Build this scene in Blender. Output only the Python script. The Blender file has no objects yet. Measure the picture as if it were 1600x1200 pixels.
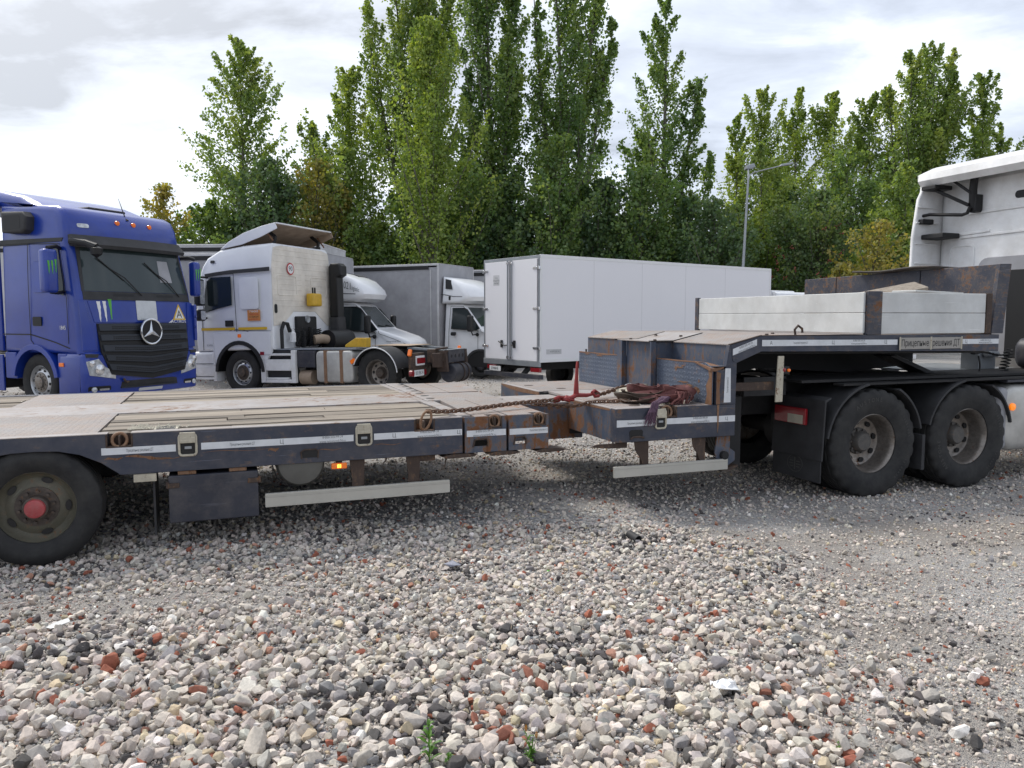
import bpy, bmesh, math, random
import numpy as np
from mathutils import Vector, Matrix, Quaternion

S = bpy.context.scene
COL = S.collection
PI = math.pi
R = math.radians

# ------------------------------------------------------------------ camera, sky, sun, exposure
CAM_H = 1.72
cam = bpy.data.cameras.new('camera')
cam_o = bpy.data.objects.new('camera', cam)
COL.objects.link(cam_o)
cam.sensor_width = 36.0
cam.lens = 27.0
cam.clip_end = 3000
cam.clip_start = 0.05
cam_o.location = (0, 0, CAM_H)
cam_o.rotation_euler = (R(90 - 4.953), 0, 0)
S.camera = cam_o

SUN_DIR = Vector((-0.58, 0.50, 0.92)).normalized()
SUN_EL = math.asin(SUN_DIR.z)
SUN_AZ = math.atan2(SUN_DIR.x, SUN_DIR.y)
sun = bpy.data.lights.new('sun', 'SUN')
sun.energy = 2.05
sun.angle = R(17)
sun.color = (1.0, 0.95, 0.87)
sun_o = bpy.data.objects.new('sun', sun)
COL.objects.link(sun_o)
sun_o.rotation_euler = (-SUN_DIR).to_track_quat('-Z', 'Y').to_euler()

S.view_settings.view_transform = 'Standard'
S.view_settings.look = 'None'
S.view_settings.exposure = 0.46
S.view_settings.gamma = 1.0
S.view_settings.use_curve_mapping = False
S.render.engine = 'CYCLES'
S.cycles.max_bounces = 6
S.cycles.diffuse_bounces = 3
S.cycles.glossy_bounces = 3
S.cycles.transmission_bounces = 4
S.cycles.transparent_max_bounces = 8
S.cycles.use_denoising = True
S.cycles.caustics_reflective = False
S.cycles.caustics_refractive = False


# ------------------------------------------------------------------ node helper
class T:
    def __init__(s, nt):
        s.nt = nt

    def n(s, typ, **kw):
        nd = s.nt.nodes.new('ShaderNode' + typ)
        for k, v in kw.items():
            if k.startswith('_'):
                setattr(nd, k[1:], v)
                continue
            key = int(k[1:]) if k[0] == 'i' and k[1:].isdigit() else k.replace('__', ' ')
            s.set(nd.inputs[key], v)
        return nd

    def set(s, sock, v):
        if isinstance(v, bpy.types.NodeSocket):
            s.nt.links.new(v, sock)
        elif isinstance(v, bpy.types.Node):
            s.nt.links.new(v.outputs[0], sock)
        else:
            if sock.type == 'RGBA' and len(v) == 3:
                v = (*v, 1)
            sock.default_value = v

    def math(s, op, a, b=0.0, clamp=False):
        nd = s.nt.nodes.new('ShaderNodeMath')
        nd.operation = op
        nd.use_clamp = clamp
        s.set(nd.inputs[0], a)
        s.set(nd.inputs[1], b)
        return nd.outputs[0]

    def mix(s, f, a, b, blend='MIX'):
        nd = s.nt.nodes.new('ShaderNodeMix')
        nd.data_type = 'RGBA'
        nd.blend_type = blend
        s.set(nd.inputs[0], f)
        s.set(nd.inputs[6], a)
        s.set(nd.inputs[7], b)
        return nd.outputs[2]

    def ramp(s, f, stops, interp='LINEAR'):
        nd = s.nt.nodes.new('ShaderNodeValToRGB')
        nd.color_ramp.interpolation = interp
        el = nd.color_ramp.elements
        while len(el) < len(stops):
            el.new(0.5)
        for e, (p, c) in zip(el, stops):
            e.position = p
            e.color = (c, c, c, 1) if isinstance(c, (int, float)) else ((*c, 1) if len(c) == 3 else c)
        s.set(nd.inputs[0], f)
        return nd.outputs[0]

    def noise(s, vec, scale, detail=4, rough=0.6, dist=0.0):
        return s.n('TexNoise', Vector=vec, Scale=scale, Detail=detail, Roughness=rough, Distortion=dist).outputs[0]

    def mapping(s, vec, scale=(1, 1, 1), loc=(0, 0, 0), rot=(0, 0, 0)):
        return s.n('Mapping', Vector=vec, Scale=scale, Location=loc, Rotation=rot).outputs[0]

    def obj(s):
        return s.n('TexCoord').outputs['Object']

    def sep(s, v):
        return s.n('SeparateXYZ', Vector=v).outputs


def mat_new(name):
    m = bpy.data.materials.new(name)
    m.use_nodes = True
    nt = m.node_tree
    b = nt.nodes['Principled BSDF']
    return m, T(nt), b


# ------------------------------------------------------------------ world: thin cloud deck over a Nishita sky
w = bpy.data.worlds.new('World')
S.world = w
w.use_nodes = True
wt = T(w.node_tree)
w.node_tree.nodes.clear()
sky = wt.n('TexSky')
sky.sky_type = 'NISHITA'
sky.sun_disc = False
sky.sun_elevation = SUN_EL
sky.sun_rotation = SUN_AZ
bg1 = wt.n('Background', Color=sky.outputs[0], Strength=0.12)
dirv = wt.n('TexCoord').outputs['Generated']
sx, sy, sz = wt.sep(dirv)
den = wt.math('ADD', wt.math('ABSOLUTE', sz), 0.22)
px = wt.math('DIVIDE', sx, den)
py = wt.math('DIVIDE', sy, den)
pv = wt.n('CombineXYZ', X=px, Y=py, Z=0.0).outputs[0]
c1 = wt.noise(wt.mapping(pv, (0.9, 1.25, 1), (14.798, 18.4465, 0)), 1.05, 7, 0.56, 0.35)
c2 = wt.noise(wt.mapping(pv, (1.0, 1.5, 1), (0.580, 9.3125, 0)), 2.6, 6, 0.6, 0.5)
cm = wt.math('ADD', wt.math('MULTIPLY', c1, 0.68), wt.math('MULTIPLY', c2, 0.32))
cloud = wt.ramp(cm, [(0.37, (0.24, 0.265, 0.315)), (0.45, (0.43, 0.47, 0.55)), (0.53, (0.56, 0.61, 0.705)), (0.63, (0.86, 0.89, 0.94))])
dot = wt.math('ADD', wt.math('ADD', wt.math('MULTIPLY', sx, SUN_DIR.x), wt.math('MULTIPLY', sy, SUN_DIR.y)), wt.math('MULTIPLY', sz, SUN_DIR.z))
glow = wt.math('POWER', wt.math('MAXIMUM', dot, 0.0), 3.0)
cloud = wt.mix(1.0, cloud, wt.n('CombineXYZ', X=wt.math('MULTIPLY', glow, 0.52), Y=wt.math('MULTIPLY', glow, 0.50), Z=wt.math('MULTIPLY', glow, 0.46)).outputs[0], 'ADD')
bg2 = wt.n('Background', Color=cloud, Strength=1.06)
mx = wt.n('MixShader', i0=0.9, i1=bg1.outputs[0], i2=bg2.outputs[0])
wo = wt.n('OutputWorld', Surface=mx.outputs[0])


# ------------------------------------------------------------------ materials
def plain(name, col, rough=0.5, metal=0.0, coat=0.0, var=0.0, scale=6.0, spec=None, bump=0.0, bscale=60):
    m, t, b = mat_new(name)
    b.inputs['Roughness'].default_value = rough
    b.inputs['Metallic'].default_value = metal
    if coat:
        b.inputs['Coat Weight'].default_value = coat
        b.inputs['Coat Roughness'].default_value = 0.06
    if spec is not None:
        b.inputs['Specular IOR Level'].default_value = spec
    if var:
        f = t.noise(t.obj(), scale, 5, 0.65)
        dark = tuple(c * (1 - var) for c in col)
        lite = tuple(min(1, c * (1 + var)) for c in col)
        t.set(b.inputs['Base Color'], t.mix(t.ramp(f, [(0.3, 0.0), (0.7, 1.0)]), dark, lite))
        t.set(b.inputs['Roughness'], t.math('ADD', t.math('MULTIPLY', f, 0.2), rough - 0.1, True))
    else:
        b.inputs['Base Color'].default_value = (*col, 1)
    if bump:
        t.set(b.inputs['Normal'], t.n('Bump', Strength=bump, Distance=0.01, Height=t.noise(t.obj(), bscale, 4, 0.6)).outputs[0])
    return m


def emit_lens(name, col, e=0.0, rough=0.25):
    m, t, b = mat_new(name)
    b.inputs['Base Color'].default_value = (*col, 1)
    b.inputs['Roughness'].default_value = rough
    b.inputs['Coat Weight'].default_value = 0.5
    if e:
        b.inputs['Emission Color'].default_value = (*col, 1)
        b.inputs['Emission Strength'].default_value = e
    return m


RUST_A, RUST_B = (0.085, 0.034, 0.016), (0.25, 0.11, 0.045)


def worn(name, col, rough=0.55, rust=0.5, streak='z', dirt=0.25, dirtcol=(0.24, 0.21, 0.18), scratch=0.5, coat=0.0, seed=0.0, metal=0.0, scale=1.0):
    """Painted steel: faded paint, flaking rust (more of it as rust grows), running streaks, scratches and dust."""
    m, t, b = mat_new(name)
    o = t.mapping(t.obj(), (scale, scale, scale), (seed, seed * 0.7, seed * 0.3))
    fade = t.noise(o, 2.2, 5, 0.62)
    base = t.mix(t.ramp(fade, [(0.3, 0.0), (0.72, 1.0)]), tuple(c * 0.86 for c in col), tuple(min(1, c * 1.18 + 0.006) for c in col))
    # dust
    dn = t.noise(o, 5.5, 6, 0.7)
    base = t.mix(t.math('MULTIPLY', t.ramp(dn, [(0.42, 0.0), (0.75, 1.0)]), dirt), base, dirtcol)
    sc = {'z': (6.0, 6.0, 0.9), 'x': (1.5, 8, 8), 'n': (3, 3, 3)}[streak]
    st = t.noise(t.mapping(o, sc), 3.4, 6, 0.72)
    pt = t.noise(o, 9.0, 7, 0.75, 0.3)
    big = t.noise(o, 1.1, 3, 0.6)
    r1 = t.math('ADD', t.math('MULTIPLY', st, 0.33), t.math('MULTIPLY', pt, 0.45))
    r1 = t.math('ADD', r1, t.math('MULTIPLY', big, 0.27))
    lo = 0.70 - 0.22 * rust
    rm = t.ramp(r1, [(lo, 0.0), (lo + 0.035, 1.0)])
    rc = t.mix(t.noise(o, 24, 5, 0.7), RUST_A, RUST_B)
    # horizontal scratches
    s2 = t.noise(t.mapping(o, (1.3, 34, 34)), 2.2, 3, 0.55)
    sm = t.math('MULTIPLY', t.ramp(s2, [(0.66, 0.0), (0.69, 1.0)]), scratch)
    base = t.mix(sm, base, tuple(min(1, c * 2.1 + 0.07) for c in col))
    halo = t.ramp(r1, [(lo - 0.045, 0.0), (lo + 0.01, 0.45)])
    base = t.mix(halo, base, (0.19, 0.125, 0.075))
    t.set(b.inputs['Base Color'], t.mix(rm, base, rc))
    t.set(b.inputs['Roughness'], t.math('ADD', t.math('MULTIPLY', rm, 0.3), rough, True))
    t.set(b.inputs['Metallic'], metal)
    if coat:
        b.inputs['Coat Weight'].default_value = coat
        b.inputs['Coat Roughness'].default_value = 0.15
    hgt = t.math('ADD', t.math('MULTIPLY', rm, -0.5), t.math('MULTIPLY', pt, 0.5))
    t.set(b.inputs['Normal'], t.n('Bump', Strength=0.25, Distance=0.004, Height=hgt).outputs[0])
    return m


def tread(name, col, axes='xy', size=0.036, rust=0.35, dirt=0.4, dirtcol=(0.45, 0.41, 0.38), bump=1.0, rough=0.5):
    """Chequer plate: raised lozenges in alternating directions over worn paint or bare steel."""
    m, t, b = mat_new(name)
    o = t.obj()
    x, y, z = t.sep(o)
    ax = {'x': x, 'y': y, 'z': z}
    a0 = t.math('DIVIDE', ax[axes[0]], size)
    a1 = t.math('DIVIDE', ax[axes[1]], size)
    fx = t.math('SUBTRACT', t.math('FRACT', a0), 0.5)
    fy = t.math('SUBTRACT', t.math('FRACT', a1), 0.5)
    par = t.math('FLOORED_MODULO', t.math('ADD', t.math('FLOOR', a0), t.math('FLOOR', a1)), 2.0)
    sg = t.math('SUBTRACT', t.math('MULTIPLY', par, 2.0), 1.0)
    p = t.math('ADD', fx, t.math('MULTIPLY', fy, sg))
    q = t.math('SUBTRACT', fx, t.math('MULTIPLY', fy, sg))
    e = t.math('ADD', t.math('POWER', t.math('ABSOLUTE', t.math('DIVIDE', p, 0.66)), 2.0), t.math('POWER', t.math('ABSOLUTE', t.math('DIVIDE', q, 0.22)), 2.0))
    loz = t.ramp(e, [(0.35, 1.0), (1.0, 0.0)])
    fade = t.noise(o, 1.7, 6, 0.65)
    base = t.mix(t.ramp(fade, [(0.32, 0.0), (0.7, 1.0)]), tuple(c * 0.8 for c in col), tuple(min(1, c * 1.15) for c in col))
    dn = t.noise(o, 3.3, 6, 0.72)
    base = t.mix(t.math('MULTIPLY', t.ramp(dn, [(0.38, 0.0), (0.7, 1.0)]), dirt), base, dirtcol)
    # worn bright lozenge tops
    base = t.mix(t.math('MULTIPLY', loz, 0.35), base, tuple(min(1, c * 1.5 + 0.05) for c in col))
    pt = t.noise(o, 7.0, 7, 0.75, 0.4)
    big = t.noise(o, 0.9, 3, 0.6)
    r1 = t.math('ADD', t.math('MULTIPLY', pt, 0.6), t.math('MULTIPLY', big, 0.4))
    lo = 0.74 - 0.26 * rust
    rm = t.ramp(r1, [(lo, 0.0), (lo + 0.09, 1.0)])
    base = t.mix(t.math('MULTIPLY', rm, 0.85), base, t.mix(t.noise(o, 22, 5, 0.7), (0.20, 0.085, 0.04), (0.40, 0.21, 0.11)))
    t.set(b.inputs['Base Color'], base)
    t.set(b.inputs['Roughness'], t.math('SUBTRACT', rough + 0.15, t.math('MULTIPLY', loz, 0.2)))
    t.set(b.inputs['Normal'], t.n('Bump', Strength=bump, Distance=0.006, Height=loz).outputs[0])
    return m


def wood(name):
    m, t, b = mat_new(name)
    o = t.obj()
    ri = t.n('ObjectInfo').outputs['Random']
    sh = t.n('CombineXYZ', X=t.math('MULTIPLY', ri, 37.0), Y=t.math('MULTIPLY', ri, 11.0), Z=ri).outputs[0]
    oo = t.n('VectorMath', i0=o, i1=sh)
    oo.operation = 'ADD'
    g = t.noise(t.mapping(oo.outputs[0], (1.1, 26, 26)), 2.2, 7, 0.7, 0.6)
    g2 = t.noise(t.mapping(oo.outputs[0], (0.8, 70, 70)), 2.4, 5, 0.7)
    col = t.ramp(g, [(0.28, (0.085, 0.066, 0.05)), (0.46, (0.235, 0.198, 0.158)), (0.62, (0.345, 0.30, 0.245)), (0.8, (0.42, 0.375, 0.315))])
    col = t.mix(t.ramp(g2, [(0.52, 0.0), (0.62, 0.7)]), col, (0.20, 0.165, 0.13))
    tone = t.math('ADD', t.math('MULTIPLY', ri, 0.75), 0.52)
    col = t.mix(1.0, col, t.n('CombineXYZ', X=tone, Y=tone, Z=tone).outputs[0], 'MULTIPLY')
    st = t.noise(oo.outputs[0], 2.1, 5, 0.7)
    col = t.mix(t.math('MULTIPLY', t.ramp(st, [(0.58, 0.0), (0.75, 1.0)]), 0.5), col, (0.16, 0.13, 0.10))
    t.set(b.inputs['Base Color'], col)
    b.inputs['Roughness'].default_value = 0.85
    t.set(b.inputs['Normal'], t.n('Bump', Strength=0.6, Distance=0.006, Height=g).outputs[0])
    return m


def glass(name, col=(0.02, 0.028, 0.03), rough=0.03):
    m, t, b = mat_new(name)
    b.inputs['Base Color'].default_value = (*col, 1)
    b.inputs['Roughness'].default_value = rough
    b.inputs['Specular IOR Level'].default_value = 0.5
    f = t.noise(t.obj(), 3.0, 4, 0.6)
    t.set(b.inputs['Roughness'], t.math('ADD', t.math('MULTIPLY', f, 0.12), rough))
    return m


def seeglass(name, tint=(0.45, 0.5, 0.5)):
    m, t, b = mat_new(name)
    nt = m.node_tree
    nt.nodes.remove(b)
    tr = t.n('BsdfTransparent', Color=tint)
    gl = t.n('BsdfGlossy', Color=(1, 1, 1), Roughness=0.03)
    df = t.n('BsdfDiffuse', Color=(0.42, 0.40, 0.36))
    fr = t.n('Fresnel', IOR=1.5)
    m1 = t.n('MixShader', i0=t.math('ADD', t.math('MULTIPLY', fr.outputs[0], 1.0), 0.05), i1=tr.outputs[0], i2=gl.outputs[0])
    dn = t.noise(t.obj(), 2.5, 5, 0.6)
    m2 = t.n('MixShader', i0=t.math('MULTIPLY', t.ramp(dn, [(0.35, 0.0), (0.8, 1.0)]), 0.25), i1=m1.outputs[0], i2=df.outputs[0])
    nt.links.new(m2.outputs[0], nt.nodes['Material Output'].inputs[0])
    return m


def tyre_mat(name, dust=0.4):
    m, t, b = mat_new(name)
    o = t.obj()
    f = t.noise(o, 5, 6, 0.7)
    t.set(b.inputs['Base Color'], t.mix(t.math('MULTIPLY', t.ramp(f, [(0.35, 0.0), (0.75, 1.0)]), dust), (0.012, 0.012, 0.013), (0.062, 0.06, 0.055)))
    b.inputs['Roughness'].default_value = 0.78
    t.set(b.inputs['Normal'], t.n('Bump', Strength=0.3, Distance=0.004, Height=t.noise(o, 60, 3)).outputs[0])
    return m


M = {}
M['navy'] = worn('navy_painted_steel', (0.030, 0.037, 0.060), 0.5, rust=0.44, streak='x', scratch=0.5, dirt=0.22)
M['navy_v'] = worn('navy_painted_steel_streaked', (0.052, 0.070, 0.108), 0.5, rust=0.68, streak='z', scratch=0.12, dirt=0.22, seed=3.1)
M['navy_tool'] = worn('navy_toolbox_paint', (0.027, 0.030, 0.044), 0.5, rust=0.22, streak='z', scratch=0.3, dirt=0.3, seed=9)
M['navy_head'] = worn('navy_headboard_paint', (0.030, 0.034, 0.052), 0.5, rust=0.62, streak='x', scratch=0.7, dirt=0.2, seed=5)
M['rust'] = worn('rusty_steel', (0.050, 0.032, 0.024), 0.75, rust=0.52, dirt=0.3, dirtcol=(0.12, 0.075, 0.05), scratch=0.2, scale=2)
M['rustpatch'] = worn('bare_rust', (0.19, 0.09, 0.045), 0.8, rust=0.7, dirt=0.2, scratch=0.2, scale=3)
M['deckpaint'] = worn('pale_worn_deck_paint', (0.32, 0.30, 0.295), 0.55, rust=0.52, streak='x', dirt=0.8, dirtcol=(0.26, 0.195, 0.15), scratch=0.3, seed=2)
M['tread_top'] = tread('chequer_plate_deck', (0.28, 0.262, 0.255), 'xy', 0.045, rust=0.70, dirt=0.8, dirtcol=(0.28, 0.20, 0.15), bump=1.0)
M['tread_face'] = tread('chequer_plate_riser', (0.064, 0.086, 0.132), 'yz', 0.048, rust=0.62, dirt=0.25, dirtcol=(0.2, 0.21, 0.22))
M['wood'] = wood('weathered_deck_wood')
M['white_strip'] = plain('reflective_white_tape', (0.66, 0.68, 0.70), 0.45, var=0.1, scale=9)
M['ink'] = plain('black_print', (0.008, 0.008, 0.009), 0.6)
M['greyink'] = plain('faded_grey_print', (0.16, 0.17, 0.18), 0.6)
M['ivory'] = worn('ivory_pocket_paint', (0.50, 0.46, 0.36), 0.5, rust=0.45, dirt=0.4, scale=3)
M['black'] = plain('black_plastic', (0.008, 0.008, 0.009), 0.5, var=0.3)
M['blackdust'] = plain('dusty_black_plastic', (0.034, 0.034, 0.036), 0.7, var=0.4, scale=4)
M['dark'] = plain('dark_frame_steel', (0.014, 0.0135, 0.014), 0.7, var=0.4, scale=5)
M['alu'] = plain('aluminium_rail', (0.50, 0.49, 0.44), 0.42, 0.25, var=0.08, scale=4)
M['aluplate'] = plain('bare_aluminium', (0.55, 0.56, 0.57), 0.38, 0.8, var=0.12)
M['hub_grey'] = worn('grimy_grey_hub', (0.085, 0.08, 0.075), 0.55, rust=0.30, streak='n', dirt=0.5, dirtcol=(0.16, 0.14, 0.11), scale=5)
M['steel_dish'] = worn('dusty_wheel_steel', (0.26, 0.235, 0.21), 0.34, rust=0.40, metal=0.6, dirt=0.7, dirtcol=(0.075, 0.058, 0.048), streak='n', scale=3)
M['rim_olive'] = worn('grimy_olive_rim', (0.10, 0.095, 0.068), 0.6, rust=0.45, streak='n', dirt=0.4, dirtcol=(0.09, 0.07, 0.05), scale=3)
M['hub_rust'] = worn('rusty_hub', (0.06, 0.045, 0.036), 0.7, rust=0.45, streak='n', scale=4)
M['hub_red'] = worn('red_hub_cap', (0.40, 0.055, 0.06), 0.55, rust=0.15, streak='n', dirt=0.35, scale=4)
M['tyre'] = tyre_mat('tyre_rubber', 0.45)
M['tyre2'] = tyre_mat('dusty_tyre_rubber', 0.65)
M['white'] = plain('white_truck_paint', (0.80, 0.81, 0.83), 0.32, 0, 0.5, var=0.05, scale=2)
M['white2'] = worn('dirty_white_truck_paint', (0.78, 0.78, 0.78), 0.38, rust=0.0, dirt=0.3, dirtcol=(0.5, 0.46, 0.4), scratch=0.1, coat=0.2)
M['cream'] = worn('dusty_cab_back_paint', (0.75, 0.70, 0.62), 0.5, rust=0.0, dirt=0.3, dirtcol=(0.55, 0.47, 0.37), scratch=0.1)
M['board'] = worn('white_side_board', (0.58, 0.59, 0.58), 0.45, rust=0.04, dirt=0.3, dirtcol=(0.42, 0.40, 0.36), scratch=0.25, streak='z')
M['panelvan'] = plain('white_sandwich_panel', (0.80, 0.79, 0.81), 0.42, var=0.012, scale=0.7)
M['blue'] = worn('blue_truck_paint', (0.005, 0.034, 0.29), 0.33, rust=0.0, dirt=0.14, dirtcol=(0.08, 0.10, 0.20), scratch=0.015, coat=0.5, scale=0.7)
M['grille'] = plain('dark_grille_plastic', (0.022, 0.027, 0.037), 0.5, var=0.15)
M['glass'] = glass('cab_glass')
M['wind'] = glass('windscreen_glass', (0.035, 0.05, 0.052), 0.02)
M['lampglass'] = plain('headlamp_lens', (0.60, 0.62, 0.64), 0.15, 0.3, 0.8, var=0.35, scale=14)
M['chrome'] = plain('chrome', (0.75, 0.76, 0.78), 0.15, 0.9)
M['orange'] = emit_lens('orange_marker_lens', (0.75, 0.16, 0.012), 0.15)
M['amber_lit'] = emit_lens('lit_amber_lens', (1.0, 0.40, 0.04), 3.0)
M['orange_lit'] = emit_lens('bright_orange_lens', (0.95, 0.24, 0.012), 0.5)
M['tyretext'] = plain('worn_tyre_lettering', (0.075, 0.073, 0.068), 0.8)
M['red'] = emit_lens('red_lamp_lens', (0.25, 0.012, 0.018), 0.0)
M['tent'] = worn('grey_tent_fabric', (0.33, 0.33, 0.35), 0.65, rust=0.0, dirt=0.3, dirtcol=(0.28, 0.27, 0.26), scratch=0.0)
M['tent_light'] = worn('light_grey_tent_fabric', (0.52, 0.52, 0.53), 0.65, rust=0.0, dirt=0.25, dirtcol=(0.4, 0.38, 0.35), scratch=0.0)
M['yellow'] = plain('yellow_plastic', (0.66, 0.40, 0.03), 0.45, var=0.15)
M['yellowtape'] = plain('yellow_tape', (0.70, 0.44, 0.02), 0.45)
M['redpaint'] = plain('red_binder_paint', (0.24, 0.022, 0.020), 0.5, var=0.25, scale=20)
M['chain'] = worn('rusty_chain_steel', (0.12, 0.06, 0.038), 0.6, rust=0.7, metal=0.3, scale=8)
M['ring'] = worn('rusty_lashing_ring', (0.24, 0.13, 0.07), 0.65, rust=0.6, scale=6)
M['strap'] = plain('maroon_webbing', (0.125, 0.043, 0.040), 0.85, var=0.45, scale=9, bump=0.6, bscale=160)
M['strap2'] = plain('dirty_brown_webbing', (0.085, 0.062, 0.048), 0.9, var=0.4, scale=9, bump=0.6, bscale=160)
M['fray'] = plain('frayed_violet_fibres', (0.10, 0.055, 0.085), 0.9, var=0.4, scale=30)
M['greyplate'] = plain('grey_beige_sign', (0.34, 0.32, 0.29), 0.5, var=0.12, scale=5)
M['tarp'] = plain('dark_sheet', (0.05, 0.042, 0.036), 0.7, var=0.4)
M['galv'] = plain('galvanised_steel', (0.33, 0.35, 0.37), 0.45, 0.5, var=0.1)
M['signwhite'] = plain('white_sign', (0.78, 0.78, 0.78), 0.5)
M['signred'] = plain('red_print', (0.52, 0.03, 0.03), 0.5)
M['claw_g'] = plain('green_print', (0.10, 0.42, 0.05), 0.5)
M['fadeorange'] = plain('orange_sticker', (0.62, 0.25, 0.07), 0.5, var=0.15)
M['brown_in'] = worn('brown_deflector_inside', (0.38, 0.29, 0.21), 0.7, rust=0.0, dirt=0.4, dirtcol=(0.17, 0.12, 0.08), scratch=0.2)
M['silver'] = plain('silver_tank', (0.52, 0.51, 0.48), 0.42, 0.35, var=0.2, scale=3)
M['tanksilver'] = plain('grey_side_tank', (0.13, 0.13, 0.12), 0.5, 0.2, var=0.2, scale=3)
# ------------------------------------------------------------------ mesh builder
def rotm(rx=0, ry=0, rz=0):
    return (Matrix.Rotation(rz, 3, 'Z') @ Matrix.Rotation(ry, 3, 'Y') @ Matrix.Rotation(rx, 3, 'X'))


class MB:
    def __init__(s):
        s.v, s.f = [], []

    def add(s, v, f):
        o = len(s.v)
        s.v += [tuple(p) for p in v]
        s.f += [tuple(i + o for i in q) for q in f]
        return s

    def box(s, x0, x1, y0, y1, z0, z1, rot=None, piv=None):
        v = [(x, y, z) for x in (x0, x1) for y in (y0, y1) for z in (z0, z1)]
        if rot is not None:
            c = Vector(piv if piv else ((x0 + x1) / 2, (y0 + y1) / 2, (z0 + z1) / 2))
            v = [tuple(rot @ (Vector(p) - c) + c) for p in v]
        return s.add(v, [(0, 1, 3, 2), (4, 6, 7, 5), (0, 4, 5, 1), (2, 3, 7, 6), (0, 2, 6, 4), (1, 5, 7, 3)])

    def prism(s, pts, axis, a, b):
        """polygon in the two other axes (x,z for y; x,y for z; y,z for x), extruded from a to b along axis"""
        def p3(p, h):
            return {'y': (p[0], h, p[1]), 'z': (p[0], p[1], h), 'x': (h, p[0], p[1])}[axis]
        n = len(pts)
        v = [p3(p, a) for p in pts] + [p3(p, b) for p in pts]
        f = [tuple(range(n)), tuple(range(2 * n - 1, n - 1, -1))]
        f += [(i, (i + 1) % n, (i + 1) % n + n, i + n) for i in range(n)]
        return s.add(v, f)

    def tube(s, path, r, n=8, closed=False, caps=True):
        P = [Vector(p) for p in path]
        m = len(P)
        rr = r if isinstance(r, (list, tuple)) else [r] * m
        up = Vector((0.13, 0.21, 0.97))
        rings = []
        for i in range(m):
            if closed:
                d = P[(i + 1) % m] - P[i - 1]
            else:
                d = P[min(i + 1, m - 1)] - P[max(i - 1, 0)]
            d.normalize()
            a = d.cross(up)
            if a.length < 1e-3:
                a = d.cross(Vector((1, 0, 0)))
            a.normalize()
            up = a.cross(d).normalized()
            b = up
            rings.append([tuple(P[i] + (a * math.cos(2 * PI * k / n) + b * math.sin(2 * PI * k / n)) * rr[i]) for k in range(n)])
        v = [p for q in rings for p in q]
        f = []
        for i in range(m if closed else m - 1):
            j = (i + 1) % m
            for k in range(n):
                f.append((i * n + k, i * n + (k + 1) % n, j * n + (k + 1) % n, j * n + k))
        if caps and not closed:
            f += [tuple(range(n - 1, -1, -1)), tuple((m - 1) * n + k for k in range(n))]
        return s.add(v, f)

    def lathe(s, prof, axis='y', n=32, c=(0, 0, 0), a0=0, a1=2 * PI, mod=None):
        """profile of (h along axis, r)"""
        full = abs(a1 - a0 - 2 * PI) < 1e-6
        m = n if full else n + 1
        v = []
        for k in range(m):
            a = a0 + (a1 - a0) * k / n
            for i, (h, r) in enumerate(prof):
                if mod:
                    h, r = mod(k, i, h, r)
                ca, sa = math.cos(a) * r, math.sin(a) * r
                p = {'y': (ca, h, sa), 'z': (ca, sa, h), 'x': (h, ca, sa)}[axis]
                v.append((p[0] + c[0], p[1] + c[1], p[2] + c[2]))
        q = len(prof)
        f = []
        for k in range(n):
            kk = (k + 1) % m
            for i in range(q - 1):
                f.append((k * q + i, k * q + i + 1, kk * q + i + 1, kk * q + i))
        return s.add(v, f)

    def cyl(s, p0, p1, r, n=16):
        return s.tube([p0, p1], r, n)

    def panel(s, pts, S, o=0.004, th=0.006, step=0.12, axis=0):
        """polygon given in a surface's own 2-D coordinates, cut up to follow S(a,b)->(x,y,z,normal offset fn)"""
        bm = bmesh.new()
        vs = [bm.verts.new((p[0], p[1], 0)) for p in pts]
        bm.faces.new(vs)
        for ax in (0, 1):
            lo, hi = min(p[ax] for p in pts), max(p[ax] for p in pts)
            k = int((hi - lo) / step)
            for i in range(1, k + 1):
                c = lo + (hi - lo) * i / (k + 1)
                no = (1, 0, 0) if ax == 0 else (0, 1, 0)
                bmesh.ops.bisect_plane(bm, geom=bm.verts[:] + bm.edges[:] + bm.faces[:], plane_co=(c, c, 0), plane_no=no)
        bm.verts.index_update()
        n = len(bm.verts)
        top = [S(v.co.x, v.co.y, o) for v in bm.verts]
        bot = [S(v.co.x, v.co.y, o - th) for v in bm.verts]
        f = [tuple(v.index for v in q.verts) for q in bm.faces]
        f2 = [tuple(i + n for i in reversed(q)) for q in f]
        side = []
        for e in bm.edges:
            if len(e.link_faces) == 1:
                l = e.link_loops[0]
                a, b = l.vert.index, l.link_loop_next.vert.index
                side.append((b, a, a + n, b + n))
        bm.free()
        return s.add(top + bot, f + f2 + side)

    def text(s, body, size, fn, th=0.001, align='CENTER', sx=1.0, fit=None):
        """lettering: glyph outlines laid through fn(x, y, h) -> 3-D"""
        cu = bpy.data.curves.new('tmp', 'FONT')
        cu.body = body
        cu.size = size
        cu.align_x = align
        cu.align_y = 'CENTER'
        cu.resolution_u = 3
        ob = bpy.data.objects.new('tmp', cu)
        me = ob.to_mesh()
        if fit and len(me.vertices):
            sx = fit / (max(p.co.x for p in me.vertices) - min(p.co.x for p in me.vertices))
        v = [fn(p.co.x * sx, p.co.y, th) for p in me.vertices]
        f = [tuple(q.vertices) for q in me.polygons]
        ob.to_mesh_clear()
        bpy.data.objects.remove(ob)
        bpy.data.curves.remove(cu)
        return s.add(v, f)

    def xf(s, M4):
        s.v = [tuple(M4 @ Vector(p)) for p in s.v]
        return s

    def map(s, fn):
        s.v = [tuple(fn(*p)) for p in s.v]
        return s

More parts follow.
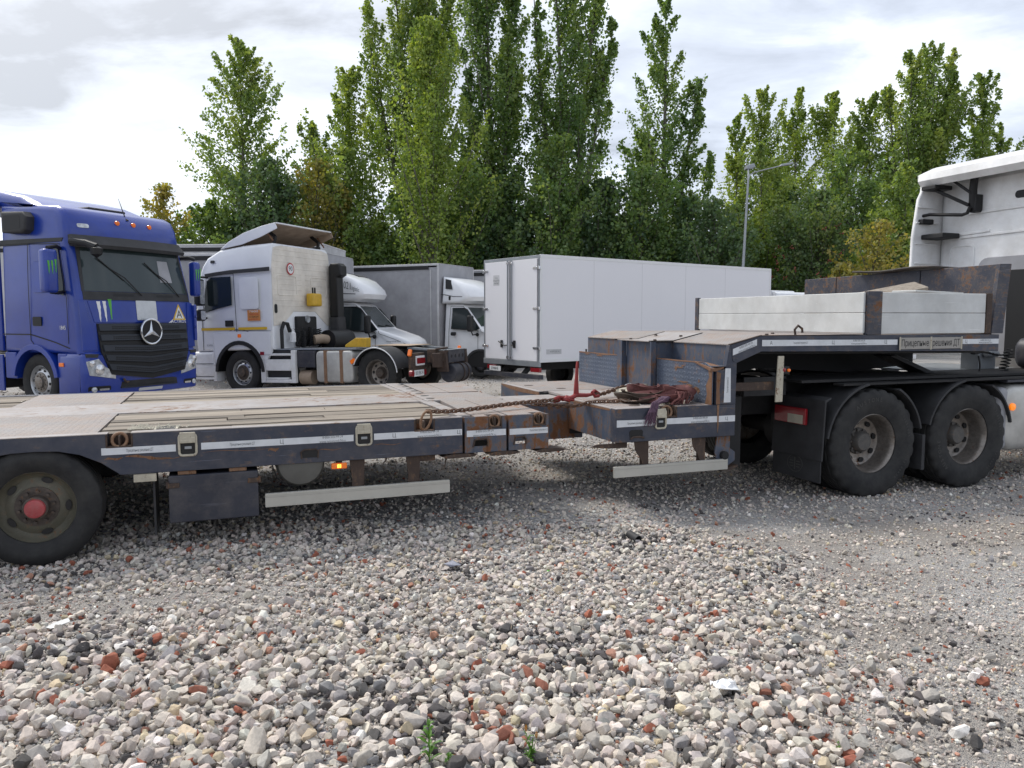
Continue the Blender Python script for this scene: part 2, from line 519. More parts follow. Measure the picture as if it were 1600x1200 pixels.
    def mesh(s, name, mats, smooth=35):
        me = bpy.data.meshes.new(name)
        me.from_pydata(s.v, [], s.f)
        bm = bmesh.new()
        bm.from_mesh(me)
        bmesh.ops.recalc_face_normals(bm, faces=bm.faces)
        bm.to_mesh(me)
        bm.free()
        for m in (mats if isinstance(mats, (list, tuple)) else [mats]):
            me.materials.append(m)
        if smooth:
            me.polygons.foreach_set('use_smooth', [True] * len(me.polygons))
            me.set_sharp_from_angle(angle=R(smooth))
        return me


def link(name, me, parent=None, loc=None, rot=None):
    o = bpy.data.objects.new(name, me)
    COL.objects.link(o)
    if parent is not None:
        o.parent = parent
    if loc is not None:
        o.location = loc
    if rot is not None:
        o.rotation_euler = rot
    return o


def part(name, mb, mat, parent, bevel=0.0, label=None, smooth=35, seg=1, kind=None):
    o = link(name, mb.mesh(name, mat, smooth), parent)
    if bevel:
        b = o.modifiers.new('bevel', 'BEVEL')
        b.width = bevel
        b.segments = seg
        b.limit_method = 'ANGLE'
        b.angle_limit = R(40)
        b.harden_normals = True
    if label:
        o['label'] = label
    if kind:
        o['kind'] = kind
    return o


def tag(o, label, cat, group=None):
    o['label'] = label
    o['category'] = cat
    if group:
        o['group'] = group
    return o


def thing(name, label, cat, loc=(0, 0, 0), rz=0.0, group=None, rx=0.0, ry=0.0):
    o = bpy.data.objects.new(name, None)
    COL.objects.link(o)
    o.location = loc
    o.rotation_euler = (rx, ry, rz)
    o.empty_display_size = 0.2
    return tag(o, label, cat, group)


def inset(poly, d):
    n = len(poly)
    area = sum(poly[i][0] * poly[(i + 1) % n][1] - poly[(i + 1) % n][0] * poly[i][1] for i in range(n))
    sg = 1 if area > 0 else -1
    out = []
    for i in range(n):
        p0, p1, p2 = Vector(poly[i - 1]), Vector(poly[i]), Vector(poly[(i + 1) % n])
        e0, e1 = (p1 - p0).normalized(), (p2 - p1).normalized()
        n0, n1 = Vector((-e0.y, e0.x)) * sg, Vector((-e1.y, e1.x)) * sg
        b = n0 + n1
        k = 1 + n0.dot(n1)
        out.append(tuple(p1 + b * (d / max(k, 0.35))))
    return out


def slab(mb, prof, y0, y1, r=0.06, k=4, ny=6, fn=None):
    """silhouette (x,z) carried across from y0 to y1, its two long edges rounded with radius r"""
    secs = []
    for i in range(k + 1):
        a = PI / 2 * i / k
        secs.append((y0 + r * (1 - math.cos(a)) if False else y0 + r * (1 - math.sin(PI / 2 - a)), r * (1 - math.sin(a))))
    for i in range(1, ny):
        secs.append((y0 + r + (y1 - y0 - 2 * r) * i / ny, 0))
    for i in range(k + 1):
        a = PI / 2 * (1 - i / k)
        secs.append((y1 - r * (1 - math.cos(a)), r * (1 - math.sin(a))))
    n = len(prof)
    v, f = [], []
    for (y, d) in secs:
        q = inset(prof, d) if d > 1e-6 else prof
        v += [(p[0], y, p[1]) for p in q]
    for i in range(len(secs) - 1):
        for j in range(n):
            f.append((i * n + j, i * n + (j + 1) % n, (i + 1) * n + (j + 1) % n, (i + 1) * n + j))
    f.append(tuple(range(n)))
    f.append(tuple((len(secs) - 1) * n + j for j in range(n - 1, -1, -1)))
    if fn:
        v = [fn(*p) for p in v]
    return mb.add(v, f)


def arc(cx, cz, r, a0, a1, n):
    return [(cx + r * math.cos(R(a0 + (a1 - a0) * i / n)), cz + r * math.sin(R(a0 + (a1 - a0) * i / n))) for i in range(n + 1)]


# ------------------------------------------------------------------ wheels (axis along y, outer face towards -y)
WHEELS = {}


def wheel_meshes(key, r, wd, rr, style):
    if key in WHEELS:
        return WHEELS[key]
    h = wd / 2
    sh = 0.03
    prof = [(-h * 0.62, rr * 0.99), (-h * 0.80, rr * 1.01), (-h * 0.93, rr + (r - rr) * 0.22), (-h, rr + (r - rr) * 0.48), (-h * 0.985, rr + (r - rr) * 0.70),
            (-h * 0.93, r - sh * 1.3), (-h * 0.86, r - sh * 0.35), (-h * 0.74, r), (-h * 0.50, r), (-h * 0.47, r - 0.013), (-h * 0.41, r - 0.013), (-h * 0.38, r),
            (-h * 0.06, r), (-h * 0.03, r - 0.013), (h * 0.03, r - 0.013), (h * 0.06, r), (h * 0.38, r), (h * 0.41, r - 0.013), (h * 0.47, r - 0.013), (h * 0.5, r),
            (h * 0.74, r), (h * 0.9, r - sh), (h, rr + (r - rr) * 0.5), (h * 0.8, rr * 1.01), (h * 0.62, rr * 0.99)]
    n = 120 if style in ('dish',) else 72
    if style == 'dish':   # chunky drive tyre: blocks cut into the shoulder
        def mod(k, i, hh, rad):
            if i in (5, 6, 7, 8) and k % 5 in (3, 4):
                return hh * (0.99 if i == 5 else 1), rad - (0.008 if i == 5 else 0.016)
            return hh, rad
    else:
        def mod(k, i, hh, rad):
            if i in (6, 7) and k % 3 == 2:
                return hh, rad - 0.006
            return hh, rad
    ty = MB().lathe(prof, 'y', n, mod=mod)
    rim, hub = MB(), MB()
    hb = 0.0
    if style == 'steer':     # convex disc with hand holes, hub standing out
        rim.lathe([(-h * 0.62, rr * 0.99), (-h * 0.72, rr * 1.015), (-h * 0.74, rr * 0.985), (-h * 0.60, rr * 0.93), (-h * 0.15, rr * 0.885), (-h * 0.42, rr * 0.80),
                   (-h * 0.66, rr * 0.66), (-h * 0.68, rr * 0.36), (-h * 0.68, 0.02)], 'y', 48)
        hub.lathe([(-h * 0.67, rr * 0.60), (-h * 0.75, rr * 0.58), (-h * 0.78, rr * 0.36), (-h * 1.02, rr * 0.33), (-h * 1.05, rr * 0.27), (-h * 1.05, 0.001)], 'y', 24)
        hb = -h * 0.68
        holes = (rr * 0.735, 10, -h * 0.57, rr * 0.075)
    elif style == 'dish':    # outer wheel of a twin pair: deep dish, hub far inside
        rim.lathe([(-h * 0.62, rr * 0.99), (-h * 0.72, rr * 1.02), (-h * 0.74, rr * 0.98), (-h * 0.60, rr * 0.92), (-h * 0.30, rr * 0.885), (h * 0.25, rr * 0.86), (h * 0.42, rr * 0.82),
                   (h * 0.50, rr * 0.72), (h * 0.50, rr * 0.30), (h * 0.5, 0.02)], 'y', 56)
        hub.lathe([(h * 0.49, rr * 0.46), (h * 0.40, rr * 0.45), (h * 0.38, rr * 0.37), (h * 0.0, rr * 0.33), (-h * 0.10, rr * 0.28), (-h * 0.10, 0.001)], 'y', 28)
        hb = h * 0.45
        holes = (rr * 0.665, 8, h * 0.46, rr * 0.105)
    else:                    # 'trailer': shallow disc, slotted, big hub
        rim.lathe([(-h * 0.62, rr * 0.99), (-h * 0.70, rr * 1.02), (-h * 0.72, rr * 0.985), (-h * 0.56, rr * 0.95), (-h * 0.40, rr * 0.90), (-h * 0.30, rr * 0.80), (-h * 0.42, rr * 0.66),
                   (-h * 0.46, rr * 0.60), (-h * 0.46, rr * 0.30), (-h * 0.46, 0.02)], 'y', 56)
        hub.lathe([(-h * 0.45, rr * 0.56), (-h * 0.52, rr * 0.555), (-h * 0.54, rr * 0.33), (-h * 0.95, rr * 0.32), (-h * 1.0, rr * 0.28), (-h * 1.0, 0.001)], 'y', 28)
        hb = -h * 0.54
        holes = (rr * 0.765, 5, -h * 0.335, rr * 0.10)
    # hand holes as dark recessed ovals, wheel nuts
    hr, hn, hy, hs = holes
    ho = MB()
    for i in range(hn):
        a = 2 * PI * (i + 0.3) / hn
        c = Vector((hr * math.cos(a), hy, hr * math.sin(a)))
        tg, rd = Vector((-math.sin(a), 0, math.cos(a))), Vector((math.cos(a), 0, math.sin(a)))
        k = 12
        el = [c + tg * hs * (1.5 if style == 'trailer' else 1.0) * math.cos(2 * PI * j / k) + rd * hs * 0.8 * math.sin(2 * PI * j / k) for j in range(k)]
        ho.add([tuple(p + Vector((0, -0.012, 0))) for p in el] + [tuple(p + Vector((0, 0.004, 0))) for p in el],
               [tuple(range(k))] + [(j, (j + 1) % k, (j + 1) % k + k, j + k) for j in range(k)])
    for i in range(10):
        a = 2 * PI * i / 10
        q = rr * (0.44 if style != 'dish' else 0.40)
        hub.cyl((q * math.cos(a), hb + 0.01, q * math.sin(a)), (q * math.cos(a), hb - 0.028, q * math.sin(a)), rr * 0.045, 6)
    WHEELS[key] = (ty, rim, hub, ho)
    return WHEELS[key]


WCACHE = {}


def wheel(parent, key, r, wd, rr, style, loc, flip=False, spin=0.0, tm='tyre', rm='steel_dish', hm='hub_rust', cap=None):
    ck = (key, tm, rm, hm)
    if ck not in WCACHE:
        ty, rim, hub, ho = wheel_meshes(key, r, wd, rr, style)
        WCACHE[ck] = (ty.mesh('tyre', M[tm], 40), rim.mesh('rim', M[rm], 40), hub.mesh('hub', M[hm], 40), ho.mesh('hand_holes', M['black'], 40))
    a, b, c, d = WCACHE[ck]
    o = link('wheel', a, parent, loc, (0, 0, PI if flip else 0))
    for nm, me in (('rim', b), ('hub', c), ('hand_holes', d)):
        q = link(nm, me, o)
        q.rotation_euler = (0, spin, 0)
    if cap:
        h = wd / 2
        part('hub_cap', MB().lathe([(-h * 0.99, rr * 0.27), (-h * 1.16, rr * 0.25), (-h * 1.2, rr * 0.20), (-h * 1.2, 0.001)], 'y', 24), M[cap], o)
    return o
# ------------------------------------------------------------------ the yard: trailer frame, ground sheet, gravel
TH = math.atan2(0.35306, 0.93560)          # heading of the low-bed across the picture
UX, UY = 0.93560, 0.35306


def tw(x, y, z=0.0):
    """trailer coordinates (x along the trailer, y away from its near side) -> world"""
    v = y + 6.0
    return Vector((x * UX - v * UY, x * UY + v * UX, z))


rng = np.random.default_rng(7)


def sstep(a, b, x):
    t = np.clip((x - a) / (b - a), 0, 1)
    return t * t * (3 - 2 * t)


_w = [(rng.uniform(0, 6.28), rng.uniform(0.5, 2.6), rng.uniform(0, 6.28)) for _ in range(16)]


def gz(x, y):
    x = np.asarray(x, float)
    y = np.asarray(y, float)
    u = x * UX + y * UY
    v = -x * UY + y * UX
    z = -0.12 * sstep(2.6, 5.2, u) * (1 - sstep(11, 15, y)) * sstep(3.5, 5.5, v)
    n = 0
    for a, f, p in _w:
        n = n + np.sin((x * np.cos(a) + y * np.sin(a)) * f + p) / (1.0 + f)
    z = z - 0.13 * sstep(12, 15.5, y) * (1 - sstep(25, 29, y)) * sstep(-8.3, -7.0, x)
    return z + n * 0.011 * (1 - 0.7 * sstep(20, 60, y))


def coarse(x, y):
    """1 where loose coarse stone lies, 0 on the driven, fine surface"""
    x = np.asarray(x, float)
    y = np.asarray(y, float)
    wv = 0.25 * np.sin(y * 2.1 + 1) + 0.18 * np.sin(y * 5.3) + 0.15 * np.sin(x * 4 + y * 3)
    m = 1 - sstep(0.9, 2.1, x + wv - 0.10 * (y - 3))
    tr = np.exp(-(((y - 4.55 - 0.12 * (x + 1.5)) / 0.33) ** 2)) * sstep(-0.9, -1.5, x) * 0.8      # wheel track on the left
    m = m * (1 - tr)
    far = sstep(6.2, 7.5, y)
    return m * (1 - far) + 0.45 * far


def axis_pts(lo, hi, step, far, g=1.22):
    p = list(np.arange(lo, hi + 1e-6, step))
    d = step
    while p[-1] < far:
        d *= g
        p.append(p[-1] + d)
    d = step
    while p[0] > -far:
        d *= g
        p.insert(0, p[0] - d)
    return np.array(p)


gx = axis_pts(-11, 13, 0.12, 900)
gy = axis_pts(0.5, 24, 0.12, 900)
GX, GY = np.meshgrid(gx, gy)
GZ = gz(GX, GY)
nx, ny_ = len(gx), len(gy)
verts = np.stack([GX.ravel(), GY.ravel(), GZ.ravel()], 1)
ii = np.arange(nx * ny_).reshape(ny_, nx)
quads = np.stack([ii[:-1, :-1].ravel(), ii[:-1, 1:].ravel(), ii[1:, 1:].ravel(), ii[1:, :-1].ravel()], 1)
gm = bpy.data.meshes.new('ground')
gm.vertices.add(len(verts))
gm.vertices.foreach_set('co', verts.ravel())
gm.loops.add(quads.size)
gm.loops.foreach_set('vertex_index', quads.ravel())
gm.polygons.add(len(quads))
gm.polygons.foreach_set('loop_start', np.arange(len(quads)) * 4)
gm.polygons.foreach_set('loop_total', np.full(len(quads), 4))
gm.polygons.foreach_set('use_smooth', np.ones(len(quads), bool))
gm.update()
ca = gm.attributes.new('coarse', 'FLOAT', 'POINT')
ca.data.foreach_set('value', coarse(GX, GY).ravel())
m, t, b = mat_new('gravel_ground')
o = t.obj()
cr = t.n('Attribute', _attribute_name='coarse').outputs['Fac']


def cells(scale):
    vn = t.n('TexVoronoi', Vector=o, Scale=scale, Randomness=1.0)
    r = t.sep(vn.outputs['Color'])
    col = t.ramp(r[0], [(0.0, (0.30, 0.30, 0.31)), (0.18, (0.42, 0.40, 0.37)), (0.42, (0.36, 0.36, 0.36)), (0.62, (0.50, 0.48, 0.45)), (0.84, (0.26, 0.27, 0.29)),
                        (0.90, (0.09, 0.085, 0.085)), (0.94, (0.34, 0.13, 0.085)), (0.965, (0.56, 0.54, 0.50))], 'CONSTANT')
    h = t.ramp(vn.outputs['Distance'], [(0.0, 1.0), (0.7, 0.0)])
    return col, h, vn.outputs['Distance']


ca1, h1, d1 = cells(27)
ca2, h2, d2 = cells(60)
ca3, h3, d3 = cells(150)
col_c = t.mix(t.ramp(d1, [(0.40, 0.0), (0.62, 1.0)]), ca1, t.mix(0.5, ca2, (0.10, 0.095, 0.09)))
col_f = t.mix(t.ramp(t.noise(o, 7, 5, 0.7), [(0.45, 0.0), (0.6, 1.0)]), ca3, ca2)
dirt = t.noise(o, 0.75, 6, 0.62)
col_f = t.mix(t.math('MULTIPLY', t.ramp(dirt, [(0.38, 0.15), (0.60, 1.0)]), 0.85), col_f, t.mix(t.noise(o, 40, 4, 0.7), (0.175, 0.152, 0.13), (0.32, 0.29, 0.258)))
base = t.mix(cr, col_f, col_c)
big = t.noise(o, 0.33, 5, 0.6)
base = t.mix(1.0, base, t.ramp(big, [(0.3, 0.95), (0.7, 1.22)]), 'MULTIPLY')
t.set(b.inputs['Base Color'], base)
b.inputs['Roughness'].default_value = 0.92
hh = t.mix(cr, t.math('ADD', t.math('MULTIPLY', h2, 0.5), t.math('MULTIPLY', h3, 0.35)), t.math('ADD', h1, t.math('MULTIPLY', h2, 0.4)))
t.set(b.inputs['Normal'], t.n('Bump', Strength=0.9, Distance=0.02, Height=hh).outputs[0])
gm.materials.append(m)
ground = link('ground', gm)
ground['kind'] = 'structure'
ground['label'] = 'grey crushed stone yard with red brick bits and dusty driven patches'

# ---- stone colours
PAL = [((0.47, 0.435, 0.395), 38), ((0.56, 0.515, 0.465), 30), ((0.37, 0.352, 0.338), 18), ((0.25, 0.25, 0.255), 6), ((0.085, 0.08, 0.082), 3), ((0.28, 0.105, 0.07), 2.0), ((0.40, 0.22, 0.16), 1.5),
       ((0.68, 0.665, 0.63), 6), ((0.50, 0.43, 0.31), 4)]
PC = np.array([p[0] for p in PAL])
PW = np.array([p[1] for p in PAL], float)
PW /= PW.sum()


def stone_cols(x, y, rg):
    n = len(x)
    # dark clinker and red brick come in clusters
    k = np.sin(x * 2.7 + 1.3 * np.sin(y * 1.9)) * np.sin(y * 3.1 + 0.7 * np.sin(x * 2.2) + 2)
    q = np.sin(x * 3.4 + 2 + np.sin(y * 2.7)) * np.sin(y * 2.3 + 1.1 * np.sin(x * 1.7))
    pick = rg.choice(len(PAL), n, p=PW)
    dk = (k > 0.62) & (rg.random(n) < 0.24)
    rd = (q > 0.66) & (rg.random(n) < 0.08)
    pick[dk] = 4
    pick[rd] = 5
    c = PC[pick] * rg.uniform(0.82, 1.14, (n, 1)) * rg.uniform(0.97, 1.03, (n, 3))
    return np.clip(c * np.array([1.14, 1.10, 1.06]), 0, 0.85)


def stone_material(name, single):
    m, t, b = mat_new(name)
    o = t.obj()
    if single:
        c = t.n('ObjectInfo').outputs['Color']
    else:
        c = t.n('Attribute', _attribute_name='tint', _attribute_type='INSTANCER').outputs['Color']
    pos = t.n('NewGeometry').outputs['Position']
    n1 = t.noise(pos, 55, 5, 0.7)
    n2 = t.noise(pos, 190, 3, 0.7)
    f = t.math('ADD', t.math('MULTIPLY', t.ramp(n1, [(0.3, 0.0), (0.7, 1.0)]), 0.42), t.math('MULTIPLY', n2, 0.25))
    k = t.math('ADD', f, 0.66)
    t.set(b.inputs['Base Color'], t.mix(1.0, c, t.n('CombineXYZ', X=k, Y=k, Z=k).outputs[0], 'MULTIPLY'))
    b.inputs['Roughness'].default_value = 0.88
    b.inputs['Specular IOR Level'].default_value = 0.3
    t.set(b.inputs['Normal'], t.n('Bump', Strength=0.5, Distance=0.006, Height=t.math('ADD', n1, t.math('MULTIPLY', n2, 0.5))).outputs[0])
    return m


M['stone_i'] = stone_material('crushed_stone', False)
M['stone_s'] = stone_material('single_crushed_stone', True)


def hull_stone(seed, npts=15, flat=0.68):
    rg = np.random.default_rng(seed)
    p = rg.normal(size=(npts, 3))
    p /= np.linalg.norm(p, axis=1)[:, None]
    p *= rg.uniform(0.72, 1.0, (npts, 1))
    p = np.sign(p) * np.abs(p) ** 0.8
    p *= np.array([1.0, rg.uniform(0.62, 0.92), rg.uniform(flat - 0.16, flat + 0.1)])
    bm = bmesh.new()
    for q in p:
        bm.verts.new(q)
    bmesh.ops.convex_hull(bm, input=bm.verts)
    bmesh.ops.delete(bm, geom=[v for v in bm.verts if not v.link_faces], context='VERTS')
    return bm


STONES = []
for i in range(16):
    bm = hull_stone(100 + i, 16)
    bmesh.ops.bevel(bm, geom=bm.edges[:], offset=0.05, segments=1, affect='EDGES', clamp_overlap=True)
    bmesh.ops.recalc_face_normals(bm, faces=bm.faces)
    me = bpy.data.meshes.new('stone')
    bm.to_mesh(me)
    bm.free()
    me.materials.append(M['stone_s'])
    STONES.append(me)

# ---- the largest stones in the foreground, one object each
rs = np.random.default_rng(21)
spots = []
tries = 0
while len(spots) < 290 and tries < 20000:
    tries += 1
    y = rs.uniform(2.75, 5.6) if rs.random() < 0.8 else rs.uniform(2.75, 3.8)
    x = rs.uniform(-0.72 * y - 0.1, 0.72 * y + 0.1)
    c = float(coarse(x, y))
    if rs.random() > 0.06 + 0.94 * c:
        continue
    r = rs.uniform(0.034, 0.058) * (1.12 if y < 3.6 else (1.0 if y < 4.2 else 0.72)) * (0.8 + 0.2 * c)
    if rs.random() < 0.06:
        r *= 1.35
    if any((x - a) ** 2 + (y - b_) ** 2 < (0.85 * (r + q)) ** 2 for a, b_, q in spots):
        continue
    spots.append((x, y, r))
sc_ = stone_cols(np.array([p[0] for p in spots]), np.array([p[1] for p in spots]), rs)
for (x, y, r), c in zip(spots, sc_):
    o = link('stone', STONES[rs.integers(16)], ground)
    o.location = (x, y, float(gz(x, y)) + r * rs.uniform(0.25, 0.5))
    o.rotation_euler = (rs.normal(0, 0.35), rs.normal(0, 0.35), rs.uniform(0, 6.28))
    o.scale = (r, r * rs.uniform(0.8, 1.1), r * rs.uniform(0.8, 1.1))
    o.color = (*c, 1)

# ---- the rest of the gravel: points carrying size, turn and colour, with hull stones instanced on them
def scatter(n, ylo, yhi, rlo, rhi, dens, sink=(0.0, 0.5), pw=1.6):
    y = rng.uniform(ylo, yhi, n)
    hw = 0.80 * y + 1.9
    hm_ = 0.80 * yhi + 1.9
    x = rng.uniform(-hm_, hm_, n)
    k = (np.abs(x) < hw) & (rng.random(n) < dens(x, y))
    x, y = x[k], y[k]
    n = len(x)
    r = (rlo + (rhi - rlo) * rng.random(n) ** pw) * (1 - 0.30 * sstep(3.1, 4.8, y))
    z = gz(x, y) + r * rng.uniform(*sink, n)
    return x, y, z, r


AREA = lambda a, b_: (b_ - a) * 2 * (0.80 * b_ + 1.9)
dc = lambda x, y: coarse(x, y)
df = lambda x, y: 0.36 + 0.64 * coarse(x, y)
df2 = lambda x, y: 0.5 + 0.5 * coarse(x, y)
sets = [scatter(int(680 * AREA(2, 6.3)), 2, 6.3, 0.019, 0.043, lambda x, y: 0.07 + 0.93 * dc(x, y), (0.1, 1.0)),
        scatter(int(1150 * AREA(2, 6.3)), 2, 6.3, 0.009, 0.019, df, (0.0, 0.9)),
        scatter(int(2600 * AREA(2, 5.2)), 2, 5.2, 0.004, 0.010, df2, (0.0, 0.7)),
        scatter(int(900 * AREA(2, 6.6)), 2, 6.6, 0.005, 0.017, lambda x, y: (1 - dc(x, y)) * (0.55 + 0.45 * np.sin(x * 5 + 2 * np.sin(y * 3))), (-0.3, 0.35), 2.2),
        scatter(int(420 * AREA(6.3, 9.5)), 6.3, 9.5, 0.006, 0.016, lambda x, y: (x > 1.0) * 0.8, (-0.3, 0.35), 2.0),
        scatter(int(280 * AREA(6.3, 13.5)), 6.3, 13.5, 0.018, 0.040, lambda x, y: 0.25 + 0.75 * dc(x, y), (0.0, 0.7)),
        scatter(int(360 * AREA(6.3, 11)), 6.3, 11, 0.010, 0.020, df2, (0.0, 0.6)),
        scatter(int(40 * AREA(13.5, 24)), 13.5, 24, 0.022, 0.05, lambda x, y: 0.6 + 0 * x, (0.0, 0.5))]
X, Y, Z, RR = [np.concatenate([s_[i] for s_ in sets]) for i in range(4)]
NP = len(X)
pm = bpy.data.meshes.new('gravel')
pm.vertices.add(NP)
pm.vertices.foreach_set('co', np.stack([X, Y, Z], 1).astype(np.float32).ravel())
at = pm.attributes.new('scl', 'FLOAT_VECTOR', 'POINT')
at.data.foreach_set('vector', (RR[:, None] * rng.uniform(0.78, 1.15, (NP, 3))).astype(np.float32).ravel())
at = pm.attributes.new('turn', 'FLOAT_VECTOR', 'POINT')
at.data.foreach_set('vector', np.stack([rng.normal(0, 0.5, NP), rng.normal(0, 0.5, NP), rng.uniform(0, 6.28, NP)], 1).astype(np.float32).ravel())
at = pm.attributes.new('tint', 'FLOAT_COLOR', 'POINT')
at.data.foreach_set('color', np.concatenate([stone_cols(X, Y, rng), np.ones((NP, 1))], 1).astype(np.float32).ravel())
at = pm.attributes.new('which', 'INT', 'POINT')
at.data.foreach_set('value', rng.integers(0, 12, NP).astype(np.int32))
pm.update()
gravel = link('gravel', pm)
gravel['kind'] = 'stuff'
gravel['label'] = 'loose crushed stones and red brick chips spread over the yard'
ng = bpy.data.node_groups.new('gravel_instances', 'GeometryNodeTree')
ng.interface.new_socket('Geometry', in_out='INPUT', socket_type='NodeSocketGeometry')
ng.interface.new_socket('Geometry', in_out='OUTPUT', socket_type='NodeSocketGeometry')
L = ng.links.new
gi = ng.nodes.new('NodeGroupInput')
go = ng.nodes.new('NodeGroupOutput')
jn = ng.nodes.new('GeometryNodeJoinGeometry')
for i in range(12):
    pn = ng.nodes.new('GeometryNodePoints')
    pn.inputs['Count'].default_value = 18
    rv = ng.nodes.new('FunctionNodeRandomValue')
    rv.data_type = 'FLOAT_VECTOR'
    rv.inputs[0].default_value = (-1, -1, -1)
    rv.inputs[1].default_value = (1, 1, 1)
    for sck in rv.inputs:
        if sck.name == 'Seed':
            sck.default_value = 40 + i
    nrm = ng.nodes.new('ShaderNodeVectorMath')
    nrm.operation = 'NORMALIZE'
    L(rv.outputs[0], nrm.inputs[0])
    mul = ng.nodes.new('ShaderNodeVectorMath')
    mul.operation = 'MULTIPLY'
    rr_ = random.Random(i)
    mul.inputs[1].default_value = (1.0, rr_.uniform(0.6, 0.95), rr_.uniform(0.5, 0.8))
    L(nrm.outputs[0], mul.inputs[0])
    L(mul.outputs[0], pn.inputs['Position'])
    ch = ng.nodes.new('GeometryNodeConvexHull')
    L(pn.outputs[0], ch.inputs[0])
    sm = ng.nodes.new('GeometryNodeSetMaterial')
    sm.inputs['Material'].default_value = M['stone_i']
    L(ch.outputs[0], sm.inputs[0])
    ti = ng.nodes.new('GeometryNodeGeometryToInstance')
    L(sm.outputs[0], ti.inputs[0])
    L(ti.outputs[0], jn.inputs[0])
iop = ng.nodes.new('GeometryNodeInstanceOnPoints')
L(gi.outputs[0], iop.inputs['Points'])
L(jn.outputs[0], iop.inputs['Instance'])
iop.inputs['Pick Instance'].default_value = True


def attr(nm, ty):
    nd = ng.nodes.new('GeometryNodeInputNamedAttribute')
    nd.data_type = ty
    nd.inputs['Name'].default_value = nm
    return nd.outputs[0]


L(attr('which', 'INT'), iop.inputs['Instance Index'])
L(attr('turn', 'FLOAT_VECTOR'), iop.inputs['Rotation'])
L(attr('scl', 'FLOAT_VECTOR'), iop.inputs['Scale'])
L(iop.outputs[0], go.inputs[0])
md = gravel.modifiers.new('stones', 'NODES')
md.node_group = ng
# ------------------------------------------------------------------ the low-bed trailer (local x along it, y away from the camera side)
tl = thing('lowbed_trailer', 'long dark blue low-bed trailer with plank deck and raised gooseneck in the foreground', 'trailer', tw(0, 0, 0), TH)
DZ = 0.90
YF = 3.42
# near side rail of the rear deck with wheel arch
ar = arc(-1.24, 0.30, 0.51, 12, 168, 16)
ar = [(x, z) for x, z in ar]
prof = [(-5.2, 0.62), (-1.80, 0.62)] + [(x, z + 0.02) for x, z in arc(-1.24, 0.42, 0.50, 155, 24, 18)] + [(-0.72, 0.615), (1.83, 0.605), (1.83, DZ), (-5.2, DZ)]
# cut-outs for the lashing pockets leave the rail as plates: build it in runs between them
RX = [-0.70, 1.51]


def rail_piece(x0, x1, z0, z1, y0=0.0, y1=0.10):
    return MB().box(x0, x1, y0, y1, z0, z1)


# upper band (interrupted at ring pockets), lower band (profile with arch)
mb = MB()
segs = [(-5.2, -0.775), (-0.625, 1.435), (1.585, 1.83)]
for a, b_ in segs:
    mb.box(a, b_, 0.0, 0.10, 0.805, DZ)
low = [(-5.2, 0.62), (-1.80, 0.62)] + arc(-1.24, 0.44, 0.46, 157, 23, 18) + [(-0.78, 0.612), (-0.72, 0.605), (1.83, 0.605), (1.83, 0.8045), (-5.2, 0.8045)]
low = [p if p[1] < 0.85 else (p[0], 0.85) for p in low]
low2 = [(-5.2, DZ), (-5.2, 0.62), (-1.76, 0.62), (-1.66, 0.70), (-1.52, 0.775), (-1.36, 0.799), (-1.22, 0.803), (-1.08, 0.797), (-0.95, 0.765), (-0.82, 0.70), (-0.70, 0.607), (1.83, 0.605), (1.83, DZ), (1.585, DZ), (1.585, 0.803), (1.435, 0.803), (1.435, DZ), (-0.625, DZ), (-0.625, 0.803), (-0.775, 0.803), (-0.775, DZ)]
mb = MB().prism(low2, 'y', 0.0, 0.10)
part('side_rail', mb, M['navy'], tl, 0.004)
# worn pale top edge strip of the rail
mb = MB()
for a, b_ in segs:
    mb.box(a, b_, 0.0015, 0.0985, DZ + 0.0005, DZ + 0.006)
part('rail_top', mb, M['deckpaint'], tl)
# far rail and cross members
part('far_rail', MB().box(-5.2, 2.2, YF - 0.10, YF, 0.62, DZ), M['navy'], tl, 0.004)
for i, x in enumerate(np.arange(-4.8, 1.8, 0.62)):
    part('cross_member', MB().box(x - 0.04, x + 0.04, 0.102, YF - 0.102, 0.70, 0.845), M['dark'], tl)
for y in (1.05, 1.70):
    part('main_beam', MB().box(-5.2, 2.55, y - 0.09, y + 0.09, 0.48, 0.842), M['dark'], tl)
part('deck_underplate', MB().box(-5.2, 1.82, 0.102, YF - 0.102, 0.846, 0.852), M['dark'], tl)

YC0, YC1 = 1.30, 2.08          # centre steel strip
# steel deck areas
part('tread_plate', MB().box(-5.2, -0.852, 0.105, YC0 - 0.004, 0.853, DZ + 0.002), M['tread_top'], tl, 0.002, label='large worn chequer plate above the near wheel')
part('tread_plate', MB().box(-1.82, -0.925, YC1 + 0.012, YF - 0.105, 0.853, DZ + 0.002), M['tread_top'], tl, 0.002, label='chequer plate on the far side between two plank fields')
part('center_plate', MB().box(-5.2, 1.79, YC0, YC1, 0.853, DZ + 0.003), M['deckpaint'], tl, 0.002)
# planks, one object each
rp = random.Random(4)


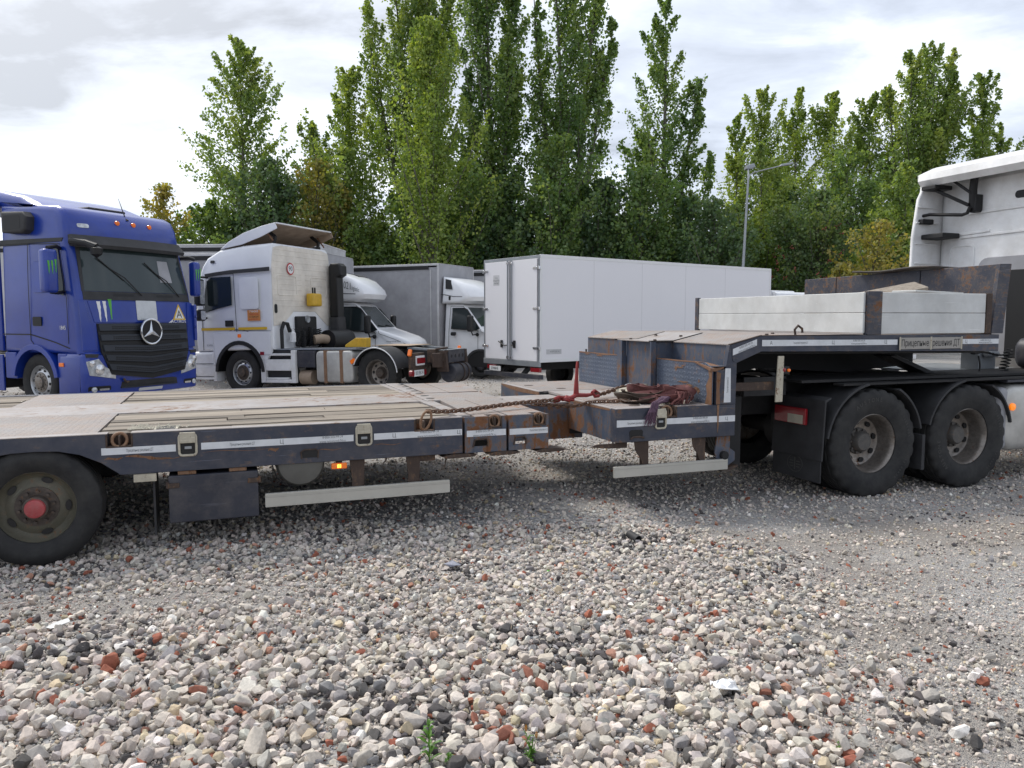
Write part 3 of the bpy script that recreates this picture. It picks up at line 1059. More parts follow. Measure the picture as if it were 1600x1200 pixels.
def plank_field(x0, x1, y0, y1, n, dz=0.0):
    w_ = (y1 - y0) / n
    for i in range(n):
        a = y0 + i * w_
        e0, e1 = rp.uniform(0, 0.012), rp.uniform(0, 0.012)
        cut = [(x0 + e0, x1 - e1)]
        if rp.random() < 0.45 and x1 - x0 > 2:
            c = rp.uniform(x0 + 0.7, x1 - 0.7)
            cut = [(x0 + e0, c - 0.004), (c + 0.004, x1 - e1)]
        for p0, p1 in cut:
            h = DZ - 0.004 + rp.uniform(-0.006, 0.006)
            tk = MB()
            k = max(2, int((p1 - p0) / 0.35))
            g = 0.006
            xs = [p0 + (p1 - p0) * q / k for q in range(k + 1)]
            ey0 = [a + g + rp.uniform(-0.002, 0.004) for _ in xs]
            ey1 = [a + w_ - g + rp.uniform(-0.004, 0.002) for _ in xs]
            zz = [h + rp.uniform(-0.002, 0.002) for _ in xs]
            v = []
            for q in range(k + 1):
                v += [(xs[q], ey0[q], 0.853), (xs[q], ey0[q], zz[q]), (xs[q], ey1[q], zz[q] + 0.001), (xs[q], ey1[q], 0.853)]
            f = []
            for q in range(k):
                for s_ in range(4):
                    f.append((q * 4 + s_, q * 4 + (s_ + 1) % 4, q * 4 + 4 + (s_ + 1) % 4, q * 4 + 4 + s_))
            f += [(3, 2, 1, 0), tuple(k * 4 + s_ for s_ in range(4))]
            part('deck_plank', tk.add(v, f), M['wood'], tl, 0.003)


plank_field(-0.845, 1.785, 0.105, YC0 - 0.01, 8)
plank_field(-0.915, 1.82, YC1 + 0.014, YF - 0.105, 7)
plank_field(-5.2, -1.83, YC1 + 0.014, YF - 0.105, 7)

# front of the rear deck: transverse bars and sliding sections
mb = MB()
mb.prism([(1.832, 0.102), (1.93, 0.102), (1.93, YC0), (1.86, YC0), (1.86, YF - 0.05), (1.795, YF - 0.05), (1.80, YC0)], 'z', 0.854, DZ + 0.002)
part('joint_strip', mb, M['deckpaint'], tl, 0.003)
part('hinge_bar', MB().prism([(1.865, YC0 + 0.0), (2.0, YC0 + 0.0), (2.03, YF - 0.06), (1.866, YF - 0.06)], 'z', 0.854, DZ + 0.010), M['deckpaint'], tl, 0.008)
for i in range(7):
    y = YC0 + 0.18 + i * 0.27
    part('bar_slot', MB().lathe([(0, 0.001), (0, 0.045), (0.0015, 0.045), (0.0015, 0.001)], 'z', 16, (1.945 + 0.01 * i, y, DZ + 0.0095)), M['ink'], tl)


def near_block(x0, x1, ring, slot):
    b0 = MB()
    # face plate with an oval hand hole and a ring pocket near its right top corner
    s0, s1 = slot
    hz0, hz1 = 0.655, 0.705
    for q in ((x0, s0, 0.602, 0.80), (s1, x1, 0.602, 0.80), (s0, s1, 0.602, hz0), (s0, s1, hz1, 0.80)):
        b0.box(q[0], q[1], 0.0, 0.012, q[2], q[3])
    r0, r1 = ring
    b0.box(x0, r0, 0.0, 0.012, 0.8002, DZ)
    b0.box(r1, x1, 0.0, 0.012, 0.8002, DZ)
    b0.box(x0, x0 + 0.012, 0.0125, 1.28, 0.602, DZ - 0.002)
    b0.box(x1 - 0.012, x1, 0.0125, 1.28, 0.602, DZ - 0.002)
    b0.box(r0 - 0.01, r1 + 0.01, 0.0125, 0.11, 0.790, 0.7995)
    b0.box(r0 - 0.01, r0, 0.0125, 0.11, 0.80, DZ - 0.002)
    b0.box(r1, r1 + 0.01, 0.0125, 0.11, 0.80, DZ - 0.002)
    o = part('support_section', b0, M['navy_v'], tl, 0.002)
    part('slot_lip', MB().tube([(s0 - .006, -0.004, hz0 - .006), (s0 + 0.01, -0.004, hz1 + 0.006), (s1 - 0.01, -0.004, hz1 + 0.012), (s1 + .006, -0.004, hz1 - 0.01), (s1 + .004, -0.004, hz0 - .006)], 0.008, 6), M['rust'], o)
    return o


near_block(1.85, 2.215, (2.06, 2.17), (1.925, 2.045))
near_block(2.235, 2.60, (2.46, 2.565), (2.285, 2.385))
part('tread_plate', MB().prism([(1.94, 0.014), (2.05, 0.014), (2.05, 0.12), (2.18, 0.12), (2.18, 0.014), (2.214, 0.014), (2.24, 1.288), (2.00, 1.288)], 'z', 0.872, DZ + 0.003), M['tread_top'], tl, 0.002, label='small chequer plate on the first front section')
part('tread_plate', MB().prism([(2.236, 0.014), (2.45, 0.014), (2.45, 0.12), (2.575, 0.12), (2.575, 0.05), (2.62, 1.0), (2.60, 1.288), (2.25, 1.288)], 'z', 0.872, DZ + 0.003), M['tread_top'], tl, 0.002, label='small chequer plate on the last front section')
part('tread_plate', MB().prism([(2.045, YC1 + 0.03), (2.31, YC1 + 0.03), (2.345, YF - 0.12), (2.075, YF - 0.12)], 'z', 0.862, DZ + 0.003), M['tread_top'], tl, 0.002, label='far chequer plate beside the hinge bar')
part('tread_plate', MB().prism([(2.32, YC1 + 0.03), (2.66, YC1 + 0.03), (2.80, YF - 0.15), (2.355, YF - 0.12)], 'z', 0.862, DZ + 0.003), M['tread_top'], tl, 0.002, label='far chequer plate at the front corner')
part('section_side', MB().box(2.04, 2.70, YC1 + 0.012, YC1 + 0.028, 0.61, DZ - 0.01), M['navy_v'], tl)
part('section_side', MB().box(2.04, 2.80, YF - 0.118, YF - 0.10, 0.61, DZ - 0.01), M['navy_v'], tl)
part('center_plate', MB().box(2.015, 2.30, YC0, YC1, 0.86, DZ + 0.001), M['tread_top'], tl, 0.002)
part('center_plate', MB().box(2.31, 2.66, YC0, YC1, 0.86, DZ - 0.003), M['tread_top'], tl, 0.002)
# telescopic spine between the deck and the gooseneck
YB0, YB1 = 1.02, 1.76
part('spine_beam', MB().box(1.9, 3.42, YB0, YB1, 0.50, 0.855), M['navy_v'], tl, 0.004)
part('spine_top', MB().box(2.662, 3.55, YB0 + 0.002, YB1 - 0.002, 0.8555, 0.872), M['deckpaint'], tl, 0.002)

# flange shoes under the sections
for x in (1.80, 2.19, 2.62):
    part('locating_shoe', MB().prism([(x - 0.15, 0.585), (x - 0.06, 0.60), (x + 0.07, 0.60), (x + 0.16, 0.582), (x + 0.09, 0.568), (x - 0.10, 0.566)], 'y', -0.005, 0.14), M['rust'], tl, 0.003)


def ring_pocket(x, z=0.905, w_=0.15, parent=None, raised=False):
    """rusty recess with a swivelling lashing ring"""
    pb = MB()
    z0 = z - 0.092
    pb.box(x - w_ / 2, x + w_ / 2, 0.085, 0.0945, z0, z - 0.01)
    pb.box(x - w_ / 2 - 0.012, x + w_ / 2 + 0.012, -0.004, 0.09, z0 - 0.012, z0)
    pb.box(x - w_ / 2 - 0.012, x - w_ / 2, -0.004, 0.09, z0 + 0.0005, z - 0.006)
    pb.box(x + w_ / 2, x + w_ / 2 + 0.012, -0.004, 0.09, z0 + 0.0005, z - 0.006)
    p = part('ring_pocket', pb, M['rust'], parent or tl, 0.003)
    path = []
    if raised:     # pulled up by the chain, long link shape
        for k in range(24):
            a = 2 * PI * k / 24
            path.append((x + 0.01 + 0.042 * math.cos(a) + 0.015 * math.sin(a), -0.005 - 0.012 * math.sin(a), z - 0.012 + 0.078 * math.sin(a)))
        part('lashing_ring', MB().tube(path, 0.0105, 8, True), M['ring'], p)
    else:
        for k in range(22):
            a = 2 * PI * k / 22
            path.append((x + 0.048 * math.cos(a), 0.03 + 0.012 * math.sin(a), z - 0.052 + 0.048 * math.sin(a)))
        part('lashing_ring', MB().tube(path, 0.0115, 8, True), M['ring'], p)
    part('ring_bar', MB().box(x - 0.007, x + 0.007, 0.004, 0.084, z - 0.088, z - 0.018), M['rust'], p, 0.003)
    return p


ring_pocket(-0.70)
ring_pocket(1.51, raised=True)
ring_pocket(2.115, w_=0.10)
ring_pocket(2.515, w_=0.10)


def stake_pocket(x, z=0.80, w_=0.115, h=0.155):
    """ivory stake pocket: hinged flap above a rounded square tube mouth"""
    q = []
    r = 0.022
    for cx, cz, a in ((x + w_ / 2 - r, z + h / 2 - r, 0), (x - w_ / 2 + r, z + h / 2 - r, 90), (x - w_ / 2 + r, z - h / 2 + r, 180), (x + w_ / 2 - r, z - h / 2 + r, 270)):
        q += [(cx + r * math.cos(R(a + 30 * k)), cz + r * math.sin(R(a + 30 * k))) for k in range(4)]
    part_mb = MB().tube([(p[0], -0.008, p[1]) for p in q], 0.009, 6, True)
    o = part('stake_pocket', part_mb, M['ivory'], tl)
    part('pocket_mouth', MB().prism(inset(q, 0.003), 'y', -0.004, 0.004), M['ink'], o)
    part('pocket_flap', MB().box(x - w_ / 2 + 0.004, x + w_ / 2 - 0.004, -0.020, -0.008, z + 0.012, z + h / 2 + 0.014), M['ivory'], o, 0.004)
    part('pocket_pin', MB().box(x - 0.022, x + 0.026, -0.009, -0.0045, z - 0.032, z - 0.012), M['galv'], o, 0.002)
    return o


stake_pocket(-0.255)
stake_pocket(1.02)
# drain slots in the lower rail
for x in (0.605,):
    part('drain_slot', MB().prism([(x - 0.055, 0.648), (x - 0.06, 0.69), (x - 0.04, 0.705), (x + 0.045, 0.705), (x + 0.06, 0.69), (x + 0.055, 0.648)], 'y', -0.003, 0.01), M['ink'], tl)
    part('slot_lip', MB().tube([(x - 0.06, -0.004, 0.642), (x - 0.066, -0.004, 0.695), (x - 0.04, -0.004, 0.712), (x + 0.045, -0.004, 0.712), (x + 0.066, -0.004, 0.695), (x + 0.06, -0.004, 0.642)], 0.006, 6), M['rust'], tl)


def side_strip(pts, words, y=-0.0035, zoff=0):
    """white reflective tape (x,z quad) with its small printed lines"""
    o = part('reflective_strip', MB().prism(pts, 'y', y, y + 0.003), M['white_strip'], tl)
    for (x, z, size, body, ang) in words:
        ca, sa = math.cos(ang), math.sin(ang)
        part('lettering', MB().text(body, size, lambda a, b_, h: (x + a * ca - b_ * sa, y - 0.0012, z + a * sa + b_ * ca), fit={PH: 0.155, WEB: 0.20, NM: 0.175}.get(body)), M['greyink'], o, smooth=0)
    return o


PH, WEB, NM = '8-800-505-44-34', 'www.pricepresh74.ru', 'Прицепные решения ДТ'


def two(x, z, a=0.0, s=0.034):
    return [(x - 0.0, z + 0.018, s, PH, a), (x, z - 0.017, s, WEB, a)]


def qd(x0, x1, z0, z1):
    return [(x0, z0), (x1, z0), (x1, z1), (x0, z1)]


side_strip(qd(-0.815, -0.335, 0.755, 0.805), [(-0.57, 0.779, 0.030, NM, 0.0)])
side_strip(qd(-0.165, 0.94, 0.757, 0.807), [(0.12, 0.782, 0.028, NM, 0.0), (0.40, 0.782, 0.044, 'Ц', 0.0)] + two(0.78, 0.782))
side_strip(qd(1.10, 1.824, 0.757, 0.807), [(1.26, 0.782, 0.044, 'Ц', 0.0)] + two(1.55, 0.782) + [(1.795, 0.782, 0.046, 'Ц', 0.0)])
side_strip(qd(1.865, 2.208, 0.737, 0.789), two(2.02, 0.763))
side_strip(qd(2.242, 2.592, 0.735, 0.785), [(2.51, 0.765, 0.022, NM, 0.0)])
side_strip(qd(-4.0, -2.2, 0.755, 0.805), [(-3.0, 0.779, 0.030, NM, 0.0)])

# gouges where the paint is torn to rust
rg_ = random.Random(8)


def gouge(x0, x1, za, zb, hw, y=-0.002, n=16):
    top, bot = [], []
    for i in range(n + 1):
        s_ = i / n
        x = x0 + (x1 - x0) * s_
        z = za + (zb - za) * s_ + 0.006 * math.sin(s_ * 7)
        e = hw * (math.sin(PI * min(1, max(0.02, s_))) ** 0.5) * rg_.uniform(0.5, 1.1)
        top.append((x, z + e))
        bot.append((x, z - e * rg_.uniform(0.6, 1.1)))
    part('rust_gouge', MB().prism(top + bot[::-1], 'y', y, y + 0.003), M['rustpatch'], tl)


gouge(-0.80, -0.68, 0.722, 0.730, 0.011)
gouge(-0.665, -0.36, 0.738, 0.706, 0.013)
gouge(-0.50, -0.30, 0.706, 0.712, 0.004)
gouge(-0.15, 0.34, 0.735, 0.737, 0.0022)
gouge(0.30, 0.38, 0.722, 0.732, 0.014)
gouge(0.66, 0.85, 0.70, 0.703, 0.004)
gouge(1.10, 1.32, 0.715, 0.716, 0.003)

# tool box, tank, guard rail and what hangs under the deck
tb = MB().box(-0.395, 0.225, 0.0, 0.46, 0.225, 0.575)
o = part('tool_box', tb, M['navy_tool'], tl, 0.01, seg=2)
for x0, x1, z in ((-0.40, -0.32, 0.505), (0.15, 0.235, 0.505)):
    part('latch', MB().box(x0, x1, -0.012, -0.001, z - 0.018, z + 0.018).cyl((x0 if x0 < 0 else x1, -0.006, z - 0.02), (x0 if x0 < 0 else x1, -0.006, z + 0.03), 0.012, 8), M['rust'], o, 0.003)
for x in (-0.33, 0.02):
    part('box_hanger', MB().box(x, x + 0.125, 0.02, 0.08, 0.5755, 0.604), M['ring'], tl, 0.003)
part('side_tank', MB().lathe([(0.02, 0.001), (0.02, 0.10), (0.035, 0.165), (0.07, 0.185), (0.9, 0.185), (0.93, 0.16), (0.95, 0.001)], 'y', 36, (0.54, 0, 0.605)), M['tanksilver'], tl)
part('tank_strap', MB().tube([(0.33, 0.05, 0.60), (0.36, 0.045, 0.50), (0.44, 0.045, 0.43)], 0.004, 5), M['ink'], tl)
gr = part('guard_rail', MB().prism([(0.27, 0.285), (0.27, 0.385), (0.272, 0.392), (1.712, 0.392), (1.72, 0.385), (1.72, 0.285)], 'y', 0.0, 0.028), M['alu'], tl, 0.004)
part('rail_groove', MB().box(0.272, 1.718, -0.0012, 0.001, 0.3605, 0.3635).box(0.272, 1.718, -0.0012, 0.001, 0.372, 0.374), M['greyplate'], gr)
for x in (0.965, 1.415):
    part('guard_bracket', MB().prism([(x - 0.055, 0.602), (x + 0.065, 0.602), (x + 0.06, 0.50), (x + 0.045, 0.30), (x - 0.05, 0.30), (x - 0.035, 0.45)], 'y', 0.03, 0.042).box(x + 0.02, x + 0.062, 0.0425, 0.10, 0.30, 0.60), M['rust'], gr, 0.003)
lp = part('side_marker', MB().box(0.765, 0.885, -0.012, 0.012, 0.545, 0.592), M['orange'], tl, 0.006)
part('lit_bulb', MB().box(0.810, 0.822, -0.0145, -0.012, 0.556, 0.582).box(0.826, 0.838, -0.0145, -0.012, 0.556, 0.582), M['amber_lit'], lp)
part('marker_bracket', MB().box(0.80, 0.85, 0.013, 0.02, 0.56, 0.604), M['dark'], tl)
part('hanger_plate', MB().box(1.44, 1.61, 0.05, 0.06, 0.55, 0.603), M['rust'], tl, 0.003)
part('hanging_hook', MB().tube([(1.20, 0.02, 0.603), (1.19, 0.0, 0.585), (1.155, -0.02, 0.56)], [0.008, 0.008, 0.002], 6).tube([(1.70, 0.02, 0.603), (1.69, 0.02, 0.55), (1.68, 0.03, 0.49)], [0.01, 0.008, 0.002], 6), M['rust'], tl)
part('mud_flap', MB().box(-0.50, -0.485, 0.05, 0.36, 0.14, 0.60), M['blackdust'], tl)
part('flap_bracket', MB().box(-0.62, -0.47, 0.005, 0.02, 0.545, 0.603), M['ivory'], tl, 0.003)
for x in (-0.9, -0.2, 0.5, 1.2):
    part('air_pipe', MB().tube([(x - 0.35, 0.9, 0.66), (x, 0.92, 0.64), (x + 0.35, 0.9, 0.655)], 0.012, 6), M['ink'], tl)
# running gear
for ax in (-1.235, -2.31, -3.39):
    for yy, fl in ((0.135, False), (YF - 0.135, True)):
        wheel(tl, 'trailer', 0.412, 0.27, 0.248, 'trailer', (ax, yy, 0.412), fl, spin=0.4 + ax, tm='tyre2', rm='rim_olive', hm='hub_rust', cap='hub_red')
    part('axle', MB().cyl((ax, 0.2, 0.412), (ax, YF - 0.2, 0.412), 0.07, 12), M['dark'], tl)
    part('wheel_arch', MB().lathe([(0.10, 0.455), (0.45, 0.455), (0.45, 0.447), (0.10, 0.447)], 'y', 20, (ax, 0, 0.395), R(30), R(150)), M['blackdust'], tl)

# ---------------- gooseneck: low step, riser, upper deck
YG = 3.0
X0, X1 = 3.25, 4.52
TB0, TB1 = 1.0, 1.78      # tunnel for the spine
# near side face with ring pocket, stake pocket and slot
mb = MB().prism([(X0, 0.605), (X1, 0.605), (X1, 0.905), (3.88, 0.905), (3.88, 0.806), (3.70, 0.806), (3.70, 0.905), (X0, 0.905)], 'y', 0.0, 0.10)
part('side_rail', mb, M['navy'], tl, 0.004)
part('arm_end', MB().box(X0 + 0.001, X0 + 0.014, 0.101, TB0, 0.605, 0.898), M['navy_v'], tl, 0.002)
part('arm_end', MB().box(X0 + 0.001, X0 + 0.014, TB1, YG, 0.605, 0.898), M['navy_v'], tl, 0.002)
part('tunnel_wall', MB().box(X0 + 0.015, 4.4, TB0 - 0.012, TB0, 0.55, 0.893).box(X0 + 0.015, 4.4, TB1, TB1 + 0.012, 0.55, 0.893), M['dark'], tl)
part('far_rail', MB().box(X0 + 0.015, X1, YG - 0.09, YG, 0.605, 0.898), M['navy'], tl)
part('rust_edge', MB().prism([(0.98, 0.900), (0.12, 0.900), (0.12, 0.883), (0.55, 0.876), (0.98, 0.884)], 'x', X0 - 0.0015, X0 + 0.0005).prism([(YG, 0.900), (TB1, 0.900), (TB1, 0.868), (2.3, 0.850), (2.75, 0.862), (YG - 0.03, 0.885)], 'x', X0 - 0.0015, X0 + 0.0005), M['rustpatch'], tl)
part('tread_plate', MB().box(X0 + 0.07, 4.255, 0.102, TB0 - 0.02, 0.88, 0.909), M['tread_top'], tl, 0.002, label='near chequer plate of the gooseneck step')
part('tread_plate', MB().box(X0 + 0.07, 4.255, TB1 + 0.02, YG - 0.02, 0.88, 0.909), M['tread_top'], tl, 0.002, label='far chequer plate of the gooseneck step')
part('center_plate', MB().box(X0 + 0.12, 4.235, TB0 - 0.018, TB1 + 0.018, 0.88, 0.906), M['deckpaint'], tl, 0.002)
part('edge_strip', MB().box(X0 + 0.002, X0 + 0.068, 0.102, TB0 - 0.02, 0.8985, 0.906).box(X0 + 0.002, X0 + 0.068, TB1 + 0.02, YG - 0.02, 0.8985, 0.906).box(X0 + 0.002, 3.70, 0.002, 0.098, 0.9055, 0.911).box(3.88, X1 - 0.3, 0.002, 0.098, 0.9055, 0.911), M['deckpaint'], tl, 0.002)
for x, y in ((3.55, 0.20), (3.62, TB1 + 0.22), (3.42, 2.5)):
    part('bar_slot', MB().lathe([(0, 0.001), (0, 0.055), (0.0015, 0.055), (0.0015, 0.001)], 'z', 16, (x, y, 0.9095)), M['rust'], tl)
# riser: two chequer-plate boxes, the wall above them, the middle column
for y0, y1, lab in ((0.012, TB0 + 0.0, 'chequered riser plate with a rusted bent corner'), (1.62, 2.86, 'far chequered riser plate')):
    pr = [(y0, 0.905), (y1, 0.905), (y1, 1.296), (y0 + 0.12, 1.296), (y0, 1.25)] if y0 < 0.5 else [(y0, 0.905), (y1, 0.905), (y1, 1.29), (y0, 1.29)]
    part('riser_plate', MB().prism(pr, 'x', 4.26, 4.272), M['tread_face'], tl, 0.002, label=lab)
part('riser_ledge', MB().prism([(4.273, 1.262), (4.45, 1.262), (4.45, 1.268), (4.273, 1.268)], 'y', 0.0, TB0).prism([(4.273, 1.262), (4.45, 1.262), (4.45, 1.268), (4.273, 1.268)], 'y', 1.62, 2.86), M['navy_v'], tl)
part('riser_side', MB().box(4.273, 4.452, 0.058, 0.070, 0.906, 1.245), M['rust'], tl)
part('rust_edge', MB().prism([(0.14, 1.298), (0.40, 1.298), (0.70, 1.298), (TB0, 1.298), (TB0, 1.286), (0.8, 1.289), (0.6, 1.284), (0.3, 1.288)], 'x', 4.2575, 4.2725).prism([(1.62, 1.292), (2.86, 1.292), (2.86, 1.276), (2.5, 1.283), (2.2, 1.272), (1.9, 1.284), (1.62, 1.28)], 'x', 4.2575, 4.2725), M['rustpatch'], tl)
part('bent_flap', MB().add([(4.252, 0.30, 1.302), (4.245, 0.02, 1.250), (4.29, -0.004, 1.243), (4.38, -0.002, 1.258), (4.33, 0.18, 1.292), (4.252, 0.30, 1.290), (4.245, 0.02, 1.220), (4.29, -0.004, 1.219), (4.38, -0.002, 1.246), (4.33, 0.18, 1.280)],
                           [(0, 1, 2, 3, 4), (9, 8, 7, 6, 5), (0, 5, 6, 1), (1, 6, 7, 2), (2, 7, 8, 3), (3, 8, 9, 4), (4, 9, 5, 0)]), M['rustpatch'], tl)
part('rust_edge', MB().prism([(0.010, 0.905), (0.11, 0.905), (0.08, 1.0), (0.10, 1.08), (0.05, 1.16), (0.07, 1.25), (0.010, 1.245)], 'x', 4.254, 4.261), M['rustpatch'], tl)
def ragged(cy, cz, ry, rz, seed, n=18):
    r_ = random.Random(seed)
    return [(cy + ry * math.cos(2 * PI * k / n) * r_.uniform(0.35, 1.15), cz + rz * math.sin(2 * PI * k / n) * r_.uniform(0.3, 1.2)) for k in range(n)]


for q in ((0.56, 1.225, 0.07, 0.014, 1), (0.62, 1.215, 0.03, 0.02, 2), (0.50, 1.245, 0.04, 0.01, 3), (0.50, 1.085, 0.10, 0.014, 4), (0.37, 1.06, 0.07, 0.018, 5), (0.27, 1.035, 0.06, 0.022, 6), (0.23, 1.02, 0.03, 0.035, 7), (0.22, 1.115, 0.022, 0.018, 8), (0.47, 1.05, 0.03, 0.02, 9), (2.3, 1.262, 0.10, 0.014, 10), (2.62, 1.268, 0.09, 0.010, 11)):
    part('rust_gouge', MB().prism(ragged(*q), 'x', 4.2575, 4.261), M['rustpatch'], tl)
part('riser_wall', MB().box(4.452, 4.466, 0.02, 1.0, 0.91, 1.468).box(4.452, 4.466, 1.60, YG, 0.91, 1.468), M['navy_v'], tl)
cb = MB().box(4.24, 4.80, 1.0, 1.60, 0.906, 1.462)
part('neck_column', cb, M['navy_v'], tl, 0.006)
part('column_flange', MB().box(4.18, 4.2395, 1.600, 1.712, 0.906, 1.47).box(4.18, 4.2395, 0.972, 1.0, 0.906, 1.475), M['navy_v'], tl, 0.003)
# near post and its tape
part('neck_post', MB().prism([(4.30, 0.906), (4.52, 0.906), (4.525, 1.29), (4.475, 1.31), (4.452, 1.462), (4.44, 1.462), (4.40, 1.24), (4.30, 1.225)], 'y', 0.0, 0.055), M['navy'], tl, 0.003)
o = part('reflective_strip', MB().prism([(4.385, 0.925), (4.462, 0.925), (4.455, 1.245), (4.395, 1.245)], 'y', -0.0035, -0.0005), M['white_strip'], tl)
part('lettering', MB().text(NM, 0.026, lambda a, b_, h: (4.423 - b_, -0.0047, 1.09 + a), fit=0.15), M['greyink'], o, smooth=0)
part('rust_gouge', MB().prism([(4.302, 0.91), (4.345, 0.91), (4.335, 1.05), (4.35, 1.2), (4.302, 1.22)], 'y', -0.002, 0.001), M['rustpatch'], tl)
# upper side beam with its knee
kn = [(4.452, 1.463), (4.80, 1.545), (7.97, 1.535), (7.97, 1.352), (4.80, 1.395), (4.52, 1.291), (4.478, 1.31)]
part('neck_rail', MB().prism(kn, 'y', 0.001, 0.09), M['navy'], tl, 0.004)
part('neck_far_rail', MB().prism(kn, 'y', YG - 0.09, YG), M['navy'], tl, 0.004)
side_strip([(4.475, 1.365), (4.745, 1.455), (4.745, 1.515), (4.475, 1.425)], [(4.62, 1.458, 0.030, PH, 0.325), (4.63, 1.428, 0.030, WEB, 0.325)])
side_strip([(4.805, 1.447), (6.50, 1.440), (6.50, 1.494), (4.805, 1.507)], [(4.91, 1.475, 0.05, 'А', 0), (5.26, 1.474, 0.024, NM, 0), (5.66, 1.472, 0.05, 'Ц', 0)] + [(5.99, 1.487, 0.026, PH, 0), (5.99, 1.458, 0.026, WEB, 0)] + [(6.34, 1.470, 0.05, 'Ц', 0)])
side_strip([(7.42, 1.437), (7.96, 1.434), (7.96, 1.488), (7.42, 1.490)], [(7.47, 1.462, 0.05, 'Ц', 0), (7.76, 1.474, 0.026, PH, 0), (7.76, 1.450, 0.026, WEB, 0)])
o = part('name_plate', MB().box(6.52, 7.40, -0.012, -0.004, 1.392, 1.512), M['greyplate'], tl, 0.002)
part('lettering', MB().text('Прицепные', 0.098, lambda a, b_, h: (6.735 + a, -0.0135, 1.452 + b_), fit=0.375).text('решения ДТ', 0.098, lambda a, b_, h: (7.17 + a, -0.0135, 1.452 + b_), fit=0.385), M['ink'], o, smooth=0)
part('plate_clip', MB().box(6.517, 6.535, -0.0145, -0.0125, 1.385, 1.52).box(6.945, 6.965, -0.0145, -0.0125, 1.385, 1.52).box(7.385, 7.403, -0.0145, -0.0125, 1.385, 1.52), M['ivory'], o)
# sloped and flat deck plates
sl = [(4.44, 1.470), (4.80, 1.552), (4.80, 1.540), (4.44, 1.458)]
for y0, y1 in ((0.03, 0.96), (1.72, YG - 0.03)):
    part('slope_plate', MB().prism(sl, 'y', y0, y1), M['tread_top'], tl, 0.002)
part('slope_plate', MB().prism([(4.18, 1.476), (4.445, 1.476), (4.80, 1.556), (4.80, 1.544), (4.445, 1.464), (4.18, 1.464)], 'y', 0.975, 1.71), M['deckpaint'], tl, 0.003)
part('slope_seam', MB().prism([(4.15, 1.480), (4.445, 1.480), (4.80, 1.560), (4.80, 1.55), (4.445, 1.47), (4.15, 1.47)], 'y', 0.962, 0.974).prism([(4.15, 1.480), (4.445, 1.480), (4.80, 1.560), (4.80, 1.55), (4.445, 1.47), (4.15, 1.47)], 'y', 1.7105, 1.722), M['ink'], tl)
part('slope_edge', MB().prism([(4.445, 1.472), (4.80, 1.554), (4.80, 1.548), (4.445, 1.466)], 'y', 0.0, 0.029), M['rust'], tl)
part('upper_deck', MB().box(4.81, 7.97, 0.092, YG - 0.092, 1.50, 1.545), M['tread_top'], tl)
part('upper_edge', MB().box(4.81, 6.05, 0.0, 0.091, 1.5455, 1.550), M['rust'], tl)
for x, y in ((4.30, 1.10), (4.28, 1.58), (4.62, 1.10), (4.60, 1.58), (5.1, 0.3), (5.5, 0.7)):
    part('deck_bolt', MB().lathe([(0, 0.001), (0.012, 0.001), (0.014, 0.016), (0, 0.02)], 'z', 10, (x, y, 1.476 if x < 4.5 else (1.517 if x < 4.7 else 1.545))), M['rust'], tl)
part('deck_hook', MB().tube([(5.30, 0.12, 1.546), (5.29, 0.12, 1.60), (5.33, 0.12, 1.64), (5.38, 0.12, 1.61), (5.385, 0.12, 1.57)], 0.012, 7), M['rust'], tl)
part('neck_beam', MB().prism([(4.47, 1.28), (4.75, 1.38), (7.9, 1.34), (7.9, 1.15), (6.8, 1.08), (5.6, 1.16), (4.47, 0.95)], 'y', 1.05, 1.20).prism([(4.47, 1.28), (4.75, 1.38), (7.9, 1.34), (7.9, 1.15), (6.8, 1.08), (5.6, 1.16), (4.47, 0.95)], 'y', 1.6, 1.75), M['dark'], tl)
for x in np.arange(5.0, 7.9, 0.55):
    part('cross_member', MB().box(x - 0.04, x + 0.04, 0.092, YG - 0.092, 1.38, 1.498), M['dark'], tl)
part('neck_belly', MB().prism([(4.55, 1.30), (4.80, 1.385), (7.95, 1.345), (7.95, 1.33), (4.82, 1.37), (4.57, 1.285)], 'y', 0.095, YG - 0.095), M['dark'], tl)
part('coupling_plate', MB().box(6.2, 7.6, 0.95, 1.85, 1.06, 1.079), M['dark'], tl)
ring_pocket(3.79, 0.915, 0.155)
stake_pocket(3.735 - 0.03, 0.80, 0.105, 0.165)
x = 3.455
part('drain_slot', MB().prism([(x - 0.065, 0.65), (x - 0.07, 0.70), (x - 0.05, 0.715), (x + 0.055, 0.715), (x + 0.07, 0.70), (x + 0.065, 0.65)], 'y', -0.003, 0.01), M['ink'], tl)
part('slot_lip', MB().tube([(x - 0.06, -0.004, 0.635), (x - 0.03, -0.006, 0.65), (x + 0.03, -0.006, 0.65), (x + 0.08, -0.004, 0.64)], 0.010, 6), M['rust'], tl)
side_strip([(X0 + 0.008, 0.745), (3.64, 0.748), (3.64, 0.800), (X0 + 0.008, 0.808)], [(3.45, 0.775, 0.026, NM, 0)])
side_strip([(3.765, 0.750), (X1 - 0.004, 0.742), (X1 - 0.004, 0.800), (3.765, 0.803)], two(4.13, 0.775) + [(4.42, 0.772, 0.045, 'Ц', 0)])
part('rust_gouge', MB().prism([(4.31, 0.905), (4.335, 0.905), (4.332, 0.70), (4.322, 0.64), (4.316, 0.75)], 'y', -0.0045, -0.002), M['ring'], tl)
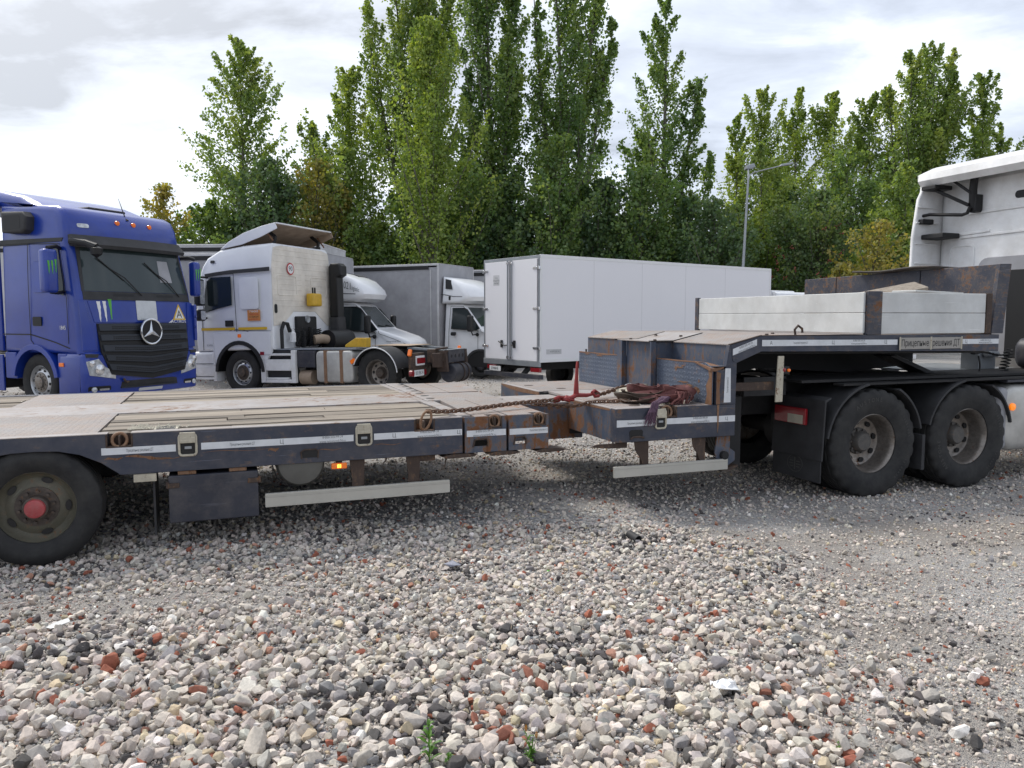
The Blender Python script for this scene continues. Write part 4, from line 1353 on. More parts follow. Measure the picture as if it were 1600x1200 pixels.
# brackets, guard rail and leg under the step
gr = part('guard_rail', MB().prism([(3.24, 0.288), (3.24, 0.388), (4.452, 0.388), (4.452, 0.285)], 'y', 0.0, 0.028), M['alu'], tl, 0.004)
part('rail_groove', MB().box(3.242, 4.45, -0.0012, 0.001, 0.362, 0.365), M['greyplate'], gr)
for x, c in ((3.53, 'rust'), (4.14, 'rust')):
    part('guard_bracket', MB().prism([(x - 0.075, 0.603), (x + 0.075, 0.603), (x + 0.075, 0.38), (x + 0.02, 0.37), (x - 0.01, 0.45), (x - 0.06, 0.52)], 'y', 0.03, 0.042).box(x + 0.02, x + 0.07, 0.0425, 0.10, 0.36, 0.60), M[c], gr, 0.003)
part('hanger_plate', MB().prism([(3.02, 0.570), (3.10, 0.592), (3.28, 0.592), (3.40, 0.60), (3.40, 0.545), (3.22, 0.548)], 'y', 0.06, 0.075), M['rust'], tl, 0.003)
part('step_belly', MB().box(X0 + 0.05, X1, 0.102, YG - 0.1, 0.61, 0.62), M['dark'], tl)
part('shackle_plate', MB().prism([(4.35, 0.60), (4.50, 0.60), (4.50, 0.48), (4.56, 0.44), (4.56, 0.36), (4.48, 0.31), (4.36, 0.33), (4.33, 0.45)], 'y', 0.04, 0.06), M['navy_v'], tl, 0.004)
part('shackle_pin', MB().cyl((4.42, -0.005, 0.42), (4.42, 0.04, 0.42), 0.04, 14), M['dark'], tl, 0.004)
part('step_foot', MB().prism([(4.45, 0.285), (4.60, 0.31), (4.60, 0.29), (4.52, 0.265), (4.40, 0.265)], 'y', 0.05, 0.2), M['rust'], tl)
part('landing_leg', MB().box(4.60, 4.76, 0.22, 0.36, 0.25, 0.95), M['dark'], tl, 0.006)
# light post under the neck
o = part('light_post', MB().prism([(4.98, 0.905), (5.065, 0.905), (5.07, 1.35), (5.00, 1.35)], 'y', -0.004, 0.012), M['ivory'], tl, 0.003)
part('lamp_bracket', MB().box(5.03, 5.16, 0.013, 0.06, 1.17, 1.25), M['black'], o, 0.01)
part('red_lamp', MB().lathe([(0, 0.001), (0, 0.02), (-0.015, 0.019), (-0.022, 0.001)], 'y', 14, (5.075, 0.011, 1.215)), M['red'], o)
part('amber_lamp', MB().lathe([(0, 0.001), (0, 0.016), (-0.015, 0.015), (-0.02, 0.001)], 'y', 14, (5.135, 0.011, 1.21)), M['orange'], o)
part('cross_tube', MB().box(4.55, 5.0, 0.05, 0.09, 1.02, 1.10), M['rust'], tl, 0.003)
part('grey_panel', MB().box(4.88, 5.4, 0.35, 0.37, 0.93, 1.12), M['blackdust'], tl)
# side boards and headboard of the gooseneck
XB, XH = 6.10, 7.93
part('corner_post', MB().box(6.095, 6.28, -0.002, 0.055, 1.546, 1.985), M['navy_head'], tl, 0.004)
part('corner_post', MB().box(6.06, 6.10, YG - 0.10, YG - 0.02, 1.546, 1.985), M['navy_head'], tl, 0.004)
part('corner_post', MB().box(7.755, 7.84, -0.001, 0.055, 1.546, 1.98), M['rust'], tl, 0.004)
bd = MB().box(6.065, 6.094, 0.03, YG - 0.105, 1.56, 1.765)
part('side_board', bd, M['board'], tl, 0.006, label='lower dented white board across the gooseneck')
part('side_board', MB().box(6.066, 6.093, 0.03, YG - 0.105, 1.768, 1.972), M['board'], tl, 0.006, label='upper dented white board across the gooseneck')
part('side_board', MB().box(6.285, 7.752, 0.006, 0.036, 1.551, 1.765), M['board'], tl, 0.006, label='lower white board along the near side')
part('side_board', MB().box(6.285, 7.752, 0.007, 0.035, 1.768, 1.975), M['board'], tl, 0.006, label='upper white board along the near side')
part('side_board', MB().box(6.285, 7.80, YG - 0.06, YG - 0.03, 1.551, 1.972), M['board'], tl, 0.006, label='far white board')
for y0, y1, a in ((0.0, 1.02, 0.10), (1.03, 2.38, 0.035), (2.39, 3.0, 0.0)):
    part('headboard_panel', MB().prism([(y0, 1.55), (y1, 1.55), (y1, 2.30 - 0.012 * y1), (y0, 2.30 - 0.012 * y0)], 'x', XH, XH + 0.06), M['navy_head'], tl, 0.005)
part('headboard_end', MB().prism([(7.842, 1.547), (8.02, 1.547), (8.10, 2.305), (7.925, 2.30)], 'y', -0.003, 0.05), M['navy_head'], tl, 0.004)
# ------------------------------------------------------------------ trucks in the yard (local x forward from the bumper, y to the truck's left)
def head(hx, hy):
    return math.atan2(hy, hx)


def flat_side(y, sg):
    """surface of a side wall at y, outward sign sg"""
    return lambda a, b_, o: (a, y + sg * o, b_)


def seam(mb, pts, S, w_=0.012, o=0.0025):
    for p, q in zip(pts[:-1], pts[1:]):
        d = Vector(q) - Vector(p)
        n = Vector((-d.y, d.x)).normalized() * w_ / 2
        e = d.normalized() * w_ / 2
        p, q = Vector(p) - e, Vector(q) + e
        mb.panel([tuple(p - n), tuple(q - n), tuple(q + n), tuple(p + n)], S, o, 0.004, 0.3)
    return mb


def rrect(x0, x1, z0, z1, r, n=4):
    q = []
    for cx, cz, a in ((x1 - r, z1 - r, 0), (x0 + r, z1 - r, 90), (x0 + r, z0 + r, 180), (x1 - r, z0 + r, 270)):
        q += [(cx + r * math.cos(R(a + 90 * k / n)), cz + r * math.sin(R(a + 90 * k / n))) for k in range(n + 1)]
    return q


# =============== blue tractor
bt = thing('tractor_truck', 'blue sleeper-cab tractor with round star badge and dark grille facing the camera at far left', 'truck', (0, 0, 0), 0)
FP = [(0.30, -0.04), (0.40, 0.03), (0.62, 0.05), (1.02, 0.045), (1.06, 0.0), (1.55, -0.02), (1.98, -0.06), (2.10, -0.09), (2.92, -0.30), (3.02, -0.34), (3.10, -0.33), (3.32, -0.39), (3.48, -0.50), (3.56, -0.72)]
fz, fx = [p[0] for p in FP], [p[1] for p in FP]
HWB = 1.24


def bulge(y, k=0.15, p=2.4):
    return k * (abs(y) / HWB) ** p


def SF(y, z, o):
    return (float(np.interp(z, fz, fx)) - bulge(y) + o, y, z)


def bfn(x, y, z):
    wgt = min(1, max(0, (x + 0.85) / 0.55))
    tp = 1 - 0.05 * max(0, (z - 2.0) / 1.6) ** 1.5
    return (x - bulge(y) * wgt, y * tp, z)


sil = [(x, z) for z, x in FP if z >= 1.0] + [(-1.2, 3.60), (-2.3, 3.66), (-2.3, 1.02)]
part('cab_shell', slab(MB(), sil, -HWB, HWB, 0.10, 4, 12, bfn), M['blue'], bt, smooth=40)
bump = [(-0.04, 0.28), (0.02, 0.30), (0.04, 0.45), (0.055, 0.62), (0.05, 1.0), (-0.02, 1.055), (-0.70, 1.05), (-0.80, 0.80), (-0.80, 0.28)]
part('bumper', slab(MB(), bump, -HWB - 0.005, HWB + 0.005, 0.10, 4, 12, bfn), M['blue'], bt, smooth=40)
part('rear_lower_panel', MB().box(-2.3, -1.97, -HWB + 0.01, HWB - 0.01, 0.55, 1.03), M['blue'], bt, 0.02)
part('chassis_frame', MB().box(-6.2, -0.8, -0.42, -0.34, 0.62, 0.90).box(-6.2, -0.8, 0.34, 0.42, 0.62, 0.90).box(-2.2, -0.5, -0.9, 0.9, 0.5, 0.95), M['dark'], bt)
# windscreen with its black surround
o = part('windscreen', MB().panel([(-1.10, 2.10), (1.10, 2.10), (1.03, 2.86), (-1.03, 2.86)], SF, 0.010, 0.016), M['wind'], bt)
part('screen_surround', MB().panel([(-1.14, 1.95), (1.14, 1.95), (1.13, 2.095), (-1.13, 2.095)], SF, 0.014, 0.02).panel([(-1.14, 2.095), (-1.105, 2.095), (-1.035, 2.86), (-1.09, 2.90)], SF, 0.014, 0.02).panel([(1.14, 2.095), (1.105, 2.095), (1.035, 2.86), (1.09, 2.90)], SF, 0.014, 0.02), M['blackdust'], o)
part('surround_vent', MB().panel(rrect(-0.62, -0.22, 2.02, 2.06, 0.018), SF, 0.017, 0.01).panel(rrect(0.28, 0.68, 2.02, 2.06, 0.018), SF, 0.017, 0.01), M['ink'], o)
part('seat_shade', MB().panel([(0.45, 2.3), (0.75, 2.3), (0.72, 2.7), (0.47, 2.7)], SF, 0.0125, 0.004), M['tent'], o)


def wiper(y0, z0, y1, z1):
    p0, p1 = Vector(SF(y0, z0, 0.03)), Vector(SF(y1, z1, 0.03))
    part('wiper', MB().tube([p0, p0.lerp(p1, 0.45) + Vector((0.02, 0, 0.05)), p0.lerp(p1, 0.8)], 0.010, 6).tube([p0.lerp(p1, 0.45), p1 + (p1 - p0) * 0.12], 0.012, 5), M['black'], o)


wiper(-0.05, 2.04, -0.72, 2.62)
wiper(0.85, 2.04, 0.22, 2.58)
# sun visor and roof front
vis = [(-0.30, 2.86), (-0.16, 2.84), (-0.13, 2.90), (-0.28, 3.06), (-0.36, 3.06)]
part('sun_visor', slab(MB(), vis, -1.20, 1.20, 0.03, 3, 12, bfn), M['blackdust'], bt)
for y in (-0.24, 0.10, 0.46):
    part('roof_marker', MB().lathe([(0, 0.001), (0.0, 0.045), (0.03, 0.04), (0.045, 0.001)], 'x', 14, SF(y, 3.33, -0.005)), M['orange'], bt)
part('corner_marker', MB().panel(rrect(-1.0, -0.80, 3.19, 3.26, 0.03), SF, 0.012, 0.02), M['lampglass'], bt)
part('roof_antenna', MB().tube([SF(0.02, 3.40, 0), Vector(SF(0.02, 3.40, 0)) + Vector((-0.05, 0, 0.05)), Vector(SF(0.02, 3.40, 0)) + Vector((-0.22, 0.0, 0.42))], [0.03, 0.012, 0.003], 6), M['black'], bt)
part('roof_hatch', MB().box(-1.5, -0.95, -0.4, 0.4, 3.585, 3.64), M['blackdust'], bt, 0.02)
# bonnet flap, corner panels, badge
part('bonnet_flap', MB().panel([(-1.0, 1.56), (1.0, 1.56), (1.02, 1.935), (-1.08, 1.935)], SF, 0.012, 0.02), M['blue'], bt, 0.006)
part('corner_panel', MB().panel([(-1.22, 1.08), (-0.98, 1.08), (-1.06, 1.55), (-1.13, 1.93), (-1.22, 1.93)], SF, 0.014, 0.02), M['blue'], bt, 0.006)
part('corner_panel', MB().panel([(1.22, 1.08), (0.98, 1.08), (1.02, 1.55), (1.06, 1.93), (1.22, 1.93)], SF, 0.014, 0.02), M['blue'], bt, 0.006)
def SG(y, z, o):
    return (float(np.interp(z, [0.5, 1.06, 1.56], [0.085, 0.062, -0.012])) - bulge(y) + o, y, z)


gb = part('grille', MB().panel([(-0.97, 1.545), (0.97, 1.545), (0.95, 1.05), (0.80, 0.66), (0.0, 0.55), (-0.80, 0.66), (-0.95, 1.05)], SG, 0.004, 0.03), M['ink'], bt)


def slat(z0, z1, w0, w1, sag):
    p = [(-w0, z1), (w0, z1), (w1, z0)]
    q = [(w1 * (1 - 2 * k / 8), z0 - sag * (1 - abs(1 - 2 * k / 8))) for k in range(9)]
    top = [(-w0 * (1 - 2 * k / 8), z1 - sag * (1 - abs(1 - 2 * k / 8))) for k in range(9)]
    return MB().panel(top + q, SG, 0.035, 0.035, 0.2)


for z0, z1, a, c, sg in ((1.415, 1.535, 0.955, 0.95, 0.0), (1.245, 1.355, 0.945, 0.94, 0.0), (1.06, 1.18, 0.925, 0.91, 0.03), (0.90, 1.01, 0.90, 0.87, 0.06), (0.735, 0.85, 0.86, 0.81, 0.09)):
    s_ = part('grille_slat', slat(z0, z1, a, c, sg), M['grille'], bt, 0.008)
    zc = (z0 + z1) / 2
    mesh_ = MB()
    for k in range(-17, 18):
        y = k * 0.042
        if abs(y) < 0.22 and z0 > 1.2:
            continue
        zz = zc - sg * (1 - abs(y) / a)
        for dz in (-0.018, 0.014):
            mesh_.panel([(y - 0.014, zz + dz - 0.010), (y + 0.014, zz + dz - 0.010), (y + 0.014, zz + dz + 0.010), (y - 0.014, zz + dz + 0.010)], SG, 0.0385, 0.006, 1)
    part('mesh_holes', mesh_, M['ink'], s_, smooth=0)
star = thing
bc = Vector(SG(0.0, 1.395, 0.085))
ob = part('badge', MB().lathe([(-0.04, 0.001), (-0.03, 0.20), (0.0, 0.235), (0.012, 0.235), (0.012, 0.20), (-0.005, 0.001)], 'x', 40, bc), M['ink'], bt)
part('badge_ring', MB().lathe([(0.0, 0.205), (0.02, 0.208), (0.026, 0.222), (0.02, 0.236), (0.0, 0.24)], 'x', 40, bc), M['chrome'], ob)
sm_ = MB()
for k in range(3):
    a = PI / 2 + k * 2 * PI / 3
    tip = bc + Vector((0.012, 0.205 * math.cos(a), 0.205 * math.sin(a)))
    l = bc + Vector((0.012, 0.046 * math.cos(a + PI / 3), 0.046 * math.sin(a + PI / 3)))
    r_ = bc + Vector((0.012, 0.046 * math.cos(a - PI / 3), 0.046 * math.sin(a - PI / 3)))
    c_ = bc + Vector((0.04, 0, 0))
    b_ = bc + Vector((0.002, 0, 0))
    sm_.add([tip, l, c_, r_, b_], [(0, 1, 2), (0, 2, 3), (0, 4, 1), (0, 3, 4)])
part('badge_star', sm_, M['chrome'], ob, smooth=0)
# things stuck on the bonnet
part('white_plate', MB().panel(rrect(-0.20, 0.24, 1.60, 1.95, 0.01, 1), SF, 0.020, 0.006), M['aluplate'], bt)
part('warning_triangle', MB().panel([(0.62, 1.60), (0.98, 1.60), (0.80, 1.905)], SF, 0.0145, 0.004), M['yellowtape'], bt)
part('warning_triangle', MB().panel([(0.67, 1.628), (0.93, 1.628), (0.80, 1.85)], SF, 0.0165, 0.003), M['signwhite'], bt)
part('lettering', MB().text('A', 0.20, lambda a, b_, h: SF(0.80 + a, 1.705 + b_, 0.0185), sx=1.1), M['ink'], bt, smooth=0)
part('lettering', MB().text('ACTROS', 0.085, lambda a, b_, h: SF(0.77 + a, 1.572 + b_, 0.0185), sx=1.25).panel([(0.50, 1.545), (0.62, 1.615), (0.60, 1.56)], SF, 0.016, 0.003), M['signwhite'], bt, smooth=0)


def claws(fn, mats, sc=1.0):
    pts = [(-0.10, 0.0), (0.0, -0.02), (0.10, 0.03)]
    rc = random.Random(3)
    out = []
    for i, (cx, dz) in enumerate(pts):
        n = 7
        lft = [(cx - 0.030 * (1 - k / n) - 0.006 + rc.uniform(-0.006, 0.006) + 0.012 * k / n, 0.17 - dz * 0.3 - 0.36 * k / n + (0.05 if i == 2 else 0)) for k in range(n + 1)]
        rgt = [(cx + 0.030 * (1 - 0.5 * k / n) + rc.uniform(-0.006, 0.006), 0.17 - dz * 0.3 - 0.34 * k / n + (0.05 if i == 2 else 0)) for k in range(n + 1)]
        poly = lft + rgt[::-1]
        q = MB()
        # strip of quads keeps it planar and simple
        v = []
        for a, b_ in zip(lft, rgt):
            v += [fn(a[0] * sc, a[1] * sc), fn(b_[0] * sc, b_[1] * sc)]
        q.add(v, [(2 * k, 2 * k + 1, 2 * k + 3, 2 * k + 2) for k in range(n)])
        out.append((q, mats[i]))
    return out


for q, mm in claws(lambda a, b_: SF(-0.80 + a, 1.755 + b_, 0.0135), (M['signwhite'], M['signwhite'], M['claw_g'])):
    part('claw_mark', q, mm, bt, smooth=0)
# lamps, lower intake, plate
for sg in (-1, 1):
    def SL(y, z, o_, sg=sg):
        return SF(y * sg, z, o_)
    hl = part('headlight', MB().panel([(0.72, 0.58), (1.16, 0.66), (1.20, 0.90), (1.0, 0.94), (0.90, 0.80), (0.72, 0.70)], SL, 0.018, 0.03), M['lampglass'], bt, 0.006)
    part('lamp_lens', MB().lathe([(0.0, 0.001), (0.0, 0.085), (0.02, 0.09), (0.024, 0.075), (0.03, 0.001)], 'x', 22, SL(1.0, 0.755, 0.012)), M['chrome'], hl)
    part('lamp_lens', MB().lathe([(0.0, 0.001), (0.0, 0.05), (0.02, 0.052), (0.028, 0.001)], 'x', 16, SL(1.12, 0.86, 0.012)), M['chrome'], hl)
    fl = part('fog_light_recess', MB().panel(rrect(0.80, 1.18, 0.34, 0.47, 0.03), SL, 0.008, 0.02), M['ink'], bt)
    part('fog_light', MB().lathe([(0.0, 0.001), (0.0, 0.048), (0.022, 0.046), (0.03, 0.001)], 'x', 16, SL(1.09, 0.41, 0.008)), M['lampglass'], fl)
    part('day_light', MB().panel(rrect(0.83, 1.0, 0.39, 0.425, 0.012), SL, 0.016, 0.012), M['chrome'], fl)
    part('bumper_duct', MB().panel([(1.02, 0.96), (1.2, 0.97), (1.2, 1.03), (0.99, 1.02)], SL, 0.012, 0.02), M['blackdust'], bt)
part('lower_intake', MB().panel([(-0.66, 0.30), (0.66, 0.30), (0.60, 0.52), (0.50, 0.535), (-0.50, 0.535), (-0.60, 0.52)], SF, 0.006, 0.02), M['blackdust'], bt)
part('intake_bar', MB().panel([(-0.62, 0.405), (0.62, 0.405), (0.61, 0.43), (-0.61, 0.43)], SF, 0.02, 0.03), M['grille'], bt)
pl_ = part('number_plate', MB().panel(rrect(-0.26, 0.26, 0.275, 0.385, 0.012), SF, 0.034, 0.012), M['signwhite'], bt)
part('lettering', MB().text('898 АВ 763', 0.088, lambda a, b_, h: SF(a, 0.33 + b_, 0.0365)), M['ink'], pl_, smooth=0)
part('tow_hook', MB().tube([SF(-0.56, 0.56, 0.0), SF(-0.60, 0.57, 0.06), SF(-0.56, 0.51, 0.07), SF(-0.50, 0.52, 0.04)], 0.022, 7), M['rust'], bt)
# right side: door, window, seams, mirrors, wheel
SR = lambda a, b_, o: bfn(a, -HWB - o, b_)
part('door_window', MB().panel([(-0.95, 2.10), (-0.42, 2.02), (-0.44, 2.25), (-0.60, 2.82), (-0.95, 2.84)], SR, 0.004, 0.008), M['glass'], bt)
sm_ = MB()
seam(sm_, [(-0.33, 1.2), (-0.33, 1.95), (-0.55, 2.9), (-1.5, 2.93), (-1.5, 1.25), (-1.35, 1.12)], SR)
seam(sm_, [(-2.28, 2.93), (-1.5, 2.93)], SR, 0.03)
seam(sm_, [(-2.28, 1.35), (-1.5, 1.35), (-0.3, 1.12)], SR, 0.02)
part('door_seams', sm_, M['ink'], bt)
part('cab_recess', MB().panel(rrect(-1.40, -1.03, 2.08, 2.62, 0.08), SR, 0.004, 0.008), M['blue'], bt, 0.004)
dh = part('door_handle', MB().panel(rrect(-1.42, -1.18, 1.50, 1.66, 0.03), SR, 0.006, 0.012), M['ink'], bt)
part('lettering', MB().text('1845', 0.10, lambda a, b_, h: SR(-0.52 + a, 1.47 + b_, 0.004), sx=1.2), M['chrome'], bt, smooth=0)
part('roof_band', MB().panel([(-2.28, 2.94), (-0.45, 2.94), (-0.40, 3.0), (-2.28, 3.02)], SR, 0.008, 0.012), M['black'], bt)
mr = part('mirror', slab(MB(), rrect(-0.57, -0.37, 2.06, 2.78, 0.06), -1.66, -1.42, 0.05, 3, 3), M['blue'], bt, 0.0)
part('mirror_arm', MB().tube([(-0.62, -1.22, 2.82), (-0.5, -1.36, 2.84), (-0.45, -1.56, 2.80)], 0.035, 8).tube([(-0.55, -1.24, 2.08), (-0.48, -1.38, 2.06), (-0.47, -1.52, 2.07)], 0.03, 8), M['black'], mr)
part('mirror_glass', MB().panel(rrect(-1.63, -1.45, 2.12, 2.72, 0.03), lambda a, b_, o: (-0.575 - o, a, b_), 0.002, 0.006), M['chrome'], mr)
for q, mm in claws(lambda a, b_: (-0.365, -1.54 + a * 0.62, 2.48 + b_ * 0.62), (M['claw_g'],) * 3):
    part('claw_mark', q, mm, mr, smooth=0)
part('kerb_mirror', MB().tube([(-0.36, -1.20, 2.93), (-0.10, -1.10, 2.90), (0.05, -1.02, 2.82)], [0.06, 0.055, 0.08], 10).lathe([(-0.10, 0.02), (-0.05, 0.09), (0.05, 0.10), (0.09, 0.03)], 'z', 14, (0.06, -1.02, 2.76)), M['black'], bt)
mr = part('mirror', slab(MB(), rrect(-0.32, -0.12, 2.06, 2.74, 0.06), 1.27, 1.43, 0.05, 3, 3), M['blue'], bt)
part('mirror_arm', MB().tube([(-0.5, 1.2, 2.80), (-0.3, 1.28, 2.82), (-0.20, 1.34, 2.78)], 0.035, 8), M['black'], mr)
for q, mm in claws(lambda a, b_: (-0.115, 1.35 + a * 0.5, 2.48 + b_ * 0.62), (M['claw_g'],) * 3):
    part('claw_mark', q, mm, mr, smooth=0)
part('side_vanes', MB().box(-0.30, -0.10, 1.20, 1.27, 1.2, 1.9).box(-0.16, -0.06, 1.20, 1.24, 1.65, 1.68).box(-0.16, -0.06, 1.20, 1.24, 1.45, 1.48), M['blue'], bt, 0.02)
aw = arc(-1.42, 0.52, 0.66, 8, 172, 14)
aw2 = arc(-1.42, 0.52, 0.56, 172, 8, 14)
part('wheel_arch', MB().prism(aw + aw2, 'y', -1.275, -0.80), M['blue'], bt, 0.01)
part('wheel_arch', MB().prism(aw + aw2, 'y', 0.80, 1.275), M['blue'], bt, 0.01)
part('arch_lining', MB().prism(arc(-1.42, 0.52, 0.56, 2, 178, 12), 'y', -0.82, 0.82), M['ink'], bt)
part('step_panel', MB().box(-0.80, -0.55, -1.24, -0.9, 0.30, 1.03), M['blue'], bt, 0.02)
part('side_marker', MB().box(-0.74, -0.62, -1.262, -1.238, 0.80, 0.87), M['orange'], bt, 0.008)
for sg in (-1, 1):
    wheel(bt, 'steer_b', 0.50, 0.30, 0.30, 'steer', (-1.42, sg * 1.04, 0.50), sg > 0, 0.3, rm='aluplate', hm='steel_dish')
    wheel(bt, 'dish_b', 0.50, 0.30, 0.30, 'dish', (-5.1, sg * 1.04, 0.50), sg > 0, 0.3)
    part('side_skirt', MB().box(-4.3, -2.35, sg * 1.22 - 0.02, sg * 1.22 + 0.02, 0.32, 0.98), M['blue'], bt, 0.01)
    part('fuel_tank', MB().box(-4.2, -2.4, min(sg * 0.65, sg * 1.18), max(sg * 0.65, sg * 1.18), 0.36, 0.95), M['dark'], bt, 0.04)
    # cab side fairing behind the doors, roof air deflector
    part('side_fairing', slab(MB(), [(-2.32, 1.05), (-2.32, 3.70), (-2.85, 3.78), (-3.7, 3.80), (-3.7, 1.05)], sg * 1.215 - 0.03, sg * 1.215 + 0.03, 0.02, 2, 2), M['blue'], bt)
part('roof_deflector', slab(MB(), [(-1.15, 3.56), (-1.35, 3.66), (-1.75, 3.80), (-2.4, 3.93), (-3.0, 3.97), (-3.7, 3.97), (-3.7, 3.60), (-2.3, 3.55)], -1.16, 1.16, 0.16, 5, 8), M['blue'], bt, smooth=40)
part('roof_horn_box', slab(MB(), [(-2.0, 3.13), (-1.45, 3.10), (-1.33, 3.16), (-1.30, 3.38), (-1.40, 3.47), (-2.0, 3.50)], -1.36, -1.10, 0.05, 3, 3), M['blackdust'], bt)
part('horn_box_screen', MB().panel(rrect(-1.92, -1.45, 3.17, 3.42, 0.05), flat_side(-1.36, -1), 0.003, 0.006), M['ink'], bt)
BH = Vector((0.905, -0.425)).normalized()
BL = Vector((-BH.y, BH.x))
P_ = Vector((-7.34, 13.25)) + BL * 1.25
bt.location = (P_.x, P_.y, 0.03)
bt.scale = (1, 1, 1.025)
bt.rotation_euler = (0, 0, head(BH.x, BH.y))

# =============== white tractor seen from behind, heading away to the left
kt = thing('tractor_truck', 'white tractor seen from behind with dusty cab back, black snorkel and bare fifth-wheel frame', 'truck', (0, 0, 0), 0)
HW = 1.22
ks = [(0.0, 0.95), (0.03, 1.4), (-0.02, 1.95), (-0.20, 2.78), (-0.26, 2.92), (-0.42, 3.10), (-0.85, 3.27), (-1.5, 3.34), (-2.30, 3.36), (-2.34, 3.30), (-2.34, 1.55), (-2.05, 1.50), (-2.05, 1.02), (-1.9, 0.95)]
ksf = lambda x, y, z: (x - 0.12 * (abs(y) / HW) ** 2.4 * min(1, max(0, (x + 0.8) / 0.5)), y * (1 - 0.10 * max(0, (z - 2.75) / 0.6) ** 1.6), z)
ks2 = [(0.0, 0.98), (0.03, 1.4), (-0.02, 1.95), (-0.20, 2.78), (-0.26, 2.92), (-0.42, 3.10), (-0.85, 3.27), (-1.5, 3.34), (-2.30, 3.36), (-2.34, 3.30), (-2.34, 1.02)]
part('cab_shell', slab(MB(), ks2, -HW, HW, 0.07, 3, 10, ksf), M['white'], kt, smooth=38)
SK = lambda a, b_, o: ksf(a, HW + o, b_)
part('windscreen', MB().panel([(-1.05, 2.0), (1.05, 2.0), (1.0, 2.76), (-1.0, 2.76)], lambda y, z, o: ksf(float(np.interp(z, [1.95, 2.78], [-0.02, -0.20])) + o, y, z), 0.006, 0.01), M['wind'], kt)
part('front_grille', MB().panel([(-0.9, 1.0), (0.9, 1.0), (0.95, 1.9), (-0.95, 1.9)], lambda y, z, o: ksf(0.03 + o, y, z), 0.004, 0.012), M['grille'], kt)
part('bumper', slab(MB(), [(0.06, 0.35), (0.10, 0.5), (0.08, 0.98), (-0.55, 0.98), (-0.62, 0.35)], -HW - 0.02, HW + 0.02, 0.08, 3, 8, ksf), M['white2'], kt)
# side
part('door_window', MB().panel([(-1.22, 2.02), (-0.26, 1.86), (-0.33, 2.30), (-0.42, 2.58), (-0.60, 2.66), (-1.22, 2.66)], SK, 0.004, 0.008), M['glass'], kt)
sm_ = MB()
seam(sm_, [(-0.20, 1.02), (-0.20, 1.75), (-0.42, 2.70), (-1.30, 2.72), (-1.33, 1.42)], SK, 0.014)
seam(sm_, arc(-1.35, 0.62, 0.86, 75, 165, 8), SK, 0.012)
seam(sm_, [(-2.3, 1.43), (-1.25, 1.45)], SK, 0.010)
seam(sm_, [(-2.28, 1.25), (-1.62, 1.27)], SK, 0.010)
part('door_seams', sm_, M['blackdust'], kt)
part('cab_recess', MB().panel(rrect(-2.0, -1.45, 1.92, 2.62, 0.08), SK, 0.005, 0.008), M['white'], kt, 0.004)
part('roof_band', MB().panel([(-2.33, 2.83), (-1.2, 2.80), (-0.35, 2.74), (-0.38, 2.66), (-1.2, 2.72), (-2.33, 2.74)], SK, 0.010, 0.016), M['blackdust'], kt)
part('visor_vent', MB().panel(rrect(-0.72, -0.58, 2.98, 3.04, 0.02), SK, 0.02, 0.04), M['black'], kt)
for a, c in ((-1.28, -0.16), (-2.20, -1.38)):
    part('yellow_tape', MB().panel([(a, 1.46), (c, 1.46), (c, 1.52), (a, 1.52)], SK, 0.003, 0.004), M['yellowtape'], kt)
part('door_handle', MB().panel(rrect(-1.24, -1.0, 1.545, 1.68, 0.01, 1), SK, 0.006, 0.01), M['ink'], kt)
so = part('sticker', MB().panel([(-2.02, 1.66), (-1.66, 1.66), (-1.66, 1.90), (-2.02, 1.90)], SK, 0.003, 0.004), M['fadeorange'], kt)
for z, s_, tx, mm in ((1.865, 0.06, '7800', 'signwhite'), (1.80, 0.05, 'ГРУЗОПЕРЕВ', 'signred'), (1.745, 0.05, 'ОЗКИ', 'ink'), (1.69, 0.045, '8-922-71', 'signred')):
    part('lettering', MB().text(tx, s_, lambda a, b_, h, z=z: SK(-1.84 - a, z + b_, 0.0045), fit=0.26), M[mm], so, smooth=0)
part('side_marker', MB().panel(rrect(-1.46, -1.36, 1.29, 1.37, 0.02), SK, 0.02, 0.025), M['orange'], kt)
part('lettering', MB().text('KAMAZ', 0.07, lambda a, b_, h: SK(-0.45 - a, 1.12 + b_, 0.003), sx=1.2), M['galv'], kt, smooth=0)
# wheel arch, steps
aw = arc(-1.38, 0.50, 0.72, 2, 178, 16)
aw2 = arc(-1.38, 0.50, 0.63, 178, 2, 16)
for sg in (1, -1):
    ya, yb = sorted((sg * 0.85, sg * 1.255))
    part('wheel_arch', MB().prism(aw + aw2, 'y', ya, yb), M['black'], kt, 0.01)
    part('arch_panel', MB().prism([(-0.62, 0.97), (-0.68, 0.62)] + [p for p in arc(-1.38, 0.50, 0.725, 12, 168, 14)] + [(-2.30, 0.98), (-2.30, 1.42), (-0.62, 1.42)], 'y', *sorted((sg * 1.16, sg * 1.235))), M['white'], kt, 0.006)
    part('door_step', MB().box(-0.66, 0.02, *sorted((sg * 0.9, sg * 1.24)), 0.34, 0.40).box(-0.66, 0.0, *sorted((sg * 0.95, sg * 1.24)), 0.66, 0.70).box(-0.66, 0.0, sg * 0.93 - 0.01, sg * 0.93 + 0.01, 0.40, 0.97).box(-0.68, -0.58, *sorted((sg * 0.95, sg * 1.23)), 0.30, 0.97), M['white2'], kt, 0.008)
    part('step_tread', MB().box(-0.60, -0.04, *sorted((sg * 1.0, sg * 1.242)), 0.402, 0.412).box(-0.60, -0.04, *sorted((sg * 1.0, sg * 1.243)), 0.702, 0.712), M['ink'], kt)
part('arch_lining', MB().prism(arc(-1.38, 0.50, 0.63, 2, 178, 12), 'y', -0.86, 0.86), M['ink'], kt)
lf = MB()
YS0, YS1 = 1.14, 1.235
